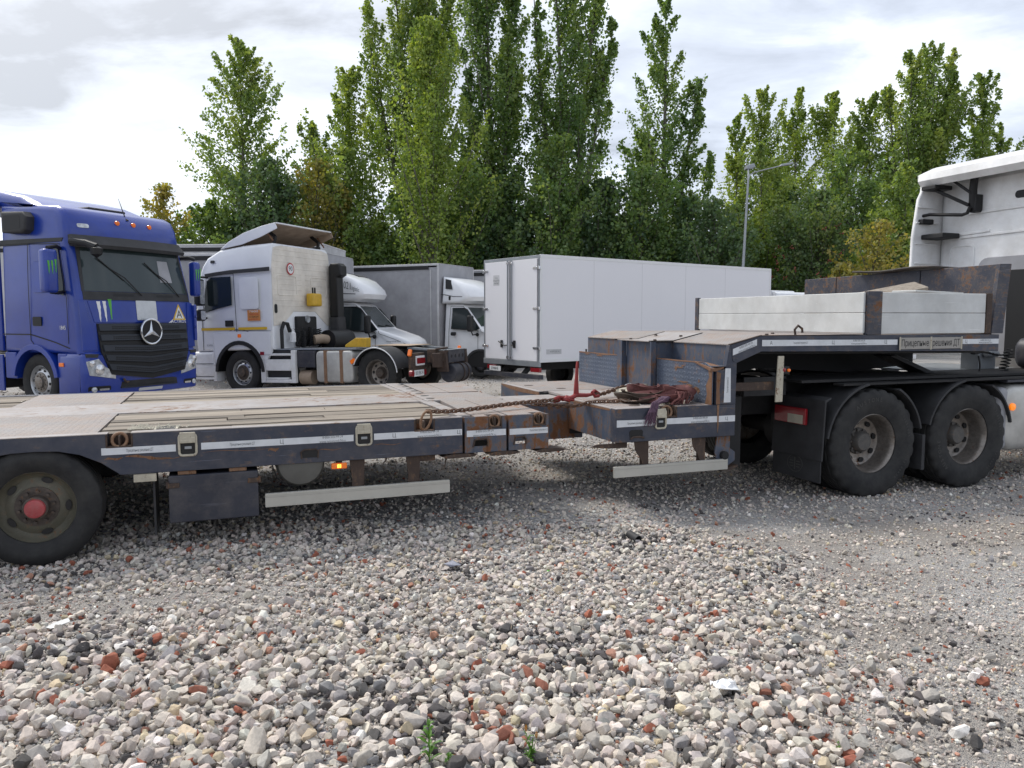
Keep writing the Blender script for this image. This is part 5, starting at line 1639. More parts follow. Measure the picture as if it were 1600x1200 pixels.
for q in ((-2.12, -1.98, 0.28, 1.0), (-2.95, -2.83, 0.28, 1.0), (-2.83, -2.12, 0.88, 0.93), (-2.83, -2.12, 0.55, 0.80), (-2.83, -2.12, 0.28, 0.36), (-2.75, -2.12, 0.36, 0.40)):
    lf.box(q[0], q[1], YS0, YS1, q[2], q[3])
part('side_step_panel', lf, M['white2'], kt, 0.012)
part('step_recess', MB().box(-2.84, -2.10, 0.95, YS0 - 0.01, 0.30, 0.98), M['blackdust'], kt)
part('red_reflector', MB().box(-2.10, -1.99, YS1, YS1 + 0.012, 0.90, 0.97), M['red'], kt)
part('battery_box', MB().box(-3.45, -2.97, 0.72, 1.18, 0.62, 0.98), M['navy_tool'], kt, 0.01)
part('air_vessel', MB().cyl((-3.3, 1.0, 0.40), (-2.98, 1.0, 0.40), 0.16, 18), M['brown_in'], kt)
tk_ = part('fuel_tank', slab(MB(), rrect(-4.45, -3.48, 0.30, 0.98, 0.10, 4), 0.60, 1.20, 0.05, 3, 3), M['silver'], kt)
part('tank_strap', MB().box(-3.78, -3.70, 0.59, 1.212, 0.288, 0.992).box(-4.20, -4.12, 0.59, 1.212, 0.288, 0.992), M['ring'], tk_, 0.004)
part('tank_cap', MB().lathe([(0, 0.06), (0.04, 0.06), (0.05, 0.001)], 'z', 16, (-3.62, 0.95, 0.985)), M['galv'], tk_)
part('catwalk', MB().box(-4.5, -2.0, 0.45, 1.1, 1.0, 1.03), M['galv'], kt)
part('chassis_frame', MB().box(-6.3, -0.5, 0.36, 0.44, 0.66, 0.95).box(-6.3, -0.5, -0.44, -0.36, 0.66, 0.95), M['dark'], kt, 0.005)
# cab back wall: ribs, recesses, sign, canister
SB = lambda y, z, o: (-2.34 - o, y * (1 - 0.10 * max(0, (z - 2.75) / 0.6) ** 1.6), z)
part('back_wall', MB().panel([(-1.16, 1.52), (-0.95, 1.52), (-0.80, 1.62), (-0.45, 1.86), (0.40, 1.86), (0.75, 1.62), (0.9, 1.56), (1.16, 1.54), (1.16, 3.27), (0.9, 3.32), (-0.9, 3.32), (-1.16, 3.27)], SB, 0.012, 0.016), M['cream'], kt, 0.006)
for z in (1.98, 2.10, 2.22, 2.34, 2.46, 2.58, 2.70, 2.82, 2.96, 3.10, 3.22):
    rb = MB()
    for y0, y1 in ((-1.10, -0.10), (0.06, 1.10)) if 2.3 < z < 2.75 else ((-1.10, 1.10),):
        rb.panel([(y0, z), (y1, z), (y1, z + 0.022), (y0, z + 0.022)], SB, 0.0165, 0.010)
    part('wall_rib', rb, M['cream'], kt, 0.004)
for y0, y1 in ((0.28, 0.98), (-0.95, -0.30)):
    q = rrect(y0, y1, 2.22, 2.66, 0.06)
    part('wall_panel', MB().tube([SB(p[0], p[1], 0.014) for p in q], 0.010, 5, True), M['cream'], kt)
rd = part('speed_sign', MB().lathe([(0, 0.001), (0, 0.135), (-0.004, 0.135), (-0.004, 0.001)], 'x', 30, SB(0.50, 2.82, 0.032)), M['signred'], kt)
part('sign_face', MB().lathe([(0, 0.001), (0, 0.108), (-0.004, 0.108), (-0.004, 0.001)], 'x', 30, SB(0.50, 2.82, 0.036)), M['signwhite'], rd)
part('lettering', MB().text('90', 0.15, lambda a, b_, h: SB(0.50 - a, 2.82 + b_, 0.0415)), M['ink'], rd, smooth=0)
part('cab_vent', MB().panel(rrect(1.02, 1.12, 1.82, 2.02, 0.045), SB, 0.022, 0.02), M['ink'], kt)
cn = part('canister', slab(MB(), rrect(-2.60, -2.40, 1.98, 2.28, 0.04), -0.42, -0.02, 0.04, 3, 2), M['yellow'], kt)
part('canister_neck', MB().cyl((-2.5, -0.26, 2.28), (-2.5, -0.26, 2.42), 0.022, 8).cyl((-2.5, -0.17, 2.28), (-2.5, -0.17, 2.42), 0.022, 8), M['ink'], cn)
# snorkel and intake
part('snorkel', slab(MB(), [(-2.66, 1.72), (-2.40, 1.72), (-2.40, 2.95), (-2.46, 3.03), (-2.70, 3.03), (-2.78, 2.96), (-2.78, 2.74), (-2.66, 2.68)], -1.30, -0.98, 0.06, 3, 3), M['black'], kt)
part('snorkel_neck', slab(MB(), [(-2.70, 1.20), (-2.38, 1.20), (-2.40, 1.73), (-2.66, 1.73)], -1.34, -0.96, 0.05, 3, 3), M['blackdust'], kt)
part('air_filter', MB().cyl((-2.75, -1.25, 1.18), (-2.75, -0.35, 1.18), 0.24, 22), M['black'], kt)
part('intake_pipe', MB().tube([(-2.74, -0.36, 1.20), (-2.7, -0.2, 1.22), (-2.6, 0.0, 1.2)], 0.11, 12), M['brown_in'], kt)
# engine and hoses below the cab back
part('engine_block', MB().box(-2.30, -1.2, -0.55, 0.55, 0.75, 1.60).box(-2.42, -2.30, -0.42, 0.38, 1.05, 1.75), M['ink'], kt, 0.03)
part('gearbox_cap', MB().lathe([(0, 0.001), (-0.02, 0.08), (0.02, 0.09)], 'x', 16, (-2.43, -0.02, 1.68)), M['galv'], kt)
hs = MB()
for y, z0, z1 in ((-0.30, 0.98, 1.45), (0.34, 1.0, 1.42), (0.05, 1.05, 1.5)):
    hs.tube([(-2.55 + 0.05 * math.cos(k * 1.1), y + 0.06 * math.sin(k * 1.1), z0 + (z1 - z0) * k / 60) for k in range(61)], 0.012, 5)
part('coiled_hose', hs, M['black'], kt)
part('loop_hose', MB().tube([(-2.45, 1.02, 1.02), (-2.45, 1.02, 1.45), (-2.45, 0.93, 1.60), (-2.45, 0.80, 1.58), (-2.45, 0.72, 1.40)], 0.045, 8), M['ink'], kt)
part('washer_bottle', MB().lathe([(0, 0.001), (0, 0.075), (0.2, 0.075), (0.24, 0.03), (0.30, 0.03), (0.3, 0.001)], 'z', 16, (-2.48, 0.66, 1.17)), M['signwhite'], kt)
wr = MB()
rw = random.Random(2)
for k in range(14):
    y, z = rw.uniform(-0.5, 0.5), rw.uniform(1.0, 1.5)
    wr.tube([(-2.46, y, z), (-2.52, y + rw.uniform(-.15, .15), z + rw.uniform(-.15, .1)), (-2.5, y + rw.uniform(-.3, .3), z + rw.uniform(-.3, .1)), (-2.46, y + rw.uniform(-.3, .3), z - 0.2)], 0.009, 5)
part('cables', wr, M['blackdust'], kt)
# roof deflector open at the back
part('roof_deflector', MB().map(lambda x, y, z: (x, y, z)) if False else (lambda q: q)(slab(MB(), [(-0.85, 3.29), (-1.10, 3.45), (-1.55, 3.62), (-2.05, 3.74), (-2.48, 3.80), (-2.48, 3.775), (-2.02, 3.70), (-1.50, 3.57), (-1.12, 3.40), (-0.92, 3.28)], -1.10, 1.10, 0.02, 2, 6)), M['white'], kt)
part('deflector_lining', slab(MB(), [(-2.44, 3.772), (-2.02, 3.694), (-1.50, 3.564), (-1.12, 3.394), (-0.95, 3.285), (-0.97, 3.28), (-1.14, 3.388), (-1.51, 3.556), (-2.02, 3.686), (-2.44, 3.764)], -1.06, 1.06, 0.02, 2, 4), M['brown_in'], kt)
for sg in (1, -1):
    part('deflector_side', MB().prism([(-0.90, 3.29), (-1.12, 3.44), (-1.55, 3.61), (-2.05, 3.73), (-2.46, 3.79), (-2.52, 3.66), (-2.05, 3.50), (-1.5, 3.36)], 'y', *sorted((sg * 1.095, sg * 1.12))), M['white'] if sg > 0 else M['brown_in'], kt, 0.008)
    part('deflector_bracket', MB().tube([(-2.2, sg * 0.85, 3.36), (-2.25, sg * 0.85, 3.52), (-2.02, sg * 0.87, 3.68)], 0.045, 8), M['black'], kt)
    part('deflector_spring', MB().tube([(-2.30, sg * 1.0, 3.42), (-2.1, sg * 1.02, 3.66)], 0.02, 6), M['rustpatch'], kt)
# mirror
mr = part('mirror', slab(MB(), rrect(-0.56, -0.38, 2.02, 2.62, 0.05), 1.34, 1.54, 0.04, 3, 3), M['black'], kt)
part('wide_mirror', slab(MB(), rrect(-0.56, -0.38, 1.68, 1.94, 0.05), 1.34, 1.54, 0.04, 3, 3), M['black'], mr)
part('mirror_arm', MB().tube([(-0.52, 1.2, 2.66), (-0.48, 1.36, 2.67), (-0.46, 1.44, 2.62)], 0.025, 8).tube([(-0.46, 1.22, 1.75), (-0.46, 1.34, 1.70), (-0.46, 1.42, 1.74)], 0.022, 8), M['black'], mr)
part('mirror_glass', MB().panel(rrect(1.37, 1.51, 2.06, 2.58, 0.03), lambda a, b_, o: (-0.565 - o, a, b_), 0.002, 0.006).panel(rrect(1.37, 1.51, 1.71, 1.91, 0.03), lambda a, b_, o: (-0.565 - o, a, b_), 0.002, 0.006), M['lampglass'], mr)
# rear axle and tail
KW = -5.03
for sg in (1, -1):
    wheel(kt, 'steer_k', 0.50, 0.30, 0.29, 'steer', (-1.38, sg * 1.03, 0.50), sg > 0, 0.2, rm='aluplate', hm='hub_rust')
    wheel(kt, 'dish_k', 0.50, 0.30, 0.29, 'dish', (KW, sg * 1.03, 0.50), sg > 0, 0.3)
    fa = arc(KW, 0.48, 0.575, 18, 168, 18)
    fb = arc(KW, 0.48, 0.55, 168, 18, 18)
    part('rear_mudguard', MB().prism(fa + fb, 'y', *sorted((sg * 0.60, sg * 1.24))), M['blackdust'], kt, 0.006)
    part('mudguard_edge', MB().tube([(p[0], sg * 1.245, p[1]) for p in arc(KW, 0.48, 0.560, 22, 175, 22)], 0.012, 6), M['signwhite'], kt)
    part('orange_marker', MB().box(-4.52, -4.40, sg * 1.2 - 0.02, sg * 1.2 + 0.02, 0.72, 0.80, rotm(0, 0.5, 0)), M['orange'], kt)
    lb = part('lamp_bracket', MB().box(-5.98, -5.86, sg * 1.0 - 0.30, sg * 1.0 + 0.22, 0.60, 0.92), M['rust'], kt, 0.006)
    part('tail_lamp', MB().box(-6.02, -5.981, sg * 1.0 - 0.24, sg * 1.0 + 0.14, 0.66, 0.86), M['signwhite'], lb, 0.01)
    part('lamp_lens', MB().box(-6.028, -6.0205, sg * 1.0 - 0.235, sg * 1.0 + 0.135, 0.70, 0.82), M['red'], lb, 0.004)
    part('orange_marker', MB().box(-5.95, -5.87, sg * 1.24 - 0.03, sg * 1.24 + 0.03, 0.86, 1.0, rotm(0.4, 0, 0)), M['orange'], lb, 0.01)
pp = part('number_plate', MB().box(-6.0, -5.985, 0.78, 1.22, 0.44, 0.57), M['signwhite'], kt, 0.003)
part('lettering', MB().text('032 ВВ 74', 0.095, lambda a, b_, h: (-6.0025, 1.0 - a, 0.505 + b_), sx=0.85), M['ink'], pp, smooth=0)
part('plate_lamp', MB().cyl((-6.0, 1.28, 0.51), (-5.93, 1.28, 0.51), 0.065, 14).cyl((-6.0, 0.72, 0.51), (-5.93, 0.72, 0.51), 0.06, 14), M['red'], kt)
part('plate_bracket', MB().box(-5.984, -5.90, 0.70, 1.30, 0.44, 0.60), M['rust'], kt)
tb_ = part('tail_beam', MB().box(-6.42, -6.30, -0.45, 0.40, 0.68, 0.95), M['navy_tool'], kt, 0.01)
part('beam_holes', MB().add([], []).lathe([(0, 0.001), (0, 0.035), (-0.003, 0.035), (-0.003, 0.001)], 'x', 12, (-6.421, 0.25, 0.82)).lathe([(0, 0.001), (0, 0.04), (-0.003, 0.04), (-0.003, 0.001)], 'x', 12, (-6.421, 0.05, 0.82)).lathe([(0, 0.001), (0, 0.04), (-0.003, 0.04), (-0.003, 0.001)], 'x', 12, (-6.421, -0.15, 0.82)).lathe([(0, 0.001), (0, 0.045), (-0.003, 0.045), (-0.003, 0.001)], 'x', 12, (-6.421, -0.34, 0.82)), M['ink'], tb_)
part('beam_flange', MB().box(-6.43, -6.28, -0.47, 0.42, 0.951, 0.966), M['galv'], tb_, 0.004)
part('tow_bracket', MB().prism([(-6.44, 0.5), (-6.2, 0.5), (-6.1, 0.9), (-6.4, 0.95)], 'y', 0.42, 0.52).prism([(-6.44, 0.45), (-6.2, 0.5), (-6.1, 0.9), (-6.4, 0.95)], 'y', -0.62, -0.50), M['rust'], kt, 0.006)
part('frame_slope', MB().prism([(-5.4, 1.03), (-6.34, 0.955), (-6.34, 0.93), (-5.4, 0.98)], 'y', 0.30, 0.42), M['galv'], kt)
part('frame_slope', MB().prism([(-5.4, 1.03), (-6.38, 0.955), (-6.38, 0.93), (-5.4, 0.98)], 'y', -0.50, -0.38), M['galv'], kt)
av = part('air_vessel', MB().cyl((-6.36, -0.55, 0.46), (-6.36, 0.32, 0.46), 0.20, 22), M['navy_tool'], kt, 0.02)
part('vessel_strap', MB().tube([(-6.36 + 0.208 * math.cos(a), -0.12, 0.46 + 0.208 * math.sin(a)) for a in np.linspace(0, 6.28, 24)], 0.014, 5).tube([(-6.36 + 0.208 * math.cos(a), -0.36, 0.46 + 0.208 * math.sin(a)) for a in np.linspace(0, 6.28, 24)], 0.014, 5), M['rust'], av)
part('tail_fittings', MB().box(-6.34, -6.16, 0.52, 0.70, 0.60, 0.90).box(-6.2, -6.0, 0.45, 0.62, 0.70, 0.98).tube([(-6.3, 0.6, 0.62), (-6.42, 0.42, 0.95)], 0.02, 6).tube([(-6.2, 0.6, 0.98), (-6.35, 0.5, 1.0), (-6.3, 0.2, 1.0)], 0.025, 6), M['rust'], kt, 0.01)
part('fifth_wheel', MB().lathe([(0, 0.001), (0.0, 0.46), (-0.05, 0.46), (-0.05, 0.001)], 'z', 26, (KW + 0.1, 0, 1.05)).box(KW - 0.3, KW + 0.5, -0.55, 0.55, 0.90, 0.99), M['dark'], kt, 0.01)
part('fifth_wheel_cover', MB().prism([(-4.55, 1.075), (-5.5, 1.06), (-5.5, 1.052), (-4.55, 1.067)], 'y', -0.55, 0.55), M['brown_in'], kt)
KH = Vector((-0.933, 0.36)).normalized()
kt.location = (-7.23, 19.67, -0.13)
kt.scale = (1.0, 1.0, 1.045)
kt.rotation_euler = (0, R(1.2), head(KH.x, KH.y))
# two yellow wheel chocks resting between tank and mudguard
KM = Matrix.Translation(kt.location) @ kt.rotation_euler.to_matrix().to_4x4() @ Matrix.Diagonal((1, 1, 1.045, 1))
for i, (x, y, rz, lab) in enumerate(((-4.20, 0.74, 0.3, 'yellow plastic wheel chock leaning on the silver fuel tank'), (-4.45, 0.78, -0.25, 'yellow plastic wheel chock beside the black rear mudguard'))):
    p = KM @ Vector((x, y, 1.045))
    ch = thing('wheel_chock', lab, 'wheel chock', p, kt.rotation_euler.z + rz, 'yellow chocks on the white tractor')
    ch.scale = (0.8, 0.8, 0.8)
    part('wedge', MB().prism([(-0.25, 0.0), (0.22, 0.0), (0.22, 0.06), (-0.08, 0.26), (-0.25, 0.26)], 'y', -0.10, 0.10), M['yellow'], ch, 0.012)
    part('grip_slots', MB().box(-0.02, 0.02, -0.06, -0.02, 0.12, 0.214).box(-0.02, 0.02, 0.02, 0.06, 0.12, 0.214), M['ink'], ch)

# =============== two light tilt trucks with bonneted cabs


def gazelle(label, loc, h, tent_top=3.27, logo=False):
    g = thing('tilt_truck', label, 'truck', (loc[0], loc[1], -0.08), head(*h), 'white bonneted light trucks with grey tilt bodies')
    W_ = 1.02

    def gf(x, y, z):
        k = 1 - 0.16 * max(0, min(1, (z - 1.25) / 0.95)) ** 1.1
        nb = 0.10 * (abs(y) / W_) ** 2.2 * min(1, max(0, (x + 0.9) / 0.6))
        nk = 1 - 0.10 * min(1, max(0, (x + 0.35) / 0.35))
        return (x - nb, y * k * nk, z)
    sil = [(0.0, 0.42), (0.03, 0.55), (0.0, 0.72), (-0.03, 1.02), (-0.10, 1.16), (-0.30, 1.27), (-0.98, 1.47), (-1.04, 1.49), (-1.62, 2.13), (-1.75, 2.20), (-2.28, 2.22), (-2.30, 2.15), (-2.30, 0.48)]
    part('cab_shell', slab(MB(), sil, -W_, W_, 0.07, 4, 12, gf), M['white'], g, smooth=38)
    S_front = lambda y, z, o: gf(float(np.interp(z, [0.42, 0.55, 0.72, 1.02, 1.16], [0.0, 0.03, 0.0, -0.03, -0.10])) + o, y, z)
    S_scr = lambda y, z, o: gf(float(np.interp(z, [1.49, 2.13], [-1.04, -1.62])) + o * 0.7, y, z + o * 0.7)
    wv = part('windscreen', MB().panel([(-0.88, 1.53), (0.88, 1.53), (0.82, 2.10), (-0.82, 2.10)], S_scr, 0.006, 0.01), M['wind'], g)
    part('wiper', MB().tube([S_scr(-0.1, 1.53, 0.02), S_scr(-0.7, 1.58, 0.02)], 0.012, 5).tube([S_scr(0.6, 1.53, 0.02), S_scr(0.05, 1.58, 0.02)], 0.012, 5), M['black'], wv)
    gp = part('grille', MB().panel([(-0.50, 0.66), (0.50, 0.66), (0.58, 1.05), (-0.58, 1.05)], S_front, 0.008, 0.02), M['ink'], g)
    for k in range(5):
        z = 0.68 + 0.078 * k
        hw_ = 0.50 + 0.02 * k
        part('grille_slat', MB().panel([(-hw_, z), (hw_, z), (hw_, z + 0.034), (-hw_, z + 0.034)], S_front, 0.022, 0.02), M['blackdust'], gp, 0.004)
    part('grille_badge', MB().lathe([(0.0, 0.001), (0.0, 0.075), (0.02, 0.07), (0.026, 0.001)], 'x', 20, S_front(0, 0.87, 0.022)), M['chrome'], gp)
    part('lettering', MB().text('GAZ', 0.05, lambda a, b_, h: tuple(Vector(S_front(a, 0.87 + b_, 0.05)))), M['ink'], gp, smooth=0)
    part('bumper', MB().panel([(-0.98, 0.43), (0.98, 0.43), (0.98, 0.62), (-0.98, 0.62)], S_front, 0.02, 0.03), M['blackdust'], g, 0.01)
    for sg in (-1, 1):
        SS = lambda a, b_, o, sg=sg: gf(a, sg * (W_ + o), b_)
        part('headlight', MB().panel([(sg * 0.64, 0.80), (sg * 0.93, 0.84), (sg * 0.96, 1.08), (sg * 0.70, 1.04)], S_front, 0.012, 0.02), M['lampglass'], g, 0.004)
        part('door_window', MB().panel([(-2.02, 1.46), (-1.18, 1.42), (-1.06, 1.47), (-1.52, 2.03), (-1.62, 2.08), (-2.02, 2.08)], SS, 0.004, 0.008), M['glass'], g)
        sm = MB()
        seam(sm, [(-1.10, 0.62), (-1.10, 1.38), (-1.16, 1.42), (-1.66, 2.13), (-2.10, 2.14), (-2.10, 0.55)], SS, 0.012)
        seam(sm, [(-0.05, 1.05), (-0.40, 1.19), (-1.0, 1.37), (-1.02, 1.44)], SS, 0.010)
        part('door_seams', sm, M['blackdust'], g)
        part('lettering', MB().text('www.gruzovik-74.ru', 0.055, lambda a, b_, h: SS(-0.55 - sg * a, 1.17 + b_, 0.004)), M['greyink'], g, smooth=0)
        part('door_handle', MB().panel(rrect(-2.03, -1.85, 1.25, 1.36, 0.04), SS, 0.012, 0.02), M['ink'], g)
        part('door_window_frame', MB().tube([SS(*p, 0.006) for p in [(-2.02, 1.46), (-1.18, 1.42), (-1.06, 1.47), (-1.52, 2.03), (-1.62, 2.08), (-2.02, 2.08)]], 0.018, 5, True), M['ink'], g)
        mo = part('mirror', slab(MB(), rrect(-1.30, -1.16, 1.38, 1.86, 0.05), *sorted((sg * 1.14, sg * 1.36)), 0.04, 3, 2), M['black'], g)
        part('mirror_arm', MB().tube([SS(-1.15, 1.30, 0.0), (-1.2, sg * 1.16, 1.28), (-1.22, sg * 1.22, 1.40)], 0.02, 7).lathe([(0, 0.001), (0, 0.06), (sg * 0.03, 0.05), (sg * 0.035, 0.001)], 'y', 10, SS(-1.12, 1.29, 0.0)), M['black'], mo)
        af = arc(-1.03, 0.36, 0.50, -5, 172, 14)
        ab = arc(-1.03, 0.36, 0.43, 172, -5, 14)
        part('wheel_arch', MB().prism(af + ab, 'y', *sorted((sg * 0.72, sg * 1.055))), M['blackdust'], g, 0.01)
        wheel(g, 'gaz_w', 0.355, 0.22, 0.21, 'steer', (-1.03, sg * 0.915, 0.355), sg > 0, 0.4, rm='dark', hm='navy_tool')
        wheel(g, 'gaz_r', 0.355, 0.22, 0.21, 'dish', (-4.9, sg * 0.90, 0.355), sg > 0, 0.4, rm='dark', hm='dark')
        part('arch_hole', MB().prism(arc(-1.03, 0.36, 0.43, -5, 185, 14), 'y', *sorted((sg * 0.70, sg * (W_ + 0.012)))), M['ink'], g)
    # sleeper fairing over the cab
    fp = [(-1.22, 2.30), (-1.15, 2.42), (-1.20, 2.55), (-1.45, 2.80), (-1.85, 2.96), (-2.34, 3.04), (-2.34, 2.22), (-1.45, 2.22)]

    def ff(x, y, z):
        k = 1 - 0.10 * max(0, (z - 2.55) / 0.5) ** 1.5
        nb = 0.30 * (abs(y) / 1.05) ** 2.4 * min(1, max(0, (x + 2.2) / 0.8))
        return (x - nb, y * k, z)
    fr = part('sleeper_fairing', slab(MB(), fp, -1.05, 1.05, 0.10, 4, 12, ff), M['white'], g, smooth=40)
    sm = MB()
    for sg in (-1, 1):
        SS = lambda a, b_, o, sg=sg: ff(a, sg * (1.05 + o), b_)
        seam(sm, [(-2.32, 2.50), (-1.75, 2.43), (-1.32, 2.42)], SS, 0.02)
        part('fairing_window', MB().panel([(-2.18, 2.66), (-1.80, 2.64), (-1.92, 2.92), (-2.22, 2.96)] if not logo else rrect(-2.2, -2.1, 2.3, 2.38, 0.02), SS, 0.006, 0.014), M['ink'], fr)
        part('fairing_vent', MB().panel(rrect(-1.98, -1.90, 2.32, 2.44, 0.02), SS, 0.02, 0.03), M['ink'], fr)
    part('fairing_seam', sm, M['blackdust'], fr)
    if logo:
        SS = lambda a, b_, o: ff(a, -(1.05 + o), b_)
        part('lettering', MB().text('2021', 0.27, lambda a, b_, h: SS(-1.66 + a, 2.64 + b_ - 0.15 * a, 0.004), fit=0.42), M['greyink'], fr, smooth=0)
        part('lettering', MB().text('Logistic', 0.17, lambda a, b_, h: SS(-1.33 + a * 0.8, 2.56 + b_ - 0.25 * a, 0.004), fit=0.32), M['greyink'], fr, smooth=0)
        part('roof_window', MB().panel([(-0.45, -2.0), (0.45, -2.0), (0.40, -1.72), (-0.40, -1.72)], lambda y, x, o: (x, y, float(np.interp(x, [-2.34, -1.85, -1.45], [3.04, 2.96, 2.80])) + o), 0.012, 0.02), M['blackdust'], fr)
    # tilt body
    L0, L1, TW_, ZB = -2.38, -7.4, 1.12, 0.88
    part('tilt_front', MB().box(L0 - 0.04, L0, -TW_, TW_, ZB, tent_top), M['tent'], g, 0.01)
    for sg in (-1, 1):
        yb = sg * TW_
        v, f = [], []
        nx_, nz_ = 28, 6
        for i in range(nx_ + 1):
            for k in range(nz_ + 1):
                x = L0 - 0.045 + (L1 - L0 + 0.045) * i / nx_
                z = ZB + (tent_top - 0.10 - ZB) * k / nz_
                wv_ = 0.012 * math.sin(i * 1.4 + k * 0.3) * math.sin(PI * k / nz_) + 0.008 * math.sin(k * 2 + i * 0.5)
                v.append((x, yb + sg * wv_ - sg * 0.012, z))
        for i in range(nx_):
            for k in range(nz_):
                a = i * (nz_ + 1) + k
                f.append((a, a + 1, a + nz_ + 2, a + nz_ + 1))
        part('tilt_side', MB().add(v, f), M['tent'], g, smooth=60)
        part('top_rail', MB().box(L1, L0, *sorted((yb - sg * 0.03, yb + sg * 0.012)), tent_top - 0.055, tent_top), M['tent_light'], g, 0.004)
        part('black_band', MB().box(L1 + 0.1, L0 - 0.35, *sorted((yb - sg * 0.03, yb + sg * 0.016)), tent_top - 0.165, tent_top - 0.057), M['ink'], g)
        part('corner_trim', MB().box(L0 - 0.05, L0 + 0.006, *sorted((yb - sg * 0.02, yb + sg * 0.018)), ZB, tent_top - 0.056), M['tent_light'], g, 0.004)
        part('corner_rivets', MB().box(L0 - 0.30, L0 - 0.27, *sorted((yb - sg * 0.02, yb + sg * 0.014)), ZB, tent_top - 0.17), M['tent_light'], g, 0.004)
    part('tilt_roof', MB().box(L1, L0, -TW_ + 0.03, TW_ - 0.03, tent_top - 0.03, tent_top + 0.015), M['tent'], g, 0.01)
    part('tilt_back', MB().box(L1 - 0.03, L1, -TW_, TW_, ZB, tent_top), M['tent'], g)
    part('body_floor', MB().box(L1, L0, -TW_ + 0.02, TW_ - 0.02, ZB - 0.14, ZB - 0.002), M['dark'], g)
    part('chassis_frame', MB().box(L1, -0.3, 0.34, 0.42, 0.50, 0.72).box(L1, -0.3, -0.42, -0.34, 0.50, 0.72), M['dark'], g)
    return g


G1 = Vector((0.993, -0.118))
G2 = Vector((0.905, -0.425))
gazelle('white bonneted light truck with printed sleeper fairing, just right of the black snorkel', (-2.42, 21.3), G1, 3.50, True)
gazelle('white bonneted light truck with black fairing window, partly behind the long white box truck', (0.41, 23.42), G2, 3.42, False)

# =============== long white box truck seen from its rear corner
BX = thing('box_truck', 'long white box truck with closed rear doors standing behind the gooseneck', 'truck', (0.62, 17.0, 0), math.atan2(0.6, 0.8))
BLn, BWd, Z0b, Z1b = 8.45, 2.15, 0.74, 3.09
part('box_body', MB().box(0.03, BLn, 0.0, BWd, Z0b, Z1b), M['panelvan'], BX, 0.012)
for x in (1.6, 3.2, 4.8, 6.4):
    part('panel_joint', MB().box(x, x + 0.006, -0.0015, 0.001, Z0b + 0.01, Z1b - 0.07), M['tent_light'], BX)
part('edge_profile', MB().box(0.0, BLn, -0.008, 0.03, Z1b - 0.06, Z1b + 0.01).box(0.0, BLn, -0.008, 0.03, Z0b - 0.02, Z0b + 0.06).box(0.0, 0.05, -0.012, 0.02, Z0b + 0.061, Z1b - 0.061).box(BLn - 0.05, BLn + 0.004, -0.008, 0.02, Z0b + 0.061, Z1b - 0.061), M['signwhite'], BX, 0.004)
part('door_frame', MB().box(-0.01, 0.03, 0.0, BWd, Z1b - 0.07, Z1b).box(-0.012, 0.03, 0.021, 0.06, Z0b, Z1b - 0.071).box(-0.012, 0.03, BWd - 0.06, BWd, Z0b, Z1b - 0.071), M['galv'], BX, 0.004)
part('rear_sill', MB().box(-0.03, 0.03, 0.0, BWd, Z0b - 0.12, Z0b + 0.0), M['galv'], BX, 0.006)
hw_ = BWd / 2
for y0, y1, hs_, lab in ((0.065, hw_ - 0.01, 0.075, 'right rear door'), (hw_ + 0.01, BWd - 0.065, BWd - 0.075, 'left rear door with a small sticker')):
    d = part('rear_door', MB().box(-0.028, 0.028, y0, y1, Z0b + 0.005, Z1b - 0.075), M['panelvan'], BX, 0.006, label=lab)
    part('door_seal', MB().box(-0.0295, -0.027, y0, y0 + 0.012, Z0b + 0.01, Z1b - 0.08).box(-0.0295, -0.027, y1 - 0.012, y1, Z0b + 0.01, Z1b - 0.08), M['ink'], d)
    yr = hw_ + (-0.075 if y0 < 0.5 else 0.075)
    part('lock_rod', MB().cyl((-0.045, yr, Z0b - 0.02), (-0.045, yr, Z1b - 0.06), 0.015, 8), M['galv'], d)
    part('rod_keeper', MB().box(-0.06, -0.028, yr - 0.035, yr + 0.035, Z0b + 0.02, Z0b + 0.09).box(-0.06, -0.028, yr - 0.035, yr + 0.035, Z1b - 0.16, Z1b - 0.10), M['chrome'], d, 0.005)
    for z in (Z0b + 0.30, Z0b + 1.18, Z1b - 0.28):
        part('hinge', MB().box(-0.045, -0.02, min(hs_, hs_ + (0.14 if y0 < 0.5 else -0.14)), max(hs_, hs_ + (0.14 if y0 < 0.5 else -0.14)), z - 0.03, z + 0.03).box(-0.05, -0.01, (hs_ - 0.10 if y0 < 0.5 else hs_ + 0.03), (hs_ - 0.03 if y0 < 0.5 else hs_ + 0.10), z - 0.035, z + 0.035), M['chrome'], d, 0.008)
    ym = (y0 + y1) / 2 - (0.0 if y0 < 0.5 else 0.15)
    part('door_lever', MB().tube([(-0.05, yr, Z0b + 0.34), (-0.07, yr + (0.10 if y0 > 0.5 else -0.10), Z0b + 0.33), (-0.06, yr + (0.34 if y0 > 0.5 else -0.05), Z0b + 0.42)], 0.014, 6).box(-0.06, -0.028, yr + (0.2 if y0 > 0.5 else -0.14), yr + (0.26 if y0 > 0.5 else -0.08), Z0b + 0.28, Z0b + 0.45), M['ink'], d)
stk = part('door_sticker', MB().box(-0.0305, -0.0285, BWd - 0.66, BWd - 0.42, Z1b - 0.62, Z1b - 0.38), M['tent_light'], BX)
for k in range(3):
    part('lettering', MB().text(('ПРОДУКТЫ', 'ПИТАНИЯ', '+5'), 0.05, lambda a, b_, h: (0, 0, 0)) if False else MB().text(('ГРУЗ', 'ПРОДУКТЫ', 'КРЫЛЬЯ')[k], 0.045, lambda a, b_, h, k=k: (-0.0325, BWd - 0.54 - a, Z1b - 0.45 - 0.06 * k + b_)), M['greyink'], stk, smooth=0)
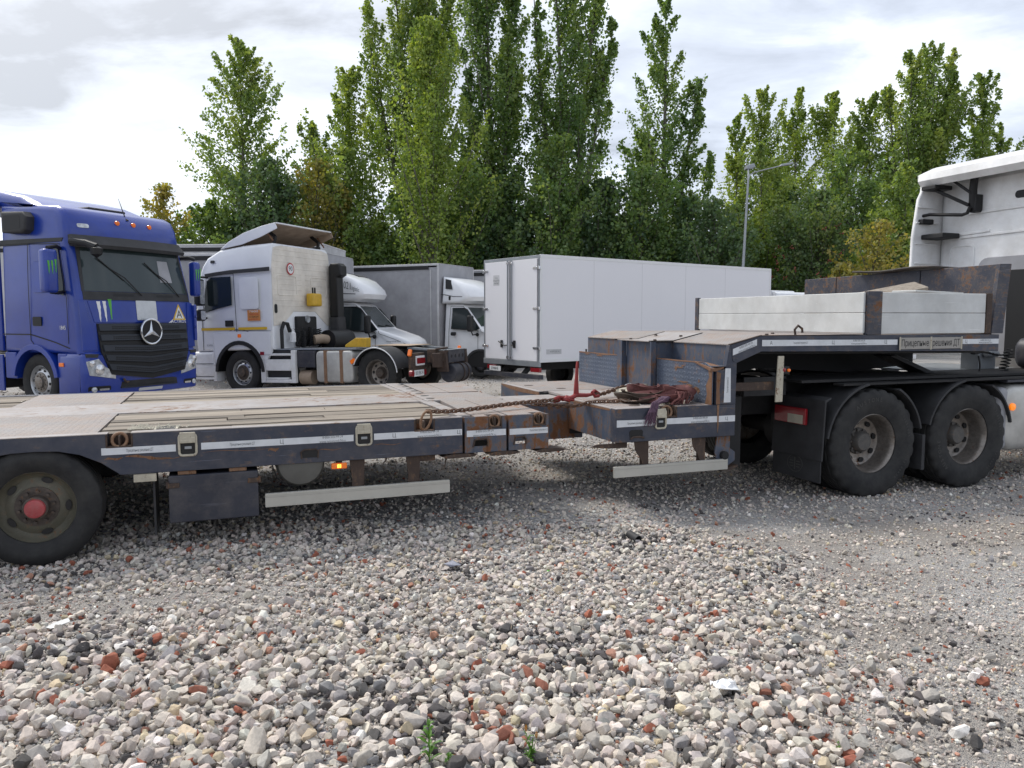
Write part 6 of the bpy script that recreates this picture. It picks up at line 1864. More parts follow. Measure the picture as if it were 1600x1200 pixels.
sd = part('side_sticker', MB().box(0.18, 0.62, -0.004, -0.001, Z0b + 0.16, Z0b + 0.27), M['tent_light'], BX)
part('lettering', MB().text('ФУРГОН 74', 0.05, lambda a, b_, h: (0.42 + a, -0.0055, Z0b + 0.215 + b_)), M['greyink'], sd, smooth=0)
part('side_sticker', MB().box(1.35, 1.40, -0.004, -0.001, Z0b + 0.17, Z0b + 0.25), M['ink'], BX)
part('chassis_frame', MB().box(0.2, BLn + 1.6, 0.62, 0.70, 0.50, 0.735).box(0.2, BLn + 1.6, 1.45, 1.53, 0.50, 0.735), M['dark'], BX)
part('under_guard', MB().box(-0.02, 0.10, 0.0, BWd, 0.34, 0.44), M['navy_tool'], BX, 0.006)
for y in (0.60, 1.42):
    part('guard_arm', MB().prism([(0.0, 0.42), (0.1, 0.42), (0.45, 0.72), (0.3, 0.72)], 'y', y, y + 0.12), M['dark'], BX)
for y in (0.16, BWd - 0.30):
    part('tail_lamp', MB().box(-0.02, 0.05, y - 0.16, y + 0.16, 0.50, 0.60), M['red'], BX, 0.006)
npb = part('number_plate', MB().box(-0.03, -0.015, 1.45, 1.90, 0.46, 0.57), M['signwhite'], BX, 0.003)
part('lettering', MB().text('Е948НЕ', 0.085, lambda a, b_, h: (-0.0325, 1.675 - a, 0.515 + b_)), M['ink'], npb, smooth=0)
part('orange_marker', MB().box(1.9, 2.02, -0.01, 0.02, 0.62, 0.70).box(4.4, 4.52, -0.01, 0.02, 0.62, 0.70), M['orange'], BX, 0.006)
for x in (2.3, BLn + 0.55):
    for y, fl in ((0.13, False), (BWd - 0.13, True)):
        wheel(BX, 'box_w', 0.40, 0.24, 0.24, 'steer', (x, y, 0.28), fl, 0.4, rm='dark', hm='dark')
part('cab_shell', slab(MB(), [(BLn + 0.15, 0.6), (BLn + 0.15, 2.5), (BLn + 1.3, 2.5), (BLn + 1.75, 1.6), (BLn + 1.8, 0.6)], 0.05, BWd - 0.05, 0.08, 3, 4), M['white'], BX)

# =============== vehicles glimpsed behind
def box_semi(name, label, loc, h, ln, wd, z0, z1, mat, cat='trailer', band=True):
    o = thing(name, label, cat, (loc[0], loc[1], 0), head(*h))
    part('tilt_body', MB().box(-ln, 0, -wd / 2, wd / 2, z0, z1 - 0.02), M[mat], o, 0.015)
    if band:
        part('black_band', MB().box(-ln + 0.1, -0.1, -wd / 2 - 0.012, -wd / 2 + 0.01, z1 - 0.22, z1 - 0.10), M['ink'], o)
    part('roof_edge', MB().box(-ln - 0.01, 0.01, -wd / 2 - 0.018, wd / 2 + 0.018, z1 - 0.05, z1), M['tent_light'], o, 0.01)
    part('floor_frame', MB().box(-ln, 0, -wd / 2 + 0.02, wd / 2 - 0.02, z0 - 0.16, z0 - 0.002).box(-ln, 0, -0.5, 0.5, z0 - 0.42, z0 - 0.161), M['dark'], o)
    for x in (-ln + 1.6, -ln + 2.9) if ln > 6 else (-ln + 1.2, -0.9):
        for sg in (-1, 1):
            wheel(o, 'dish_b', 0.50, 0.30, 0.30, 'dish', (x, sg * (wd / 2 - 0.17), 0.50), sg > 0)
    return o


box_semi('curtain_trailer', 'pale grey curtain trailer with black top band behind the blue tractor', (-5.6, 24.6), (1.0, -0.05), 13.4, 2.5, 1.15, 3.93, 'tent_light')
box_semi('curtain_trailer', 'dark grey covered trailer glimpsed behind the tilt truck and white box truck', (0.5, 28.2), (0.95, -0.3), 7.0, 2.4, 1.1, 3.40, 'tent')
wv = thing('panel_van', 'white van whose roof shows behind the white side boards', 'van', (12.2, 24.6, 0), head(0.95, 0.3))
part('van_body', slab(MB(), [(0, 0.4), (0.02, 0.9), (-0.5, 1.2), (-1.2, 2.2), (-1.6, 2.42), (-5.2, 2.45), (-5.25, 0.4)], -1.0, 1.0, 0.12, 4, 6), M['white'], wv)
part('windscreen', MB().prism([(-0.52, 1.24), (-1.16, 2.14), (-1.18, 2.16), (-0.54, 1.26)], 'y', -0.85, 0.85), M['glass'], wv)
part('door_window', MB().panel([(-2.1, 1.35), (-1.0, 1.35), (-1.4, 2.05), (-2.1, 2.1)], flat_side(-1.0, -1), 0.004, 0.008), M['glass'], wv)
for x in (-0.9, -4.2):
    for sg in (-1, 1):
        wheel(wv, 'gaz_w', 0.355, 0.22, 0.21, 'steer', (x, sg * 0.88, 0.355), sg > 0, 0.4, rm='dark', hm='navy_tool')

# =============== white tractor coupled to the gooseneck (trailer coordinates, ground 0.12 lower here)
ft = thing('tractor_truck', 'white three-axle tractor with dusty twin wheels and tall cab, coupled under the gooseneck at right', 'truck', tw(0.17, -0.07, -0.125), TH)
G0 = 0.12
WR = 0.56
YT = 2.62
for x in (6.02, 7.35):
    for yy, fl in ((0.155, False), (0.50, False), (YT - 0.155, True), (YT - 0.50, True)):
        w_ = wheel(ft, 'dish_f' if abs(yy - 0.155) < 0.01 or fl else 'dish_f', WR, 0.31, 0.305, 'dish', (x, yy, WR), fl, 0.3 + x, tm='tyre2', hm='hub_grey')
        if yy < 0.2:
            for body, a0, rad, sz in (('AUSTONE', 100 if x < 7 else 200, 0.455, 0.058), ('TUBELESS', 20, 0.45, 0.035), ('12.00R20', 320, 0.45, 0.035)):
                tb = MB()
                n = len(body)
                for k, chx in enumerate(body):
                    a = R(a0 - (k - n / 2) * sz / rad * 52)
                    ca_, sa_ = math.cos(a), math.sin(a)
                    tb.text(chx, sz, lambda p, q, h: ((rad + q) * ca_ + p * sa_, -0.158, (rad + q) * sa_ - p * ca_))
                part('raised_lettering', tb, M['tyretext'], w_, smooth=0)
    part('axle', MB().cyl((x, 0.4, WR), (x, YT - 0.4, WR), 0.10, 12).lathe([(-0.25, 0.1), (-0.12, 0.24), (0.12, 0.24), (0.25, 0.1)], 'y', 16, (x, YT / 2, WR)), M['dark'], ft)
part('chassis_frame', MB().box(5.0, 12.5, 0.86, 0.95, 0.80, 1.10).box(5.0, 12.5, 1.66, 1.75, 0.80, 1.10), M['dark'], ft, 0.005)
part('frame_plate', MB().box(5.2, 9.2, 0.16, 0.80, 1.195, 1.22).box(5.6, 9.4, 0.02, 0.16, 1.165, 1.185), M['dark'], ft)
part('catwalk', MB().box(7.75, 9.3, 0.45, 2.1, 1.19, 1.205), M['galv'], ft)
part('fifth_wheel', MB().lathe([(0, 0.001), (0, 0.48), (-0.06, 0.48), (-0.06, 0.001)], 'z', 26, (6.7, 1.3, 1.20)).box(6.3, 7.1, 0.8, 1.8, 1.0, 1.14), M['ink'], ft, 0.01)
part('pickup_ramp', MB().prism([(6.75, 1.42), (6.85, 1.43), (7.70, 1.13), (7.62, 1.10)], 'y', 0.55, 0.80), M['blackdust'], ft, 0.006)
part('ramp_ribs', MB().prism([(6.86, 1.432), (7.70, 1.135), (7.70, 1.125), (6.86, 1.422)], 'y', 0.57, 0.60).prism([(6.86, 1.432), (7.70, 1.135), (7.70, 1.125), (6.86, 1.422)], 'y', 0.65, 0.68).prism([(6.86, 1.432), (7.70, 1.135), (7.70, 1.125), (6.86, 1.422)], 'y', 0.73, 0.76), M['galv'], ft)
# mudguards
mg = MB()
mg.box(5.35, 5.375, 0.0, 0.74, 0.42, 1.0)                # rear face
o = part('mudguard_rear', MB().prism([(5.33, 0.42), (5.36, 1.03), (5.44, 1.06), (5.44, 1.04), (5.38, 1.01), (5.355, 0.42)], 'y', 0.0, 0.74), M['blackdust'], ft, 0.006)
part('tail_lamp', MB().box(5.29, 5.332, 0.20, 0.66, 0.76, 0.93), M['red'], o, 0.01)
part('lamp_patch', MB().box(5.2885, 5.2895, 0.23, 0.45, 0.77, 0.86), M['ivory'], o)
mf = part('mud_flap', MB().box(5.34, 5.352, 0.02, 0.72, 0.20, 0.47), M['blackdust'], ft)
em = MB()
FXX = 5.3385
em.tube([(FXX, 0.38 + 0.11 * math.cos(a), 0.345 + 0.085 * math.sin(a)) for a in np.linspace(0, 2 * PI, 25)[:-1]], 0.004, 4, True)
em.box(FXX - 0.002, FXX, 0.372, 0.388, 0.28, 0.41)
for k in (-1, 0, 1):
    for sg in (-1, 1):
        em.box(FXX - 0.002, FXX, min(0.38 + sg * 0.02, 0.38 + sg * (0.085 - 0.012 * abs(k))), max(0.38 + sg * 0.02, 0.38 + sg * (0.085 - 0.012 * abs(k))), 0.34 + k * 0.028 - 0.005, 0.34 + k * 0.028 + 0.005)
part('embossed_emblem', em, M['tyretext'], mf)
for cx in (6.02, 7.35):
    a0, a1 = (100, 172) if cx < 7 else (100, 165)
    part('mudguard', MB().prism(arc(cx, WR, WR + 0.075, a0, a1, 10) + arc(cx, WR, WR + 0.05, a1, a0, 10), 'y', -0.01, 0.66), M['blackdust'], ft, 0.005)
    part('mudguard', MB().prism(arc(cx, WR, WR + 0.075, 12, 62, 10) + arc(cx, WR, WR + 0.05, 62, 12, 10), 'y', -0.008, 0.66), M['blackdust'], ft, 0.005)
part('mid_flap', MB().box(6.66, 6.70, 0.0, 0.6, 0.25, 0.62), M['blackdust'], ft)
part('inner_guard', MB().box(5.4, 8.0, 0.70, 0.84, 0.62, 1.18), M['ink'], ft)
part('mudguard_far', MB().prism(arc(6.02, WR, WR + 0.075, 60, 172, 12) + arc(6.02, WR, WR + 0.05, 172, 60, 12), 'y', YT - 0.66, YT).prism(arc(7.35, WR, WR + 0.075, 8, 120, 12) + arc(7.35, WR, WR + 0.05, 120, 8, 12), 'y', YT - 0.66, YT), M['blackdust'], ft)
# fuel tank with marker, deck over it
o = part('fuel_tank', slab(MB(), rrect(7.88, 9.5, 0.36, 1.10, 0.16, 5), 0.02, 0.66, 0.08, 4, 3), M['silver'], ft, smooth=45)
part('tank_end', slab(MB(), rrect(7.80, 7.97, 0.37, 1.08, 0.08, 4), 0.03, 0.65, 0.06, 3, 2), M['tent'], o)
part('orange_marker', MB().lathe([(0.0, 0.001), (0.0, 0.042), (-0.02, 0.04), (-0.028, 0.001)], 'y', 18, (7.985, 0.018, 0.86)), M['orange_lit'], o)
part('tank_strap', MB().box(8.62, 8.70, 0.012, 0.67, 0.352, 1.108).box(9.2, 9.28, 0.012, 0.67, 0.352, 1.108), M['dark'], o)
part('side_deck', MB().box(7.9, 9.6, 0.02, 0.75, 1.13, 1.16), M['navy_tool'], ft, 0.006)
part('deck_holes', MB().box(8.5, 8.60, 0.3, 0.40, 1.1602, 1.1625).box(8.66, 8.76, 0.3, 0.40, 1.1602, 1.1625).box(8.82, 8.92, 0.3, 0.40, 1.1602, 1.1625).box(8.98, 9.08, 0.3, 0.40, 1.1602, 1.1625), M['ink'], ft)
# air lines
cl = MB()
cl.tube([(8.02 + 0.012 * k + 0.035 * math.cos(k * 1.25), 0.55 + 0.035 * math.sin(k * 1.25), 1.42 + 0.02 * math.sin(k * 0.12)) for k in range(48)], 0.009, 5)
cl.tube([(8.05 + 0.03 * math.sin(k / 14), 0.50, 1.40 - 0.24 * k / 40) for k in range(41)], 0.010, 5)
cl.tube([(8.46 + 0.002 * k + 0.045 * math.cos(k * 1.05), 0.50 + 0.045 * math.sin(k * 1.05), 1.20 + 0.0062 * k) for k in range(44)], 0.009, 5)
cl.tube([(8.10 + 0.006 * k + 0.03 * math.cos(k * 1.05), 0.48 + 0.03 * math.sin(k * 1.05), 1.195 + 0.018 * abs(math.sin(k * 0.5))) for k in range(60)], 0.008, 5)
part('air_lines', cl, M['black'], ft)
part('valve_block', MB().box(8.50, 8.80, 0.85, 1.1, 1.20, 1.44).cyl((8.55, 0.8, 1.40), (8.75, 0.8, 1.40), 0.04, 10).box(8.62, 8.70, 0.80, 0.9, 1.44, 1.50), M['galv'], ft, 0.01)
part('corner_tank', slab(MB(), rrect(8.95, 9.5, 1.22, 1.60, 0.14, 5), 0.10, 0.75, 0.06, 3, 3), M['navy_tool'], ft)
part('exhaust_pipes', MB().tube([(9.0, 0.3, 1.14), (9.15, 0.3, 1.24)], 0.03, 8), M['galv'], ft)
# cab
XC = 9.75
cs = [(XC, 1.35), (XC, 3.74), (XC + 0.08, 3.82), (XC + 1.1, 3.80), (XC + 1.9, 3.55), (XC + 2.25, 2.9), (XC + 2.4, 2.0), (XC + 2.45, 0.9), (XC + 0.9, 0.9), (XC + 0.7, 1.35)]
part('cab_shell', slab(MB(), cs, -0.02, YT - 0.04, 0.12, 4, 8), M['white2'], ft, smooth=38)
SC = lambda y, z, o: (XC - o, y, z)
part('back_window_panel', MB().panel(rrect(-0.02, 1.90, 1.30, 2.67, 0.14), SC, 0.02, 0.03), M['tent'], ft, 0.01)
part('back_dark_panel', MB().panel(rrect(0.02, 1.44, 1.30, 2.48, 0.03), SC, 0.035, 0.012), M['ink'], ft, 0.006)
for z, y0, y1 in ((3.30, 0.1, 2.1), (2.98, 0.1, 2.25), (3.02, 1.75, 2.25)):
    part('wall_rib', MB().panel([(y0, z), (y1, z - 0.02), (y1, z + 0.02), (y0, z + 0.035)], SC, 0.02, 0.024), M['white2'], ft, 0.008)
part('wall_recess', MB().tube([SC(p[0], p[1], 0.006) for p in rrect(1.98, 2.36, 2.0, 2.86, 0.08)], 0.010, 5, True), M['white2'], ft)
part('wall_slot', MB().panel(rrect(0.95, 1.42, 3.42, 3.52, 0.045), SC, 0.006, 0.01), M['ink'], ft)
# far side fairing and roof fairing
fa = [(XC + 0.15, 1.3), (XC - 0.52, 1.3), (XC - 0.50, 3.0), (XC - 0.42, 3.55), (XC - 0.36, 3.66), (XC - 0.34, 3.86), (XC + 0.2, 3.95), (XC + 0.2, 3.5), (XC + 0.15, 3.4)]
o = part('side_fairing', slab(MB(), fa, YT - 0.06, YT, 0.02, 3, 2), M['white2'], ft)
for z in (1.75, 2.2, 2.32, 2.62, 2.9, 3.2, 3.42):
    part('fairing_rib', MB().box(XC - 0.47, XC - 0.04, YT - 0.085, YT - 0.06, z, z + 0.018), M['white2'], o, 0.004)
rf = [(XC - 0.35, 3.72), (XC - 0.42, 3.80), (XC - 0.40, 3.90), (XC - 0.10, 4.02), (XC + 0.7, 4.10), (XC + 1.4, 3.95), (XC + 1.4, 3.90), (XC + 0.7, 4.05), (XC - 0.08, 3.97), (XC - 0.34, 3.86)]
part('roof_fairing', slab(MB(), rf, -0.06, YT + 0.01, 0.05, 3, 6), M['white2'], ft)
for q in ((XC - 0.42, XC - 0.08, 2.30, 2.54, 3.66, 3.72), (XC - 0.42, XC - 0.20, 2.48, 2.58, 3.19, 3.26), (XC - 0.36, XC - 0.03, 2.19, 2.56, 2.97, 3.04)):
    part('fairing_foot', MB().box(*q), M['ink'], ft, 0.012)
XS = XC - 0.17
for pth_, r_ in (([(XC - 0.32, 2.47, 3.79), (XC - 0.32, 2.46, 3.72), (XC - 0.30, 2.40, 3.66), (XS, 1.97, 3.40)], 0.024), ([(XC - 0.37, 2.60, 3.24), (XC - 0.34, 2.58, 3.31), (XC - 0.30, 2.48, 3.325), (XS, 2.06, 3.275), (XS, 1.98, 3.29), (XS, 1.94, 3.37)], 0.024), ([(XC - 0.32, 2.34, 3.90), (XC - 0.28, 2.28, 3.86), (XS, 1.94, 3.56)], 0.02)):
    part('fairing_stay', MB().tube(pth_, r_, 8), M['ink'], ft)
part('stay_bracket', MB().tube([(XC - 0.10, 1.72, 3.87), (XC - 0.13, 1.84, 3.84), (XC - 0.15, 1.91, 3.76), (XC - 0.13, 1.94, 3.60), (XC - 0.10, 1.95, 3.34)], 0.055, 8).box(XC - 0.14, XC - 0.0, 1.88, 2.0, 3.30, 3.54), M['ink'], ft, 0.01)
# front wheels and lower cab, outside the picture to the right
for yy, fl in ((0.16, False), (YT - 0.16, True)):
    wheel(ft, 'steer_f', WR, 0.31, 0.305, 'steer', (10.75, yy, WR), fl, 0.2, tm='tyre2')
part('front_bumper', MB().box(XC + 1.9, XC + 2.5, 0.0, YT - 0.05, 0.35, 0.9), M['white2'], ft, 0.04)
# ------------------------------------------------------------------ trees
def leaf_mat(name, c0, c1, c2, trans=0.45):
    m, t, b = mat_new(name)
    nt = m.node_tree
    nt.nodes.remove(b)
    tv = t.n('Attribute', _attribute_name='tone').outputs['Fac']
    col = t.ramp(tv, [(0.0, c0), (0.5, c1), (1.0, c2)])
    df = t.n('BsdfDiffuse', Color=col)
    tl_ = t.n('BsdfTranslucent', Color=t.mix(1.0, col, (1.5, 1.42, 0.55), 'MULTIPLY'))
    gl = t.n('BsdfGlossy', Color=(1, 1, 1), Roughness=0.42)
    m1 = t.n('MixShader', i0=trans, i1=df.outputs[0], i2=tl_.outputs[0])
    m2 = t.n('MixShader', i0=0.03, i1=m1.outputs[0], i2=gl.outputs[0])
    nt.links.new(m2.outputs[0], nt.nodes['Material Output'].inputs[0])
    return m


LM = {'poplar': leaf_mat('poplar_leaves', (0.123, 0.200, 0.058), (0.200, 0.292, 0.081), (0.336, 0.401, 0.117)),
      'pale': leaf_mat('pale_poplar_leaves', (0.148, 0.239, 0.058), (0.233, 0.323, 0.076), (0.360, 0.424, 0.111)),
      'dark': leaf_mat('dark_green_leaves', (0.095, 0.176, 0.063), (0.156, 0.250, 0.081), (0.268, 0.350, 0.104)),
      'deep': leaf_mat('deep_green_shrub_leaves', (0.068, 0.131, 0.068), (0.107, 0.182, 0.082), (0.178, 0.245, 0.093)),
      'yellow': leaf_mat('yellowing_maple_leaves', (0.169, 0.194, 0.058), (0.284, 0.271, 0.071), (0.440, 0.349, 0.090)),
      'rowan': leaf_mat('rowan_leaves', (0.082, 0.149, 0.067), (0.127, 0.201, 0.074), (0.194, 0.238, 0.089))}
m, t, b = mat_new('tree_bark')
f = t.noise(t.mapping(t.obj(), (6, 6, 1.2)), 2.5, 6, 0.7)
t.set(b.inputs['Base Color'], t.ramp(f, [(0.3, (0.055, 0.05, 0.042)), (0.6, (0.16, 0.15, 0.125)), (0.8, (0.25, 0.24, 0.20))]))
b.inputs['Roughness'].default_value = 0.9
M['bark'] = m


def branch_tubes(paths, rad, n=5):
    mb = MB()
    for P, r0, r1 in paths:
        k = len(P)
        mb.tube(P, [r0 + (r1 - r0) * i / (k - 1) for i in range(k)], n, caps=False)
    return mb


TREES = []


def tree(name, label, x, y, h, seed, mat='poplar', hb=0.12, wid=2.0, shape='spire', ang=28, nb=70, leaf=0.14, per=120, stems=None, spread=0.20, tr=0.14, bare=0.0, group='trees behind the yard', droop=0.0, clump=1.0, out=0.22, plume=False):
    """trunk with steep limbs; leaves sit in tufts along each limb so gaps stay open between limbs"""
    rg = np.random.default_rng(seed)
    o = thing(name, label, 'tree', (x, y, 0), 0, group)
    paths, leaves, tones = [], [], []
    stems = stems or [(0.0, 0.0, 1.0, 1.0)]
    for (lx, ly, hs, ws) in stems:
        H = h * hs
        n = 12
        wob = rg.normal(0, 0.10, (n + 1, 2)).cumsum(0) * 0.45

        def stem(t_):
            i = t_ * n
            a = int(min(n - 1, i))
            w_ = wob[a] + (wob[a + 1] - wob[a]) * (i - a)
            return np.array([lx * t_ ** 1.1 + w_[0] * t_, ly * t_ ** 1.1 + w_[1] * t_, H * t_])
        paths.append(([tuple(stem(k / n)) for k in range(n + 1)], tr * (0.6 + 0.4 * hs), 0.012))
        m_ = max(6, int(nb * hs * (ws ** 0.5)))
        for k in range(m_):
            t0 = hb + (0.985 - hb) * ((k + rg.random()) / m_) ** 0.95
            if bare and rg.random() < bare:
                continue
            rel = (t0 - hb) / (1 - hb)
            if shape == 'spire':
                pr = (1 - rel) ** 0.74 * min(1, 0.55 + rel * 3) + 0.06
            elif shape == 'oval':
                pr = max(0.06, math.sin(PI * min(1, 0.16 + 0.84 * rel)) ** 0.75)
            elif shape == 'round':
                pr = max(0.1, math.sqrt(max(0, 1 - (2 * rel - 0.9) ** 2 / 1.25)))
            else:
                pr = (1 - rel) ** 0.5
            L = wid * ws * pr * rg.uniform(0.5, 1.0) * (1.4 if rg.random() < out else 1.0)
            az = rg.uniform(0, 2 * PI) if k % 3 else k * 2.399
            an = R(ang * rg.uniform(0.7, 1.3) * (1.15 - 0.45 * rel))
            base = stem(t0)
            dirh = np.array([math.cos(az), math.sin(az), 0])
            ln = L / max(0.25, math.sin(an))
            ln = min(ln, (H - base[2]) * 0.8 + 0.25)
            q = []
            for i in range(6):
                s_ = i / 5
                hh = ln * math.sin(an) * s_ * (1 + 0.10 * s_)
                vv = ln * math.cos(an) * s_ * (0.85 + 0.25 * s_) - droop * ln * s_ * s_
                q.append(base + dirh * hh + np.array([0, 0, vv]) + rg.normal(0, 0.03, 3) * ln * 0.3 * s_)
            r0 = max(0.012, tr * 0.42 * (1 - t0) * hs * min(1, ln / 2.0) + 0.008)
            paths.append(([tuple(p) for p in q], r0, 0.005))
            q = np.array(q)
            # tufts along the limb
            nl = int(per * (0.35 + 0.65 * min(1.2, ln / 2.2)) * clump)
            s_ = np.clip(0.10 + 0.92 * rg.random(nl) ** 0.8, 0, 1.02)
            nt_ = max(3, int(ln / 0.35))
            cs_ = (np.floor(s_ * nt_) + 0.5) / nt_
            s_ = cs_ + rg.normal(0, 0.34 / nt_, nl)
            s_ = np.clip(s_, 0.04, 1.03)
            i = np.minimum(4, (s_ * 5).astype(int))
            fr = (s_ * 5 - i)[:, None]
            pos = q[i] * (1 - fr) + q[i + 1] * fr
            tid = (cs_ * 997 + k * 31).astype(int)
            off = np.stack([np.sin(tid * 12.9), np.sin(tid * 78.2 + 1), 0.6 * np.sin(tid * 37.7 + 2)], 1) * spread * 0.9
            tp_ = 0.42 + 0.58 * (1 - rel) ** 0.7
            off = off * tp_
            if plume:
                off = off * 0.5
            sc = spread * tp_ * ((0.50 + 0.6 * np.minimum(1, (1.1 - s_))) if not plume else (0.22 + 1.35 * np.clip(1.04 - s_, 0, 1) ** 0.8 * np.clip(s_ * 3.5, 0.35, 1)) * min(1.5, 0.5 + 0.4 * ln))[:, None]
            pos = pos + off + rg.normal(0, 1, (nl, 3)) * sc * np.array([1, 1, 0.85])
            leaves.append(pos)
            tb = 0.42 + 0.18 * rg.normal() + 0.12 * rel
            tones.append(np.clip(tb + rg.normal(0, 0.17, nl), 0, 1))
    P = np.concatenate(leaves)
    tn = np.concatenate(tones)
    ok = P[:, 2] > 0.3
    P, tn = P[ok], tn[ok]
    n = len(P)
    d = rg.normal(size=(n, 3))
    d[:, 2] -= 0.35
    d /= np.linalg.norm(d, axis=1)[:, None]
    u_ = rg.normal(size=(n, 3))
    u_ -= (u_ * d).sum(1)[:, None] * d
    u_ /= np.linalg.norm(u_, axis=1)[:, None]
    sz = leaf * rg.uniform(0.45, 1.35, (n, 1))
    a_, b_ = d * sz, u_ * sz * 0.42
    V = np.stack([P - a_ * 0.5, P + b_ - a_ * 0.08, P + a_ * 0.5, P - b_ - a_ * 0.08], 1).reshape(-1, 3)
    me = bpy.data.meshes.new('crown')
    me.vertices.add(4 * n)
    me.vertices.foreach_set('co', V.astype(np.float32).ravel())
    me.loops.add(4 * n)
    me.loops.foreach_set('vertex_index', np.arange(4 * n, dtype=np.int32))
    me.polygons.add(n)
    me.polygons.foreach_set('loop_start', np.arange(n, dtype=np.int32) * 4)
    me.polygons.foreach_set('loop_total', np.full(n, 4, np.int32))
    me.update()
    at_ = me.attributes.new('tone', 'FLOAT', 'POINT')
    at_.data.foreach_set('value', np.repeat(tn, 4).astype(np.float32))
    me.materials.append(LM[mat])
    link('crown', me, o)
    part('trunk', branch_tubes(paths, tr), M['bark'], o, smooth=60)
    TREES.append(n)
    return o


PERK = 1.3


def tpx(px, d):
    return (px - 800) / 1200 * d


def hpx(py, d):
    return CAM_H + (496 - py) * d / 1200


def T_(name, label, px, py, d, seed, **kw):
    if kw.get('shape', 'spire') != 'spire':
        kw.pop('wk', 0)
    kw['per'] = int(kw.get('per', 120) * PERK)
    if kw.get('shape', 'spire') == 'spire':
        kw['wid'] = kw['wid'] * kw.pop('wk', 1.75)
        kw['ang'] = kw['ang'] * 1.26
        kw['nb'] = int(kw['nb'] * 0.62)
        kw['per'] = int(kw['per'] * 2.1)
        kw['plume'] = True
        kw['spread'] = kw.get('spread', 0.2) * 1.12
    return tree(name, label, tpx(px, d), d, hpx(py, d), seed, **kw)


PG = 'poplars behind the parked trucks'
UG = 'bushy trees below the poplars'
T_('poplar_tree', 'separate airy poplar standing alone left of the tall group, above the white tractor', 388, 78, 40, 1, mat='poplar', hb=0.14, wid=2.35, ang=42, nb=150, per=70, leaf=0.16, group=PG, spread=0.21, wk=1.55, out=0.05)
T_('poplar_tree', 'short slim poplar between the lone airy poplar and the tall group', 495, 205, 42, 2, mat='poplar', hb=0.15, wid=1.5, ang=26, nb=52, per=110, leaf=0.16, group=PG)
T_('poplar_tree', 'mid height pale poplar at the left end of the tall group', 553, 122, 41, 3, mat='pale', hb=0.10, wid=1.75, ang=28, nb=70, per=105, leaf=0.16, group=PG)
T_('poplar_tree', 'tallest light green poplar with long limbs leaning left', 660, -60, 43, 4, mat='poplar', hb=0.14, wid=1.9, ang=24, nb=56, per=130, leaf=0.17, group=PG, tr=0.24, spread=0.24,
   stems=[(-2.8, 0.0, 0.86, 0.62), (-1.5, 0.5, 0.98, 0.7), (0.6, 0.2, 1.0, 0.8), (-0.4, 0.3, 0.95, 0.7), (1.6, 0.4, 0.93, 0.6)])
T_('poplar_tree', 'narrow yellow-green poplar with a visible pale trunk in front of the tall group', 678, 52, 36, 5, mat='pale', hb=0.10, wid=1.75, ang=17, nb=110, per=110, leaf=0.14, group=PG, tr=0.13, wk=1.3)
T_('poplar_tree', 'dark dense poplar right of the yellow-green one', 775, -90, 41, 6, mat='dark', hb=0.14, wid=1.55, ang=22, nb=90, per=125, leaf=0.17, group=PG, tr=0.25, spread=0.22, stems=[(-0.6, 0, 1.0, 1.0), (1.0, 0.3, 0.92, 0.6), (-1.6, 0.3, 0.72, 0.5)])
T_('poplar_tree', 'broad dark poplar with several upright stems at the centre right', 880, -80, 41, 7, mat='dark', hb=0.14, wid=1.6, ang=23, nb=64, per=125, leaf=0.17, group=PG, tr=0.26, spread=0.23, stems=[(-0.3, 0, 1.0, 0.9), (1.9, 0.2, 0.96, 0.8), (2.6, 0.4, 0.80, 0.6), (-1.7, 0.4, 0.9, 0.45)])
T_('poplar_tree', 'lopsided poplar with dark limbs reaching to the right', 1030, 15, 42, 8, mat='dark', hb=0.12, wid=1.9, ang=32, nb=70, per=120, leaf=0.17, group=PG, tr=0.24, spread=0.22, stems=[(0.4, 0, 1.0, 0.85), (2.1, 0, 0.77, 0.6), (3.1, 0.2, 0.56, 0.6), (-1.1, 0.3, 0.62, 0.7)])
for i, (px_, py_, d_, wd_, mm, lab) in enumerate(((1146, 192, 50, 1.15, 'pale', 'thin pale poplar just left of the street lamp'), (1186, 150, 50, 1.45, 'pale', 'pale poplar rising behind the street lamp'), (1231, 155, 51, 1.5, 'pale', 'second pale poplar right of the street lamp'),
                                                   (1290, 160, 50, 1.9, 'pale', 'wide pale poplar halfway between lamp and white cab'), (1345, 160, 50, 1.6, 'poplar', 'green poplar left of the largest right-hand tree'))):
    T_('poplar_tree', lab, px_, py_, d_, 20 + i, mat=mm, hb=0.10, wid=wd_, ang=25, nb=66, per=100, leaf=0.17, group=PG, shape='spire')
T_('poplar_tree', 'large fan-shaped poplar with a bare thin top behind the white cab', 1425, 85, 48, 30, mat='poplar', hb=0.12, wid=2.1, ang=26, nb=60, per=115, leaf=0.17, group=PG, tr=0.25, stems=[(-2.2, 0, 0.86, 0.8), (-0.8, 0, 0.97, 0.8), (0.7, 0, 1.0, 0.8), (2.3, 0.2, 0.99, 0.55), (1.6, 0, 0.9, 0.7)], spread=0.23)
T_('poplar_tree', 'smaller poplar at the far right rising above the white cab roof', 1528, 130, 48, 31, mat='poplar', hb=0.12, wid=1.7, ang=30, nb=64, per=110, leaf=0.17, group=PG, stems=[(-0.8, 0, 1.0, 1.0), (0.8, 0, 0.82, 0.7)])
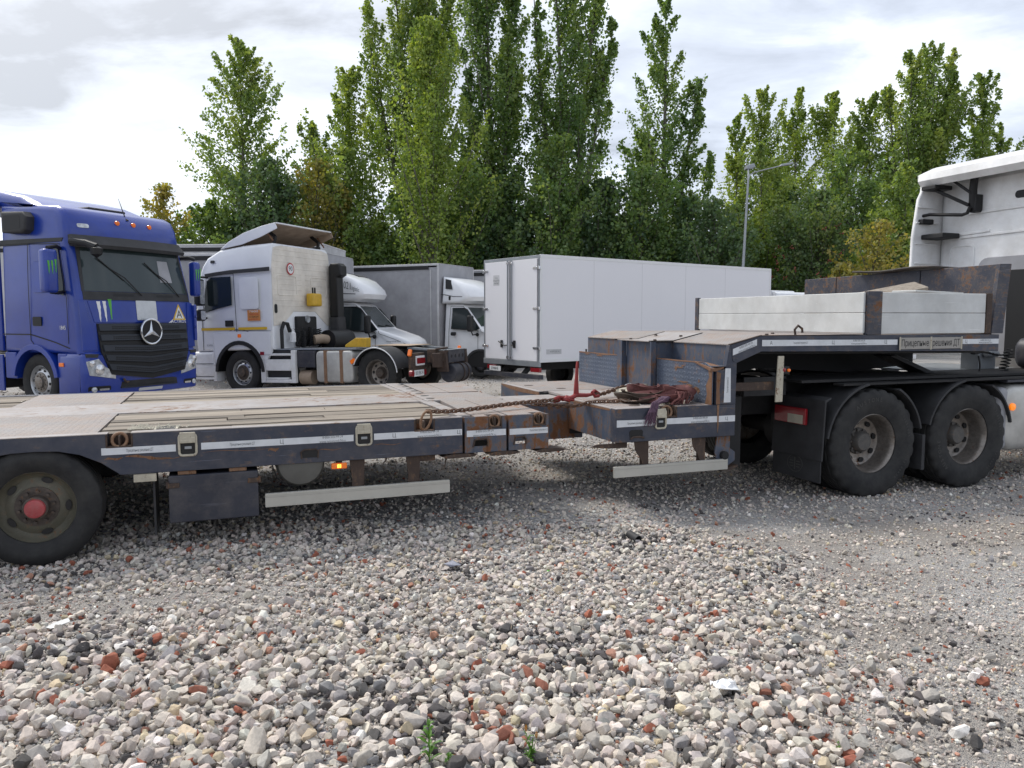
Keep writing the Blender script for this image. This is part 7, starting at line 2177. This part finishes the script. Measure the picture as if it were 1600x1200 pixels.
# understorey: bushy trees with their own look
US = [('maple_tree', 'small yellowing maple beside the blue cab roof', 258, 292, 36, 'yellow', 1.3, 60, 0.17), ('maple_tree', 'dark green maple under the lone airy poplar', 335, 298, 38, 'dark', 2.0, 40, 0.17),
      ('maple_tree', 'rounded dark maple right behind the white roof deflector', 425, 290, 38, 'deep', 2.3, 40, 0.17), ('maple_tree', 'yellowish maple between the two short poplars', 490, 285, 38, 'yellow', 1.5, 40, 0.16),
      ('broadleaf_tree', 'green bushy tree behind the first tilt truck', 560, 270, 39, 'poplar', 2.2, 40, 0.17), ('broadleaf_tree', 'green bushy tree below the tallest poplar', 640, 250, 39, 'dark', 2.2, 40, 0.17),
      ('broadleaf_tree', 'dense tree left of the white box truck roof', 715, 260, 38, 'dark', 2.2, 40, 0.17), ('broadleaf_tree', 'deep green tree behind the rear doors of the box truck', 790, 240, 39, 'deep', 2.3, 40, 0.17),
      ('broadleaf_tree', 'deep green tree over the middle of the box truck', 860, 250, 38, 'dark', 2.3, 40, 0.17), ('broadleaf_tree', 'deep green tree under the broad dark poplar', 930, 245, 39, 'deep', 2.4, 40, 0.17),
      ('broadleaf_tree', 'leafy tree below the lopsided poplar', 1000, 270, 38, 'dark', 2.2, 40, 0.17), ('broadleaf_tree', 'rounded dark bush-like tree at the foot of the lopsided poplar', 1085, 272, 38, 'deep', 2.0, 45, 0.17),
      ('rowan_tree', 'dark rowan in front of the street lamp foot', 1120, 318, 36, 'deep', 1.9, 45, 0.15), ('broadleaf_tree', 'brownish thin-crowned tree right beside the street lamp', 1185, 262, 41, 'poplar', 1.8, 42, 0.15),
      ('rowan_tree', 'deep green rowan with red berries above the headboard', 1265, 305, 37, 'rowan', 2.0, 40, 0.15), ('broadleaf_tree', 'dark tree behind the berried rowan', 1225, 300, 42, 'deep', 2.3, 45, 0.17),
      ('maple_tree', 'yellow-brown bush left of the tall white cab', 1350, 350, 34, 'yellow', 1.5, 55, 0.14), ('broadleaf_tree', 'green bush touching the edge of the tall white cab', 1395, 290, 38, 'poplar', 1.9, 50, 0.15),
      ('broadleaf_tree', 'green tree filling below the fan-shaped poplar', 1440, 260, 44, 'dark', 2.6, 45, 0.17), ('broadleaf_tree', 'green tree below the last poplar on the right', 1530, 250, 44, 'poplar', 2.6, 45, 0.17),
      ('broadleaf_tree', 'green tree below the pale poplar row', 1320, 270, 44, 'dark', 2.4, 45, 0.17)]
ru = random.Random(12)
for i, (nm, lab, px_, py_, d_, mm, wd_, an_, lf_) in enumerate(US):
    sh_ = ('oval', 'spire', 'round', 'spire')[i % 4] if mm not in ('yellow',) else 'oval'
    up_ = ru.choice((-30, 0, 25, 45)) if d_ >= 38 else 0
    T_(nm, lab, px_, py_ + up_, d_, 60 + i, mat=mm, hb=0.08, wid=wd_ * (0.8 if sh_ == 'spire' else 1.0), ang=an_ * (0.8 if sh_ == 'spire' else 1), nb=66, per=88 if mm != 'yellow' else 62, leaf=lf_, shape=sh_, spread=0.27, tr=0.11, group=UG,
       stems=[(ru.uniform(-.4, .4), 0, 1.0, 1.0), (ru.uniform(-1.6, -0.7), 0.3, ru.uniform(0.6, 0.9), 0.8), (ru.uniform(0.7, 1.6), 0.2, ru.uniform(0.6, 0.95), 0.8)])
for o in [q for q in bpy.data.objects if q.name.startswith('rowan_tree') and q['label'].startswith('deep green rowan')]:
    bb = MB()
    rq = random.Random(3)
    for k in range(46):
        a, h_ = rq.uniform(0, 6.28), rq.uniform(2.2, 6.0)
        rr_ = 1.9 * math.sin(PI * min(1, h_ / 7.2)) ** 0.7
        for j in range(5):
            c = Vector((rr_ * math.cos(a) + rq.gauss(0, .06), rr_ * math.sin(a) + rq.gauss(0, .06), h_ + rq.gauss(0, .06)))
            e = 0.035
            bb.add([c + Vector(d_) * e for d_ in ((1, 0, 0), (-1, 0, 0), (0, 1, 0), (0, -1, 0), (0, 0, 1), (0, 0, -1))], [(0, 2, 4), (2, 1, 4), (1, 3, 4), (3, 0, 4), (2, 0, 5), (1, 2, 5), (3, 1, 5), (0, 3, 5)])
    part('berries', bb, M['redpaint'], o, smooth=60)
# far wood behind them, read as one mass
rg = np.random.default_rng(99)
P, tn = [], []
for k in range(520):
    x = rg.uniform(-27, 44)
    y = rg.uniform(52, 60)
    if x < -21 + (y - 52) * 0.3:
        continue
    top = 5.2 + 1.4 * math.sin(x * 0.35) + 1.4 * math.sin(x * 0.9 + 1) + (1.5 if x > 12 else 0) - max(0, (-11 - x)) * 0.75
    cz = rg.uniform(0.5, max(1.2, top))
    n = 95
    c = np.array([x, y, cz])
    P.append(c + rg.normal(0, 1, (n, 3)) * np.array([0.75, 0.7, 0.55]))
    tn.append(np.clip(0.35 + 0.2 * rg.normal() + rg.normal(0, 0.15, n), 0, 1))
P = np.concatenate(P)
tn = np.concatenate(tn)
n = len(P)
d = rg.normal(size=(n, 3)); d /= np.linalg.norm(d, axis=1)[:, None]
u_ = rg.normal(size=(n, 3)); u_ -= (u_ * d).sum(1)[:, None] * d; u_ /= np.linalg.norm(u_, axis=1)[:, None]
V = np.stack([P - d * 0.12, P + u_ * 0.07, P + d * 0.12, P - u_ * 0.07], 1).reshape(-1, 3)
me = bpy.data.meshes.new('far_wood')
me.vertices.add(4 * n); me.vertices.foreach_set('co', V.astype(np.float32).ravel())
me.loops.add(4 * n); me.loops.foreach_set('vertex_index', np.arange(4 * n, dtype=np.int32))
me.polygons.add(n); me.polygons.foreach_set('loop_start', np.arange(n, dtype=np.int32) * 4); me.polygons.foreach_set('loop_total', np.full(n, 4, np.int32))
me.update()
a_ = me.attributes.new('tone', 'FLOAT', 'POINT'); a_.data.foreach_set('value', np.repeat(tn, 4).astype(np.float32))
me.materials.append(LM['dark'])
fw = link('far_wood', me)
fw['kind'] = 'stuff'
fw['label'] = 'dense green wood closing the gaps behind the poplars'

# ------------------------------------------------------------------ loose things on and around the trailer
# chain from the raised ring to the gooseneck, one object per link
LK = []
_lm = MB()
pth = []
for k in range(20):
    a = 2 * PI * k / 20
    cx = 0.016 if math.cos(a) > 0 else -0.016
    pth.append((cx + 0.016 * math.cos(a), 0.016 * math.sin(a), 0))
_lm.tube(pth, 0.0068, 7, True)
LINK = _lm.mesh('chain_link', M['chain'], 60)
LINKR = MB().tube([(p[0] * 1.3, p[1] * 1.3, 0) for p in pth], 0.010, 7, True).mesh('chain_link_red', M['redpaint'], 60)


def chain(owner, pts, mesh=LINK, pitch=0.044, nm='chain_link'):
    P = [Vector(p) for p in pts]
    # smooth the polyline and walk it at the link pitch
    dense = []
    for i in range(len(P) - 1):
        p0, p1, p2, p3 = P[max(i - 1, 0)], P[i], P[i + 1], P[min(i + 2, len(P) - 1)]
        for k in range(20):
            s_ = k / 20
            dense.append(0.5 * ((2 * p1) + (-p0 + p2) * s_ + (2 * p0 - 5 * p1 + 4 * p2 - p3) * s_ ** 2 + (-p0 + 3 * p1 - 3 * p2 + p3) * s_ ** 3))
    dense.append(P[-1])
    acc, last, i = 0.0, dense[0], 0
    spots_ = [dense[0]]
    for q in dense[1:]:
        seg = (q - last).length
        while acc + seg >= pitch:
            last = last.lerp(q, (pitch - acc) / seg)
            spots_.append(last.copy())
            seg = (q - last).length
            acc = 0.0
        acc += seg
        last = q
    for i in range(len(spots_) - 1):
        c = (spots_[i] + spots_[i + 1]) / 2
        d_ = (spots_[i + 1] - spots_[i]).normalized()
        qx = d_.to_track_quat('X', 'Z')
        o = link(nm, mesh, owner)
        o.rotation_mode = 'QUATERNION'
        o.location = c
        o.rotation_quaternion = qx @ Quaternion((1, 0, 0), R(50) + (PI / 2 if i % 2 else 0))


DZT = 0.925
ch1 = thing('lashing_chain', 'rusty chain stretched from the lifted ring across the deck gap to the red load binder', 'chain', tw(0, 0, 0), TH)
chain(ch1, [(1.53, 0.0, 0.965), (1.75, 0.10, 0.945), (2.05, 0.22, 0.945), (2.40, 0.36, 0.955), (2.70, 0.47, 0.955), (2.95, 0.55, 0.95)])
ch2 = thing('lashing_chain', 'rusty chain leading from the red load binder to the strap pile at the riser', 'chain', tw(0, 0, 0), TH)
chain(ch2, [(3.42, 0.78, 0.965), (3.55, 0.86, 0.955), (3.72, 0.96, 0.975), (3.90, 1.05, 1.00), (4.02, 1.10, 0.99)])
ch3 = thing('lashing_chain', 'slack rusty chain lying on the near step plate below the strap', 'chain', tw(0, 0, 0), TH)
chain(ch3, [(2.62, 0.43, 0.935), (2.9, 0.50, 0.905), (3.1, 0.55, 0.885), (3.28, 0.52, 0.92), (3.50, 0.42, 0.93), (3.62, 0.40, 0.93)])
lb = thing('load_binder', 'red lever load binder with upright handle at the deck gap', 'load binder', tw(0, 0, 0), TH)
a0, a1 = Vector((2.98, 0.56, 0.95)), Vector((3.40, 0.77, 0.965))
mid = a0.lerp(a1, 0.45)
part('lever', MB().prism([(-0.028, 0.0), (0.028, 0.0), (0.015, 0.16), (0.010, 0.33), (0.006, 0.345), (-0.006, 0.345), (-0.009, 0.33)], 'y', -0.012, 0.012).map(lambda x, y, z: tuple(mid + Vector((x + 0.03 * z, y, z)))), M['redpaint'], lb, 0.004)
part('yoke', MB().tube([a0, a0.lerp(a1, 0.3), mid + Vector((0, 0, 0.02))], [0.016, 0.024, 0.022], 8).tube([mid + Vector((0, 0, 0.02)), a0.lerp(a1, 0.8), a1], [0.022, 0.02, 0.014], 8), M['redpaint'], lb)
part('hook', MB().tube([a0 + Vector((-0.10, -0.04, 0.01)), a0 + Vector((-0.05, -0.04, 0.03)), a0 + Vector((0.0, 0.0, 0.02)), a0 + Vector((-0.02, 0.03, -0.01)), a0 + Vector((-0.08, 0.01, -0.015))], 0.017, 8), M['redpaint'], lb)
part('hook', MB().tube([a1 + Vector((0.10, 0.06, 0.0)), a1 + Vector((0.05, 0.05, 0.03)), a1 + Vector((0.0, 0.0, 0.02)), a1 + Vector((0.02, -0.02, -0.02)), a1 + Vector((0.08, 0.02, -0.02))], 0.017, 8), M['redpaint'], lb)
for q in (a0.lerp(a1, 0.12), a0.lerp(a1, 0.24)):
    o = link('swivel_link', LINKR, lb)
    o.location = q
    o.rotation_euler = (0.6, 0.2, 0.45)
    o.scale = (1.2, 1.2, 1.2)
# pile of webbing strap
st = thing('webbing_strap', 'heap of dirty maroon lifting strap lying on the gooseneck step', 'strap', tw(0, 0, 0), TH)


def ribbon(name, pts, wvec, wd, mat, th=0.005, n=14):
    P = [Vector(p) for p in pts]
    W = [Vector(q) for q in wvec]
    v = []
    dense, dw = [], []
    for i in range(len(P) - 1):
        p0, p1, p2, p3 = P[max(i - 1, 0)], P[i], P[i + 1], P[min(i + 2, len(P) - 1)]
        for k in range(n if i < len(P) - 2 else n + 1):
            s_ = k / n
            dense.append(0.5 * ((2 * p1) + (-p0 + p2) * s_ + (2 * p0 - 5 * p1 + 4 * p2 - p3) * s_ ** 2 + (-p0 + 3 * p1 - 3 * p2 + p3) * s_ ** 3))
            dw.append(W[i].lerp(W[i + 1], s_).normalized())
    m_ = len(dense)
    c = 5
    for i in range(m_):
        d_ = (dense[min(i + 1, m_ - 1)] - dense[max(i - 1, 0)]).normalized()
        w_ = (dw[i] - d_ * dw[i].dot(d_)).normalized()
        nn = d_.cross(w_).normalized()
        for sgn in (1, -1):
            for k in range(c):
                e = (k / (c - 1) - 0.5)
                v.append(tuple(dense[i] + w_ * e * wd + nn * (sgn * th / 2 + 0.006 * math.cos(e * 5 + i * 0.15))))
    f = []
    for i in range(m_ - 1):
        b0, b1 = i * 2 * c, (i + 1) * 2 * c
        for k in range(c - 1):
            f.append((b0 + k, b0 + k + 1, b1 + k + 1, b1 + k))
            f.append((b0 + c + k + 1, b0 + c + k, b1 + c + k, b1 + c + k + 1))
        f.append((b0, b1, b1 + c, b0 + c))
        f.append((b0 + c - 1, b0 + 2 * c - 1, b1 + 2 * c - 1, b1 + c - 1))
    return part(name, MB().add(v, f), mat, st, smooth=60)


def coil(cx, cy, z, rx, ry, a0, a1, n, tilt, wd, mat, dz=0.0, ph=0.0):
    """band lying on its edge round part of an oval, leaning outwards"""
    pts, ws = [], []
    for i in range(n):
        a = R(a0 + (a1 - a0) * i / (n - 1))
        k = 1 + 0.16 * math.sin(3 * a + ph)
        pts.append((cx + rx * k * math.cos(a), cy + ry * k * math.sin(a), z + dz * i / (n - 1) + 0.012 * math.sin(2.3 * a + ph)))
        tl2 = tilt + 0.35 * math.sin(2 * a + ph)
        ws.append((math.cos(a) * math.sin(tl2), math.sin(a) * math.sin(tl2), math.cos(tl2)))
    return ribbon('strap_fold', pts, ws, wd, mat)


# dark brown turns at the left and underneath
coil(3.86, 0.52, 0.955, 0.26, 0.22, 100, 330, 9, 0.75, 0.085, M['strap2'], -0.02)
coil(3.84, 0.50, 0.975, 0.22, 0.18, 120, 400, 9, 0.45, 0.080, M['strap2'], 0.0, 1.0)
coil(3.80, 0.44, 0.935, 0.25, 0.17, 170, 320, 6, 1.25, 0.10, M['strap2'], 0.0, 2.0)
# maroon loops standing on edge
coil(3.92, 0.66, 1.005, 0.13, 0.20, 60, 330, 9, 0.30, 0.095, M['strap'], 0.01)
coil(4.00, 0.60, 0.995, 0.12, 0.17, -60, 190, 8, -0.25, 0.095, M['strap'], 0.01, 2.0)
coil(4.06, 0.27, 1.015, 0.10, 0.16, -20, 260, 9, 0.25, 0.10, M['strap'], 0.0, 0.6)
coil(4.00, 0.30, 0.965, 0.17, 0.19, 150, 380, 9, 0.7, 0.10, M['strap'], 0.02, 1.4)
ribbon('strap_fold', [(3.68, 0.34, 0.95), (3.82, 0.22, 0.965), (3.96, 0.16, 1.01), (4.09, 0.11, 1.035), (4.15, 0.13, 1.00), (4.12, 0.16, 0.95)], [(0, .7, .5), (0, .6, .7), (.1, .5, .8), (.4, .4, .7), (.7, .3, .5), (.5, .3, .6)], 0.085, M['strap'])
ribbon('strap_fold', [(3.64, 0.60, 0.945), (3.80, 0.40, 0.985), (3.95, 0.33, 0.985), (4.06, 0.42, 0.97)], [(0, .6, .6), (.1, .6, .6), (.2, .6, .6), (.3, .5, .7)], 0.09, M['strap'])
ribbon('strap_fold', [(3.75, 0.98, 0.95), (3.9, 0.9, 0.985), (4.05, 0.86, 1.0), (4.14, 0.95, 0.96)], [(.2, .6, .6), (.3, .6, .6), (.4, .5, .6), (.3, .5, .7)], 0.09, M['ivory'])
tail = MB()
rt = random.Random(5)
for k in range(46):
    x, y = 3.60 + rt.uniform(-0.035, 0.035), 0.02 + rt.uniform(-0.02, 0.05)
    tail.tube([(3.95 + rt.uniform(-.06, .06), 0.20 + rt.uniform(-.05, .05), 0.99), (3.80 + rt.uniform(-.05, .05), 0.10, 0.955 + rt.uniform(-.01, .03)), (x + 0.06, 0.015, 0.93 + rt.uniform(0, .02)), (x + rt.uniform(-.02, .02), -0.025 + rt.uniform(-.012, 0.008), 0.87), (x + rt.uniform(-.05, .04), -0.02, 0.76 + rt.uniform(-.03, .06))], [0.010, 0.008, 0.006, 0.005, 0.002], 5)
part('frayed_end', tail, M['fray'], st)
kn_ = MB()
for k in range(24):
    x = 4.02 + rt.uniform(-.07, .07)
    kn_.tube([(x, 0.12 + rt.uniform(-.06, .05), 1.03), (x - 0.02, 0.09 + rt.uniform(-.05, .05), 0.98), (x - 0.08 + rt.uniform(-.06, .06), 0.08 + rt.uniform(-.04, .04), 0.92)], [0.012, 0.011, 0.006], 5)
part('frayed_knot', kn_, M['strap'], st)
sh = thing('shackle', 'pale grey shackle at the foot of the neck column', 'shackle', tw(0, 0, 0), TH)
part('bow', MB().tube([(3.98, 1.12, 0.945), (4.02, 1.20, 0.99), (4.08, 1.24, 1.0), (4.12, 1.18, 0.975), (4.08, 1.08, 0.94)], 0.022, 8), M['galv'], sh)
part('pin', MB().cyl((3.95, 1.05, 0.94), (4.11, 1.12, 0.94), 0.018, 8), M['ring'], sh)

# loose timber and sheet on the gooseneck
t1 = thing('timber_plank', 'weathered plank sticking up over the near white side board', 'plank', tw(0, 0, 0), TH)
part('board', MB().box(-0.55, 0.55, -0.10, 0.10, -0.022, 0.022, rotm(0.35, -0.16, 0.0), (0, 0, 0)).map(lambda x, y, z: (x + 6.95, y + 0.62, z + 1.99)), M['wood'], t1, 0.004)
t2 = thing('timber_plank', 'pale flat board lying on the near white side board in front of the headboard', 'plank', tw(0, 0, 0), TH)
part('board', MB().box(6.95, 7.75, 0.25, 0.55, 1.985, 2.005, rotm(0, 0.02, 0.1)), M['board'], t2, 0.004)
sh_ = thing('dark_sheet', 'dark rigid sheet lying bowed on top of the headboard', 'sheet', tw(0, 0, 0), TH)
v, f = [], []
for i in range(13):
    for k in range(5):
        y = 0.72 + 1.25 * i / 12
        x = 7.80 + 0.55 * k / 4
        z = 2.297 + 0.012 * math.sin(i * 0.6) + 0.012 * (4 - k) / 4 + 0.012
        v += [(x, y, z)]
for i in range(12):
    for k in range(4):
        a = i * 5 + k
        f.append((a, a + 1, a + 6, a + 5))
o = part('sheet', MB().add(v, f), M['tarp'], sh_, smooth=50)
sl_ = o.modifiers.new('thick', 'SOLIDIFY')
sl_.thickness = 0.022
# grit swept into corners of the deck
gd = MB()
rt = random.Random(11)
for k in range(420):
    if k < 260:
        x, y = -0.66 + abs(rt.gauss(0, 0.12)), 0.16 + abs(rt.gauss(0, 0.12))
    else:
        x, y = 4.12 - abs(rt.gauss(0, 0.16)), 0.16 + abs(rt.gauss(0, 0.10))
    r = rt.uniform(0.004, 0.011)
    z = 0.906 if k < 260 else 0.912
    gd.add([(x - r, y, z), (x, y - r, z), (x + r, y, z), (x, y + r, z), (x, y, z + r * 0.9)], [(0, 1, 4), (1, 2, 4), (2, 3, 4), (3, 0, 4)])
o = link('deck_debris', gd.mesh('deck_debris', M['ivory'], 0))
o.location = tw(0, 0, 0)
o.rotation_euler = (0, 0, TH)
o['kind'] = 'stuff'
o['label'] = 'swept grit and straw in the corners of the trailer deck'
o = part('deck_recess', MB().box(-0.47, -0.34, 0.12, 0.30, DZ - 0.003, DZ + 0.003), M['ink'], tl)
part('recess_frame', MB().box(-0.485, -0.470, 0.115, 0.305, DZ - 0.004, DZ + 0.006).box(-0.34, -0.325, 0.115, 0.305, DZ - 0.004, DZ + 0.006).box(-0.47, -0.34, 0.30, 0.312, DZ - 0.004, DZ + 0.006), M['ivory'], o)

# ------------------------------------------------------------------ street lamp
D_ = 33.0
sl = thing('street_lamp', 'tall grey street lamp with two arms behind the long white box truck', 'street lamp', (tpx(1154, D_), D_, 0))
HL = hpx(280, D_)
part('pole', MB().tube([(0, 0, 0), (0.10, 0, HL * 0.5), (0.22, 0, HL - 0.15)], [0.075, 0.062, 0.045], 12), M['galv'], sl)
part('arm', MB().tube([(0.22, 0, HL - 0.2), (0.30, 0, HL + 0.05), (0.50, 0, HL + 0.16), (1.55, -0.1, HL + 0.40)], 0.026, 8).tube([(0.22, 0, HL - 0.2), (0.26, 0.1, HL + 0.1), (0.36, 0.5, HL + 0.42)], 0.035, 8), M['galv'], sl)
part('lamp_head', slab(MB(), [(1.45, HL + 0.36), (1.55, HL + 0.46), (2.0, HL + 0.54), (2.08, HL + 0.50), (1.9, HL + 0.42)], -0.2, 0.0, 0.03, 2, 2), M['galv'], sl)
part('lamp_head', slab(MB(), [(0.24, HL + 0.36), (0.26, HL + 0.52), (0.58, HL + 0.60), (0.64, HL + 0.44), (0.45, HL + 0.36)], 0.35, 0.75, 0.03, 2, 2), M['galv'], sl)

# ------------------------------------------------------------------ weeds and litter in the foreground
M['weed'] = leaf_mat('weed_leaves', (0.10, 0.22, 0.035), (0.16, 0.32, 0.06), (0.26, 0.42, 0.10), 0.3)
M['weedy'] = leaf_mat('weed_flower', (0.35, 0.16, 0.02), (0.55, 0.24, 0.03), (0.6, 0.3, 0.05), 0.3)


def gpx(px, py, z=0.0):
    t_ = np.arctan((600 - 496) / 1200)
    c, s_ = np.cos(t_), np.sin(t_)
    xx, yy = (px - 800) / 1200, -(py - 600) / 1200
    r = np.array([xx, c + yy * s_, -s_ + yy * c])
    k = (z - CAM_H) / r[2]
    return Vector((r[0] * k, r[1] * k, z))


def weed(label, px, py, h, seed, nl=16, wl=0.014, ll=0.06, flower=False, name='weed_plant'):
    rg = random.Random(seed)
    p = gpx(px, py, 0.015)
    o = thing(name, label, 'weed', p)
    stems, lv, fl = MB(), MB(), MB()
    ns = 1 if not flower else 5
    for s_ in range(ns):
        dx, dy = rg.uniform(-0.3, 0.3) * (1 if flower else 0.15), rg.uniform(-0.2, 0.2)
        hh = h * rg.uniform(0.7, 1.0) if s_ else h
        path = [(dx * hh * q * q, dy * hh * q * q, hh * q) for q in np.linspace(0, 1, 6)]
        stems.tube(path, [0.003, 0.0026, 0.0022, 0.002, 0.0016, 0.001], 5)
        for k in range(nl if s_ == 0 else nl // 2):
            q = 0.12 + 0.88 * (k / nl) ** 0.9
            b_ = Vector((dx * hh * q * q, dy * hh * q * q, hh * q))
            az = k * 2.4 + rg.uniform(-.3, .3)
            el = R(rg.uniform(25, 65))
            L_ = ll * rg.uniform(0.7, 1.2) * (1.15 - 0.5 * q)
            d_ = Vector((math.cos(az) * math.cos(el), math.sin(az) * math.cos(el), math.sin(el)))
            sd_ = Vector((-math.sin(az), math.cos(az), 0)) * wl * rg.uniform(0.8, 1.2) / 2
            t1_, t2_, t3_ = b_ + d_ * L_ * 0.35, b_ + d_ * L_ * 0.7 - Vector((0, 0, 0.004)), b_ + d_ * L_ - Vector((0, 0, 0.014))
            up_ = d_.cross(sd_).normalized() * 0.002
            lv.add([b_, t1_ + sd_ + up_, t2_ + sd_ * 0.8 + up_, t3_, t2_ - sd_ * 0.8 + up_, t1_ - sd_ + up_, t1_, t2_], [(0, 1, 6), (0, 6, 5), (1, 2, 7, 6), (6, 7, 4, 5), (2, 3, 7), (7, 3, 4)])
        if flower and s_ < 2:
            tp = Vector(path[-1])
            for k in range(8):
                az = k * 0.8
                fl.add([tp, tp + Vector((0.006 * math.cos(az), 0.006 * math.sin(az), 0.018)), tp + Vector((0.002 * math.cos(az), 0.002 * math.sin(az), 0.034)), tp + Vector((0.006 * math.cos(az + .6), 0.006 * math.sin(az + .6), 0.016))], [(0, 1, 2, 3)])
    part('stem', stems, M['weed'], o)
    part('leaves', lv, M['weed'], o, smooth=0)
    if fl.v:
        part('flower', fl, M['weedy'], o, smooth=0)
    return o


WG = 'weeds growing between the foreground stones'
weed('upright leafy green weed between the foreground stones', 671, 1196, 0.155, 1, 22, 0.016, 0.062)
weed('low rosette weed with bright short leaves right of the upright weed', 701, 1199, 0.045, 2, 12, 0.016, 0.035)
weed('thin branching weed with an orange flower tip near the red brick chips', 830, 1196, 0.13, 3, 16, 0.006, 0.045, True)
weed('tiny yellow-green tuft among stones at the lower right', 1311, 1176, 0.05, 4, 14, 0.008, 0.03)
weed('tiny yellow-green sprig beside pink stones at the lower left', 288, 1103, 0.03, 6, 10, 0.010, 0.026)
# dry stalks by the blue truck wheel
ds = thing('dry_stalks', 'dry weed stalks in front of the blue tractor wheel', 'weed', (-8.6, 11.3, 0))
dm = MB()
rg = random.Random(4)
for k in range(26):
    x, y = rg.uniform(-0.8, 0.8), rg.uniform(-0.2, 0.2)
    h = rg.uniform(0.6, 1.0)
    dm.tube([(x, y, 0), (x + rg.uniform(-.05, .05), y, h * 0.6), (x + rg.uniform(-.2, .2), y, h)], [0.006, 0.004, 0.002], 4)
    for j in range(5):
        zz = h * rg.uniform(0.5, 1)
        dm.tube([(x, y, zz), (x + rg.uniform(-.1, .1), y, zz + 0.06)], [0.004, 0.008], 4)
part('stalks', dm, M['ivory'], ds)


def shard(name, label, cat, px, py, size, mat, seed, flat=0.25, npts=12):
    bm = hull_stone(seed, npts, flat + 0.12)
    p = gpx(px, py, 0)
    me = bpy.data.meshes.new(name)
    bm.to_mesh(me)
    bm.free()
    me.materials.append(mat)
    o = link(name, me)
    o.location = (p.x, p.y, float(gz(p.x, p.y)) + size * flat * 0.75 + 0.012)
    o.scale = (size, size * 0.7, size * flat)
    o.rotation_euler = (0.08, -0.1, seed * 1.3)
    return tag(o, label, cat)


shard('rubber_piece', 'flat dark rubber piece lying on the stones at the right', 'litter', 1232, 1021, 0.062, M['dark'], 301, 0.22)
shard('concrete_shard', 'flat pale concrete shard at the lower left below the trailer wheel', 'shard', 88, 988, 0.085, M['board'], 305, 0.20)
shard('concrete_shard', 'small pale slab beside the flat concrete shard at lower left', 'shard', 60, 992, 0.06, M['ivory'], 306, 0.22)
shard('bottle_cap', 'small green cap among the stones below the guard rail', 'litter', 857, 894, 0.022, M['claw_g'], 303, 0.6)
shard('grey_stone_slab', 'large flat blue-grey stone slab in the middle of the gravel', 'stone', 708, 886, 0.085, plain('blue_grey_slab', (0.25, 0.26, 0.31), 0.8, var=0.25), 304, 0.4)
# crumpled white bag and an open tin
cb_ = MB()
rg = random.Random(9)
v = []
for i in range(7):
    for k in range(7):
        v.append((0.055 * (i / 3 - 1) + rg.uniform(-.008, .008), 0.04 * (k / 3 - 1) + rg.uniform(-.008, .008), 0.03 + 0.03 * math.exp(-((i - 3) ** 2 + (k - 3) ** 2) / 7) + rg.uniform(-.012, .012)))
f = [(i * 7 + k, i * 7 + k + 1, i * 7 + k + 8, i * 7 + k + 7) for i in range(6) for k in range(6)]
o = link('plastic_scrap', cb_.add(v, f).mesh('plastic_scrap', M['signwhite'], 0))
p = gpx(1132, 1092, 0)
o.location = (p.x, p.y, float(gz(p.x, p.y)) + 0.01)
md_ = o.modifiers.new('thick', 'SOLIDIFY')
md_.thickness = 0.003
tag(o, 'crumpled white plastic scrap on the stones', 'litter')
o = link('tin_can', MB().lathe([(0.06, 0.03), (-0.06, 0.033), (-0.06, 0.029), (0.05, 0.026), (0.05, 0.001)], 'y', 18).mesh('tin_can', M['blackdust']))
p = gpx(990, 843, 0)
o.location = (p.x, p.y, float(gz(p.x, p.y)) + 0.035)
o.rotation_euler = (0.15, 0, 0.5)
tag(o, 'small dark open tin lying among stones at centre right', 'litter')

# broken brick lying together beside the weed, and a few other red pieces, single stones of the yard
rb_ = random.Random(17)
for px_, py_, r in ((742, 1138, 0.036), (757, 1128, 0.030), (748, 1152, 0.034), (770, 1152, 0.028), (785, 1168, 0.052), (800, 1172, 0.040), (762, 1166, 0.03), (778, 1140, 0.026), (817, 1176, 0.034), (826, 1068, 0.048), (846, 1086, 0.044), (870, 1086, 0.034), (738, 1096, 0.036), (1236, 1138, 0.036), (1194, 1096, 0.034), (310, 1098, 0.046), (215, 1098, 0.030), (186, 1083, 0.032)):
    p = gpx(px_, py_, 0)
    o = link('stone', STONES[rb_.randrange(16)], ground)
    o.location = (p.x, p.y, float(gz(p.x, p.y)) + r * 0.75)
    o.rotation_euler = (rb_.gauss(0, 0.3), rb_.gauss(0, 0.3), rb_.uniform(0, 6.28))
    o.scale = (r * 1.15, r * 0.75, r * 0.8)
    k = rb_.uniform(0.8, 1.15)
    o.color = (0.30 * k, 0.125 * k, 0.085 * k, 1)
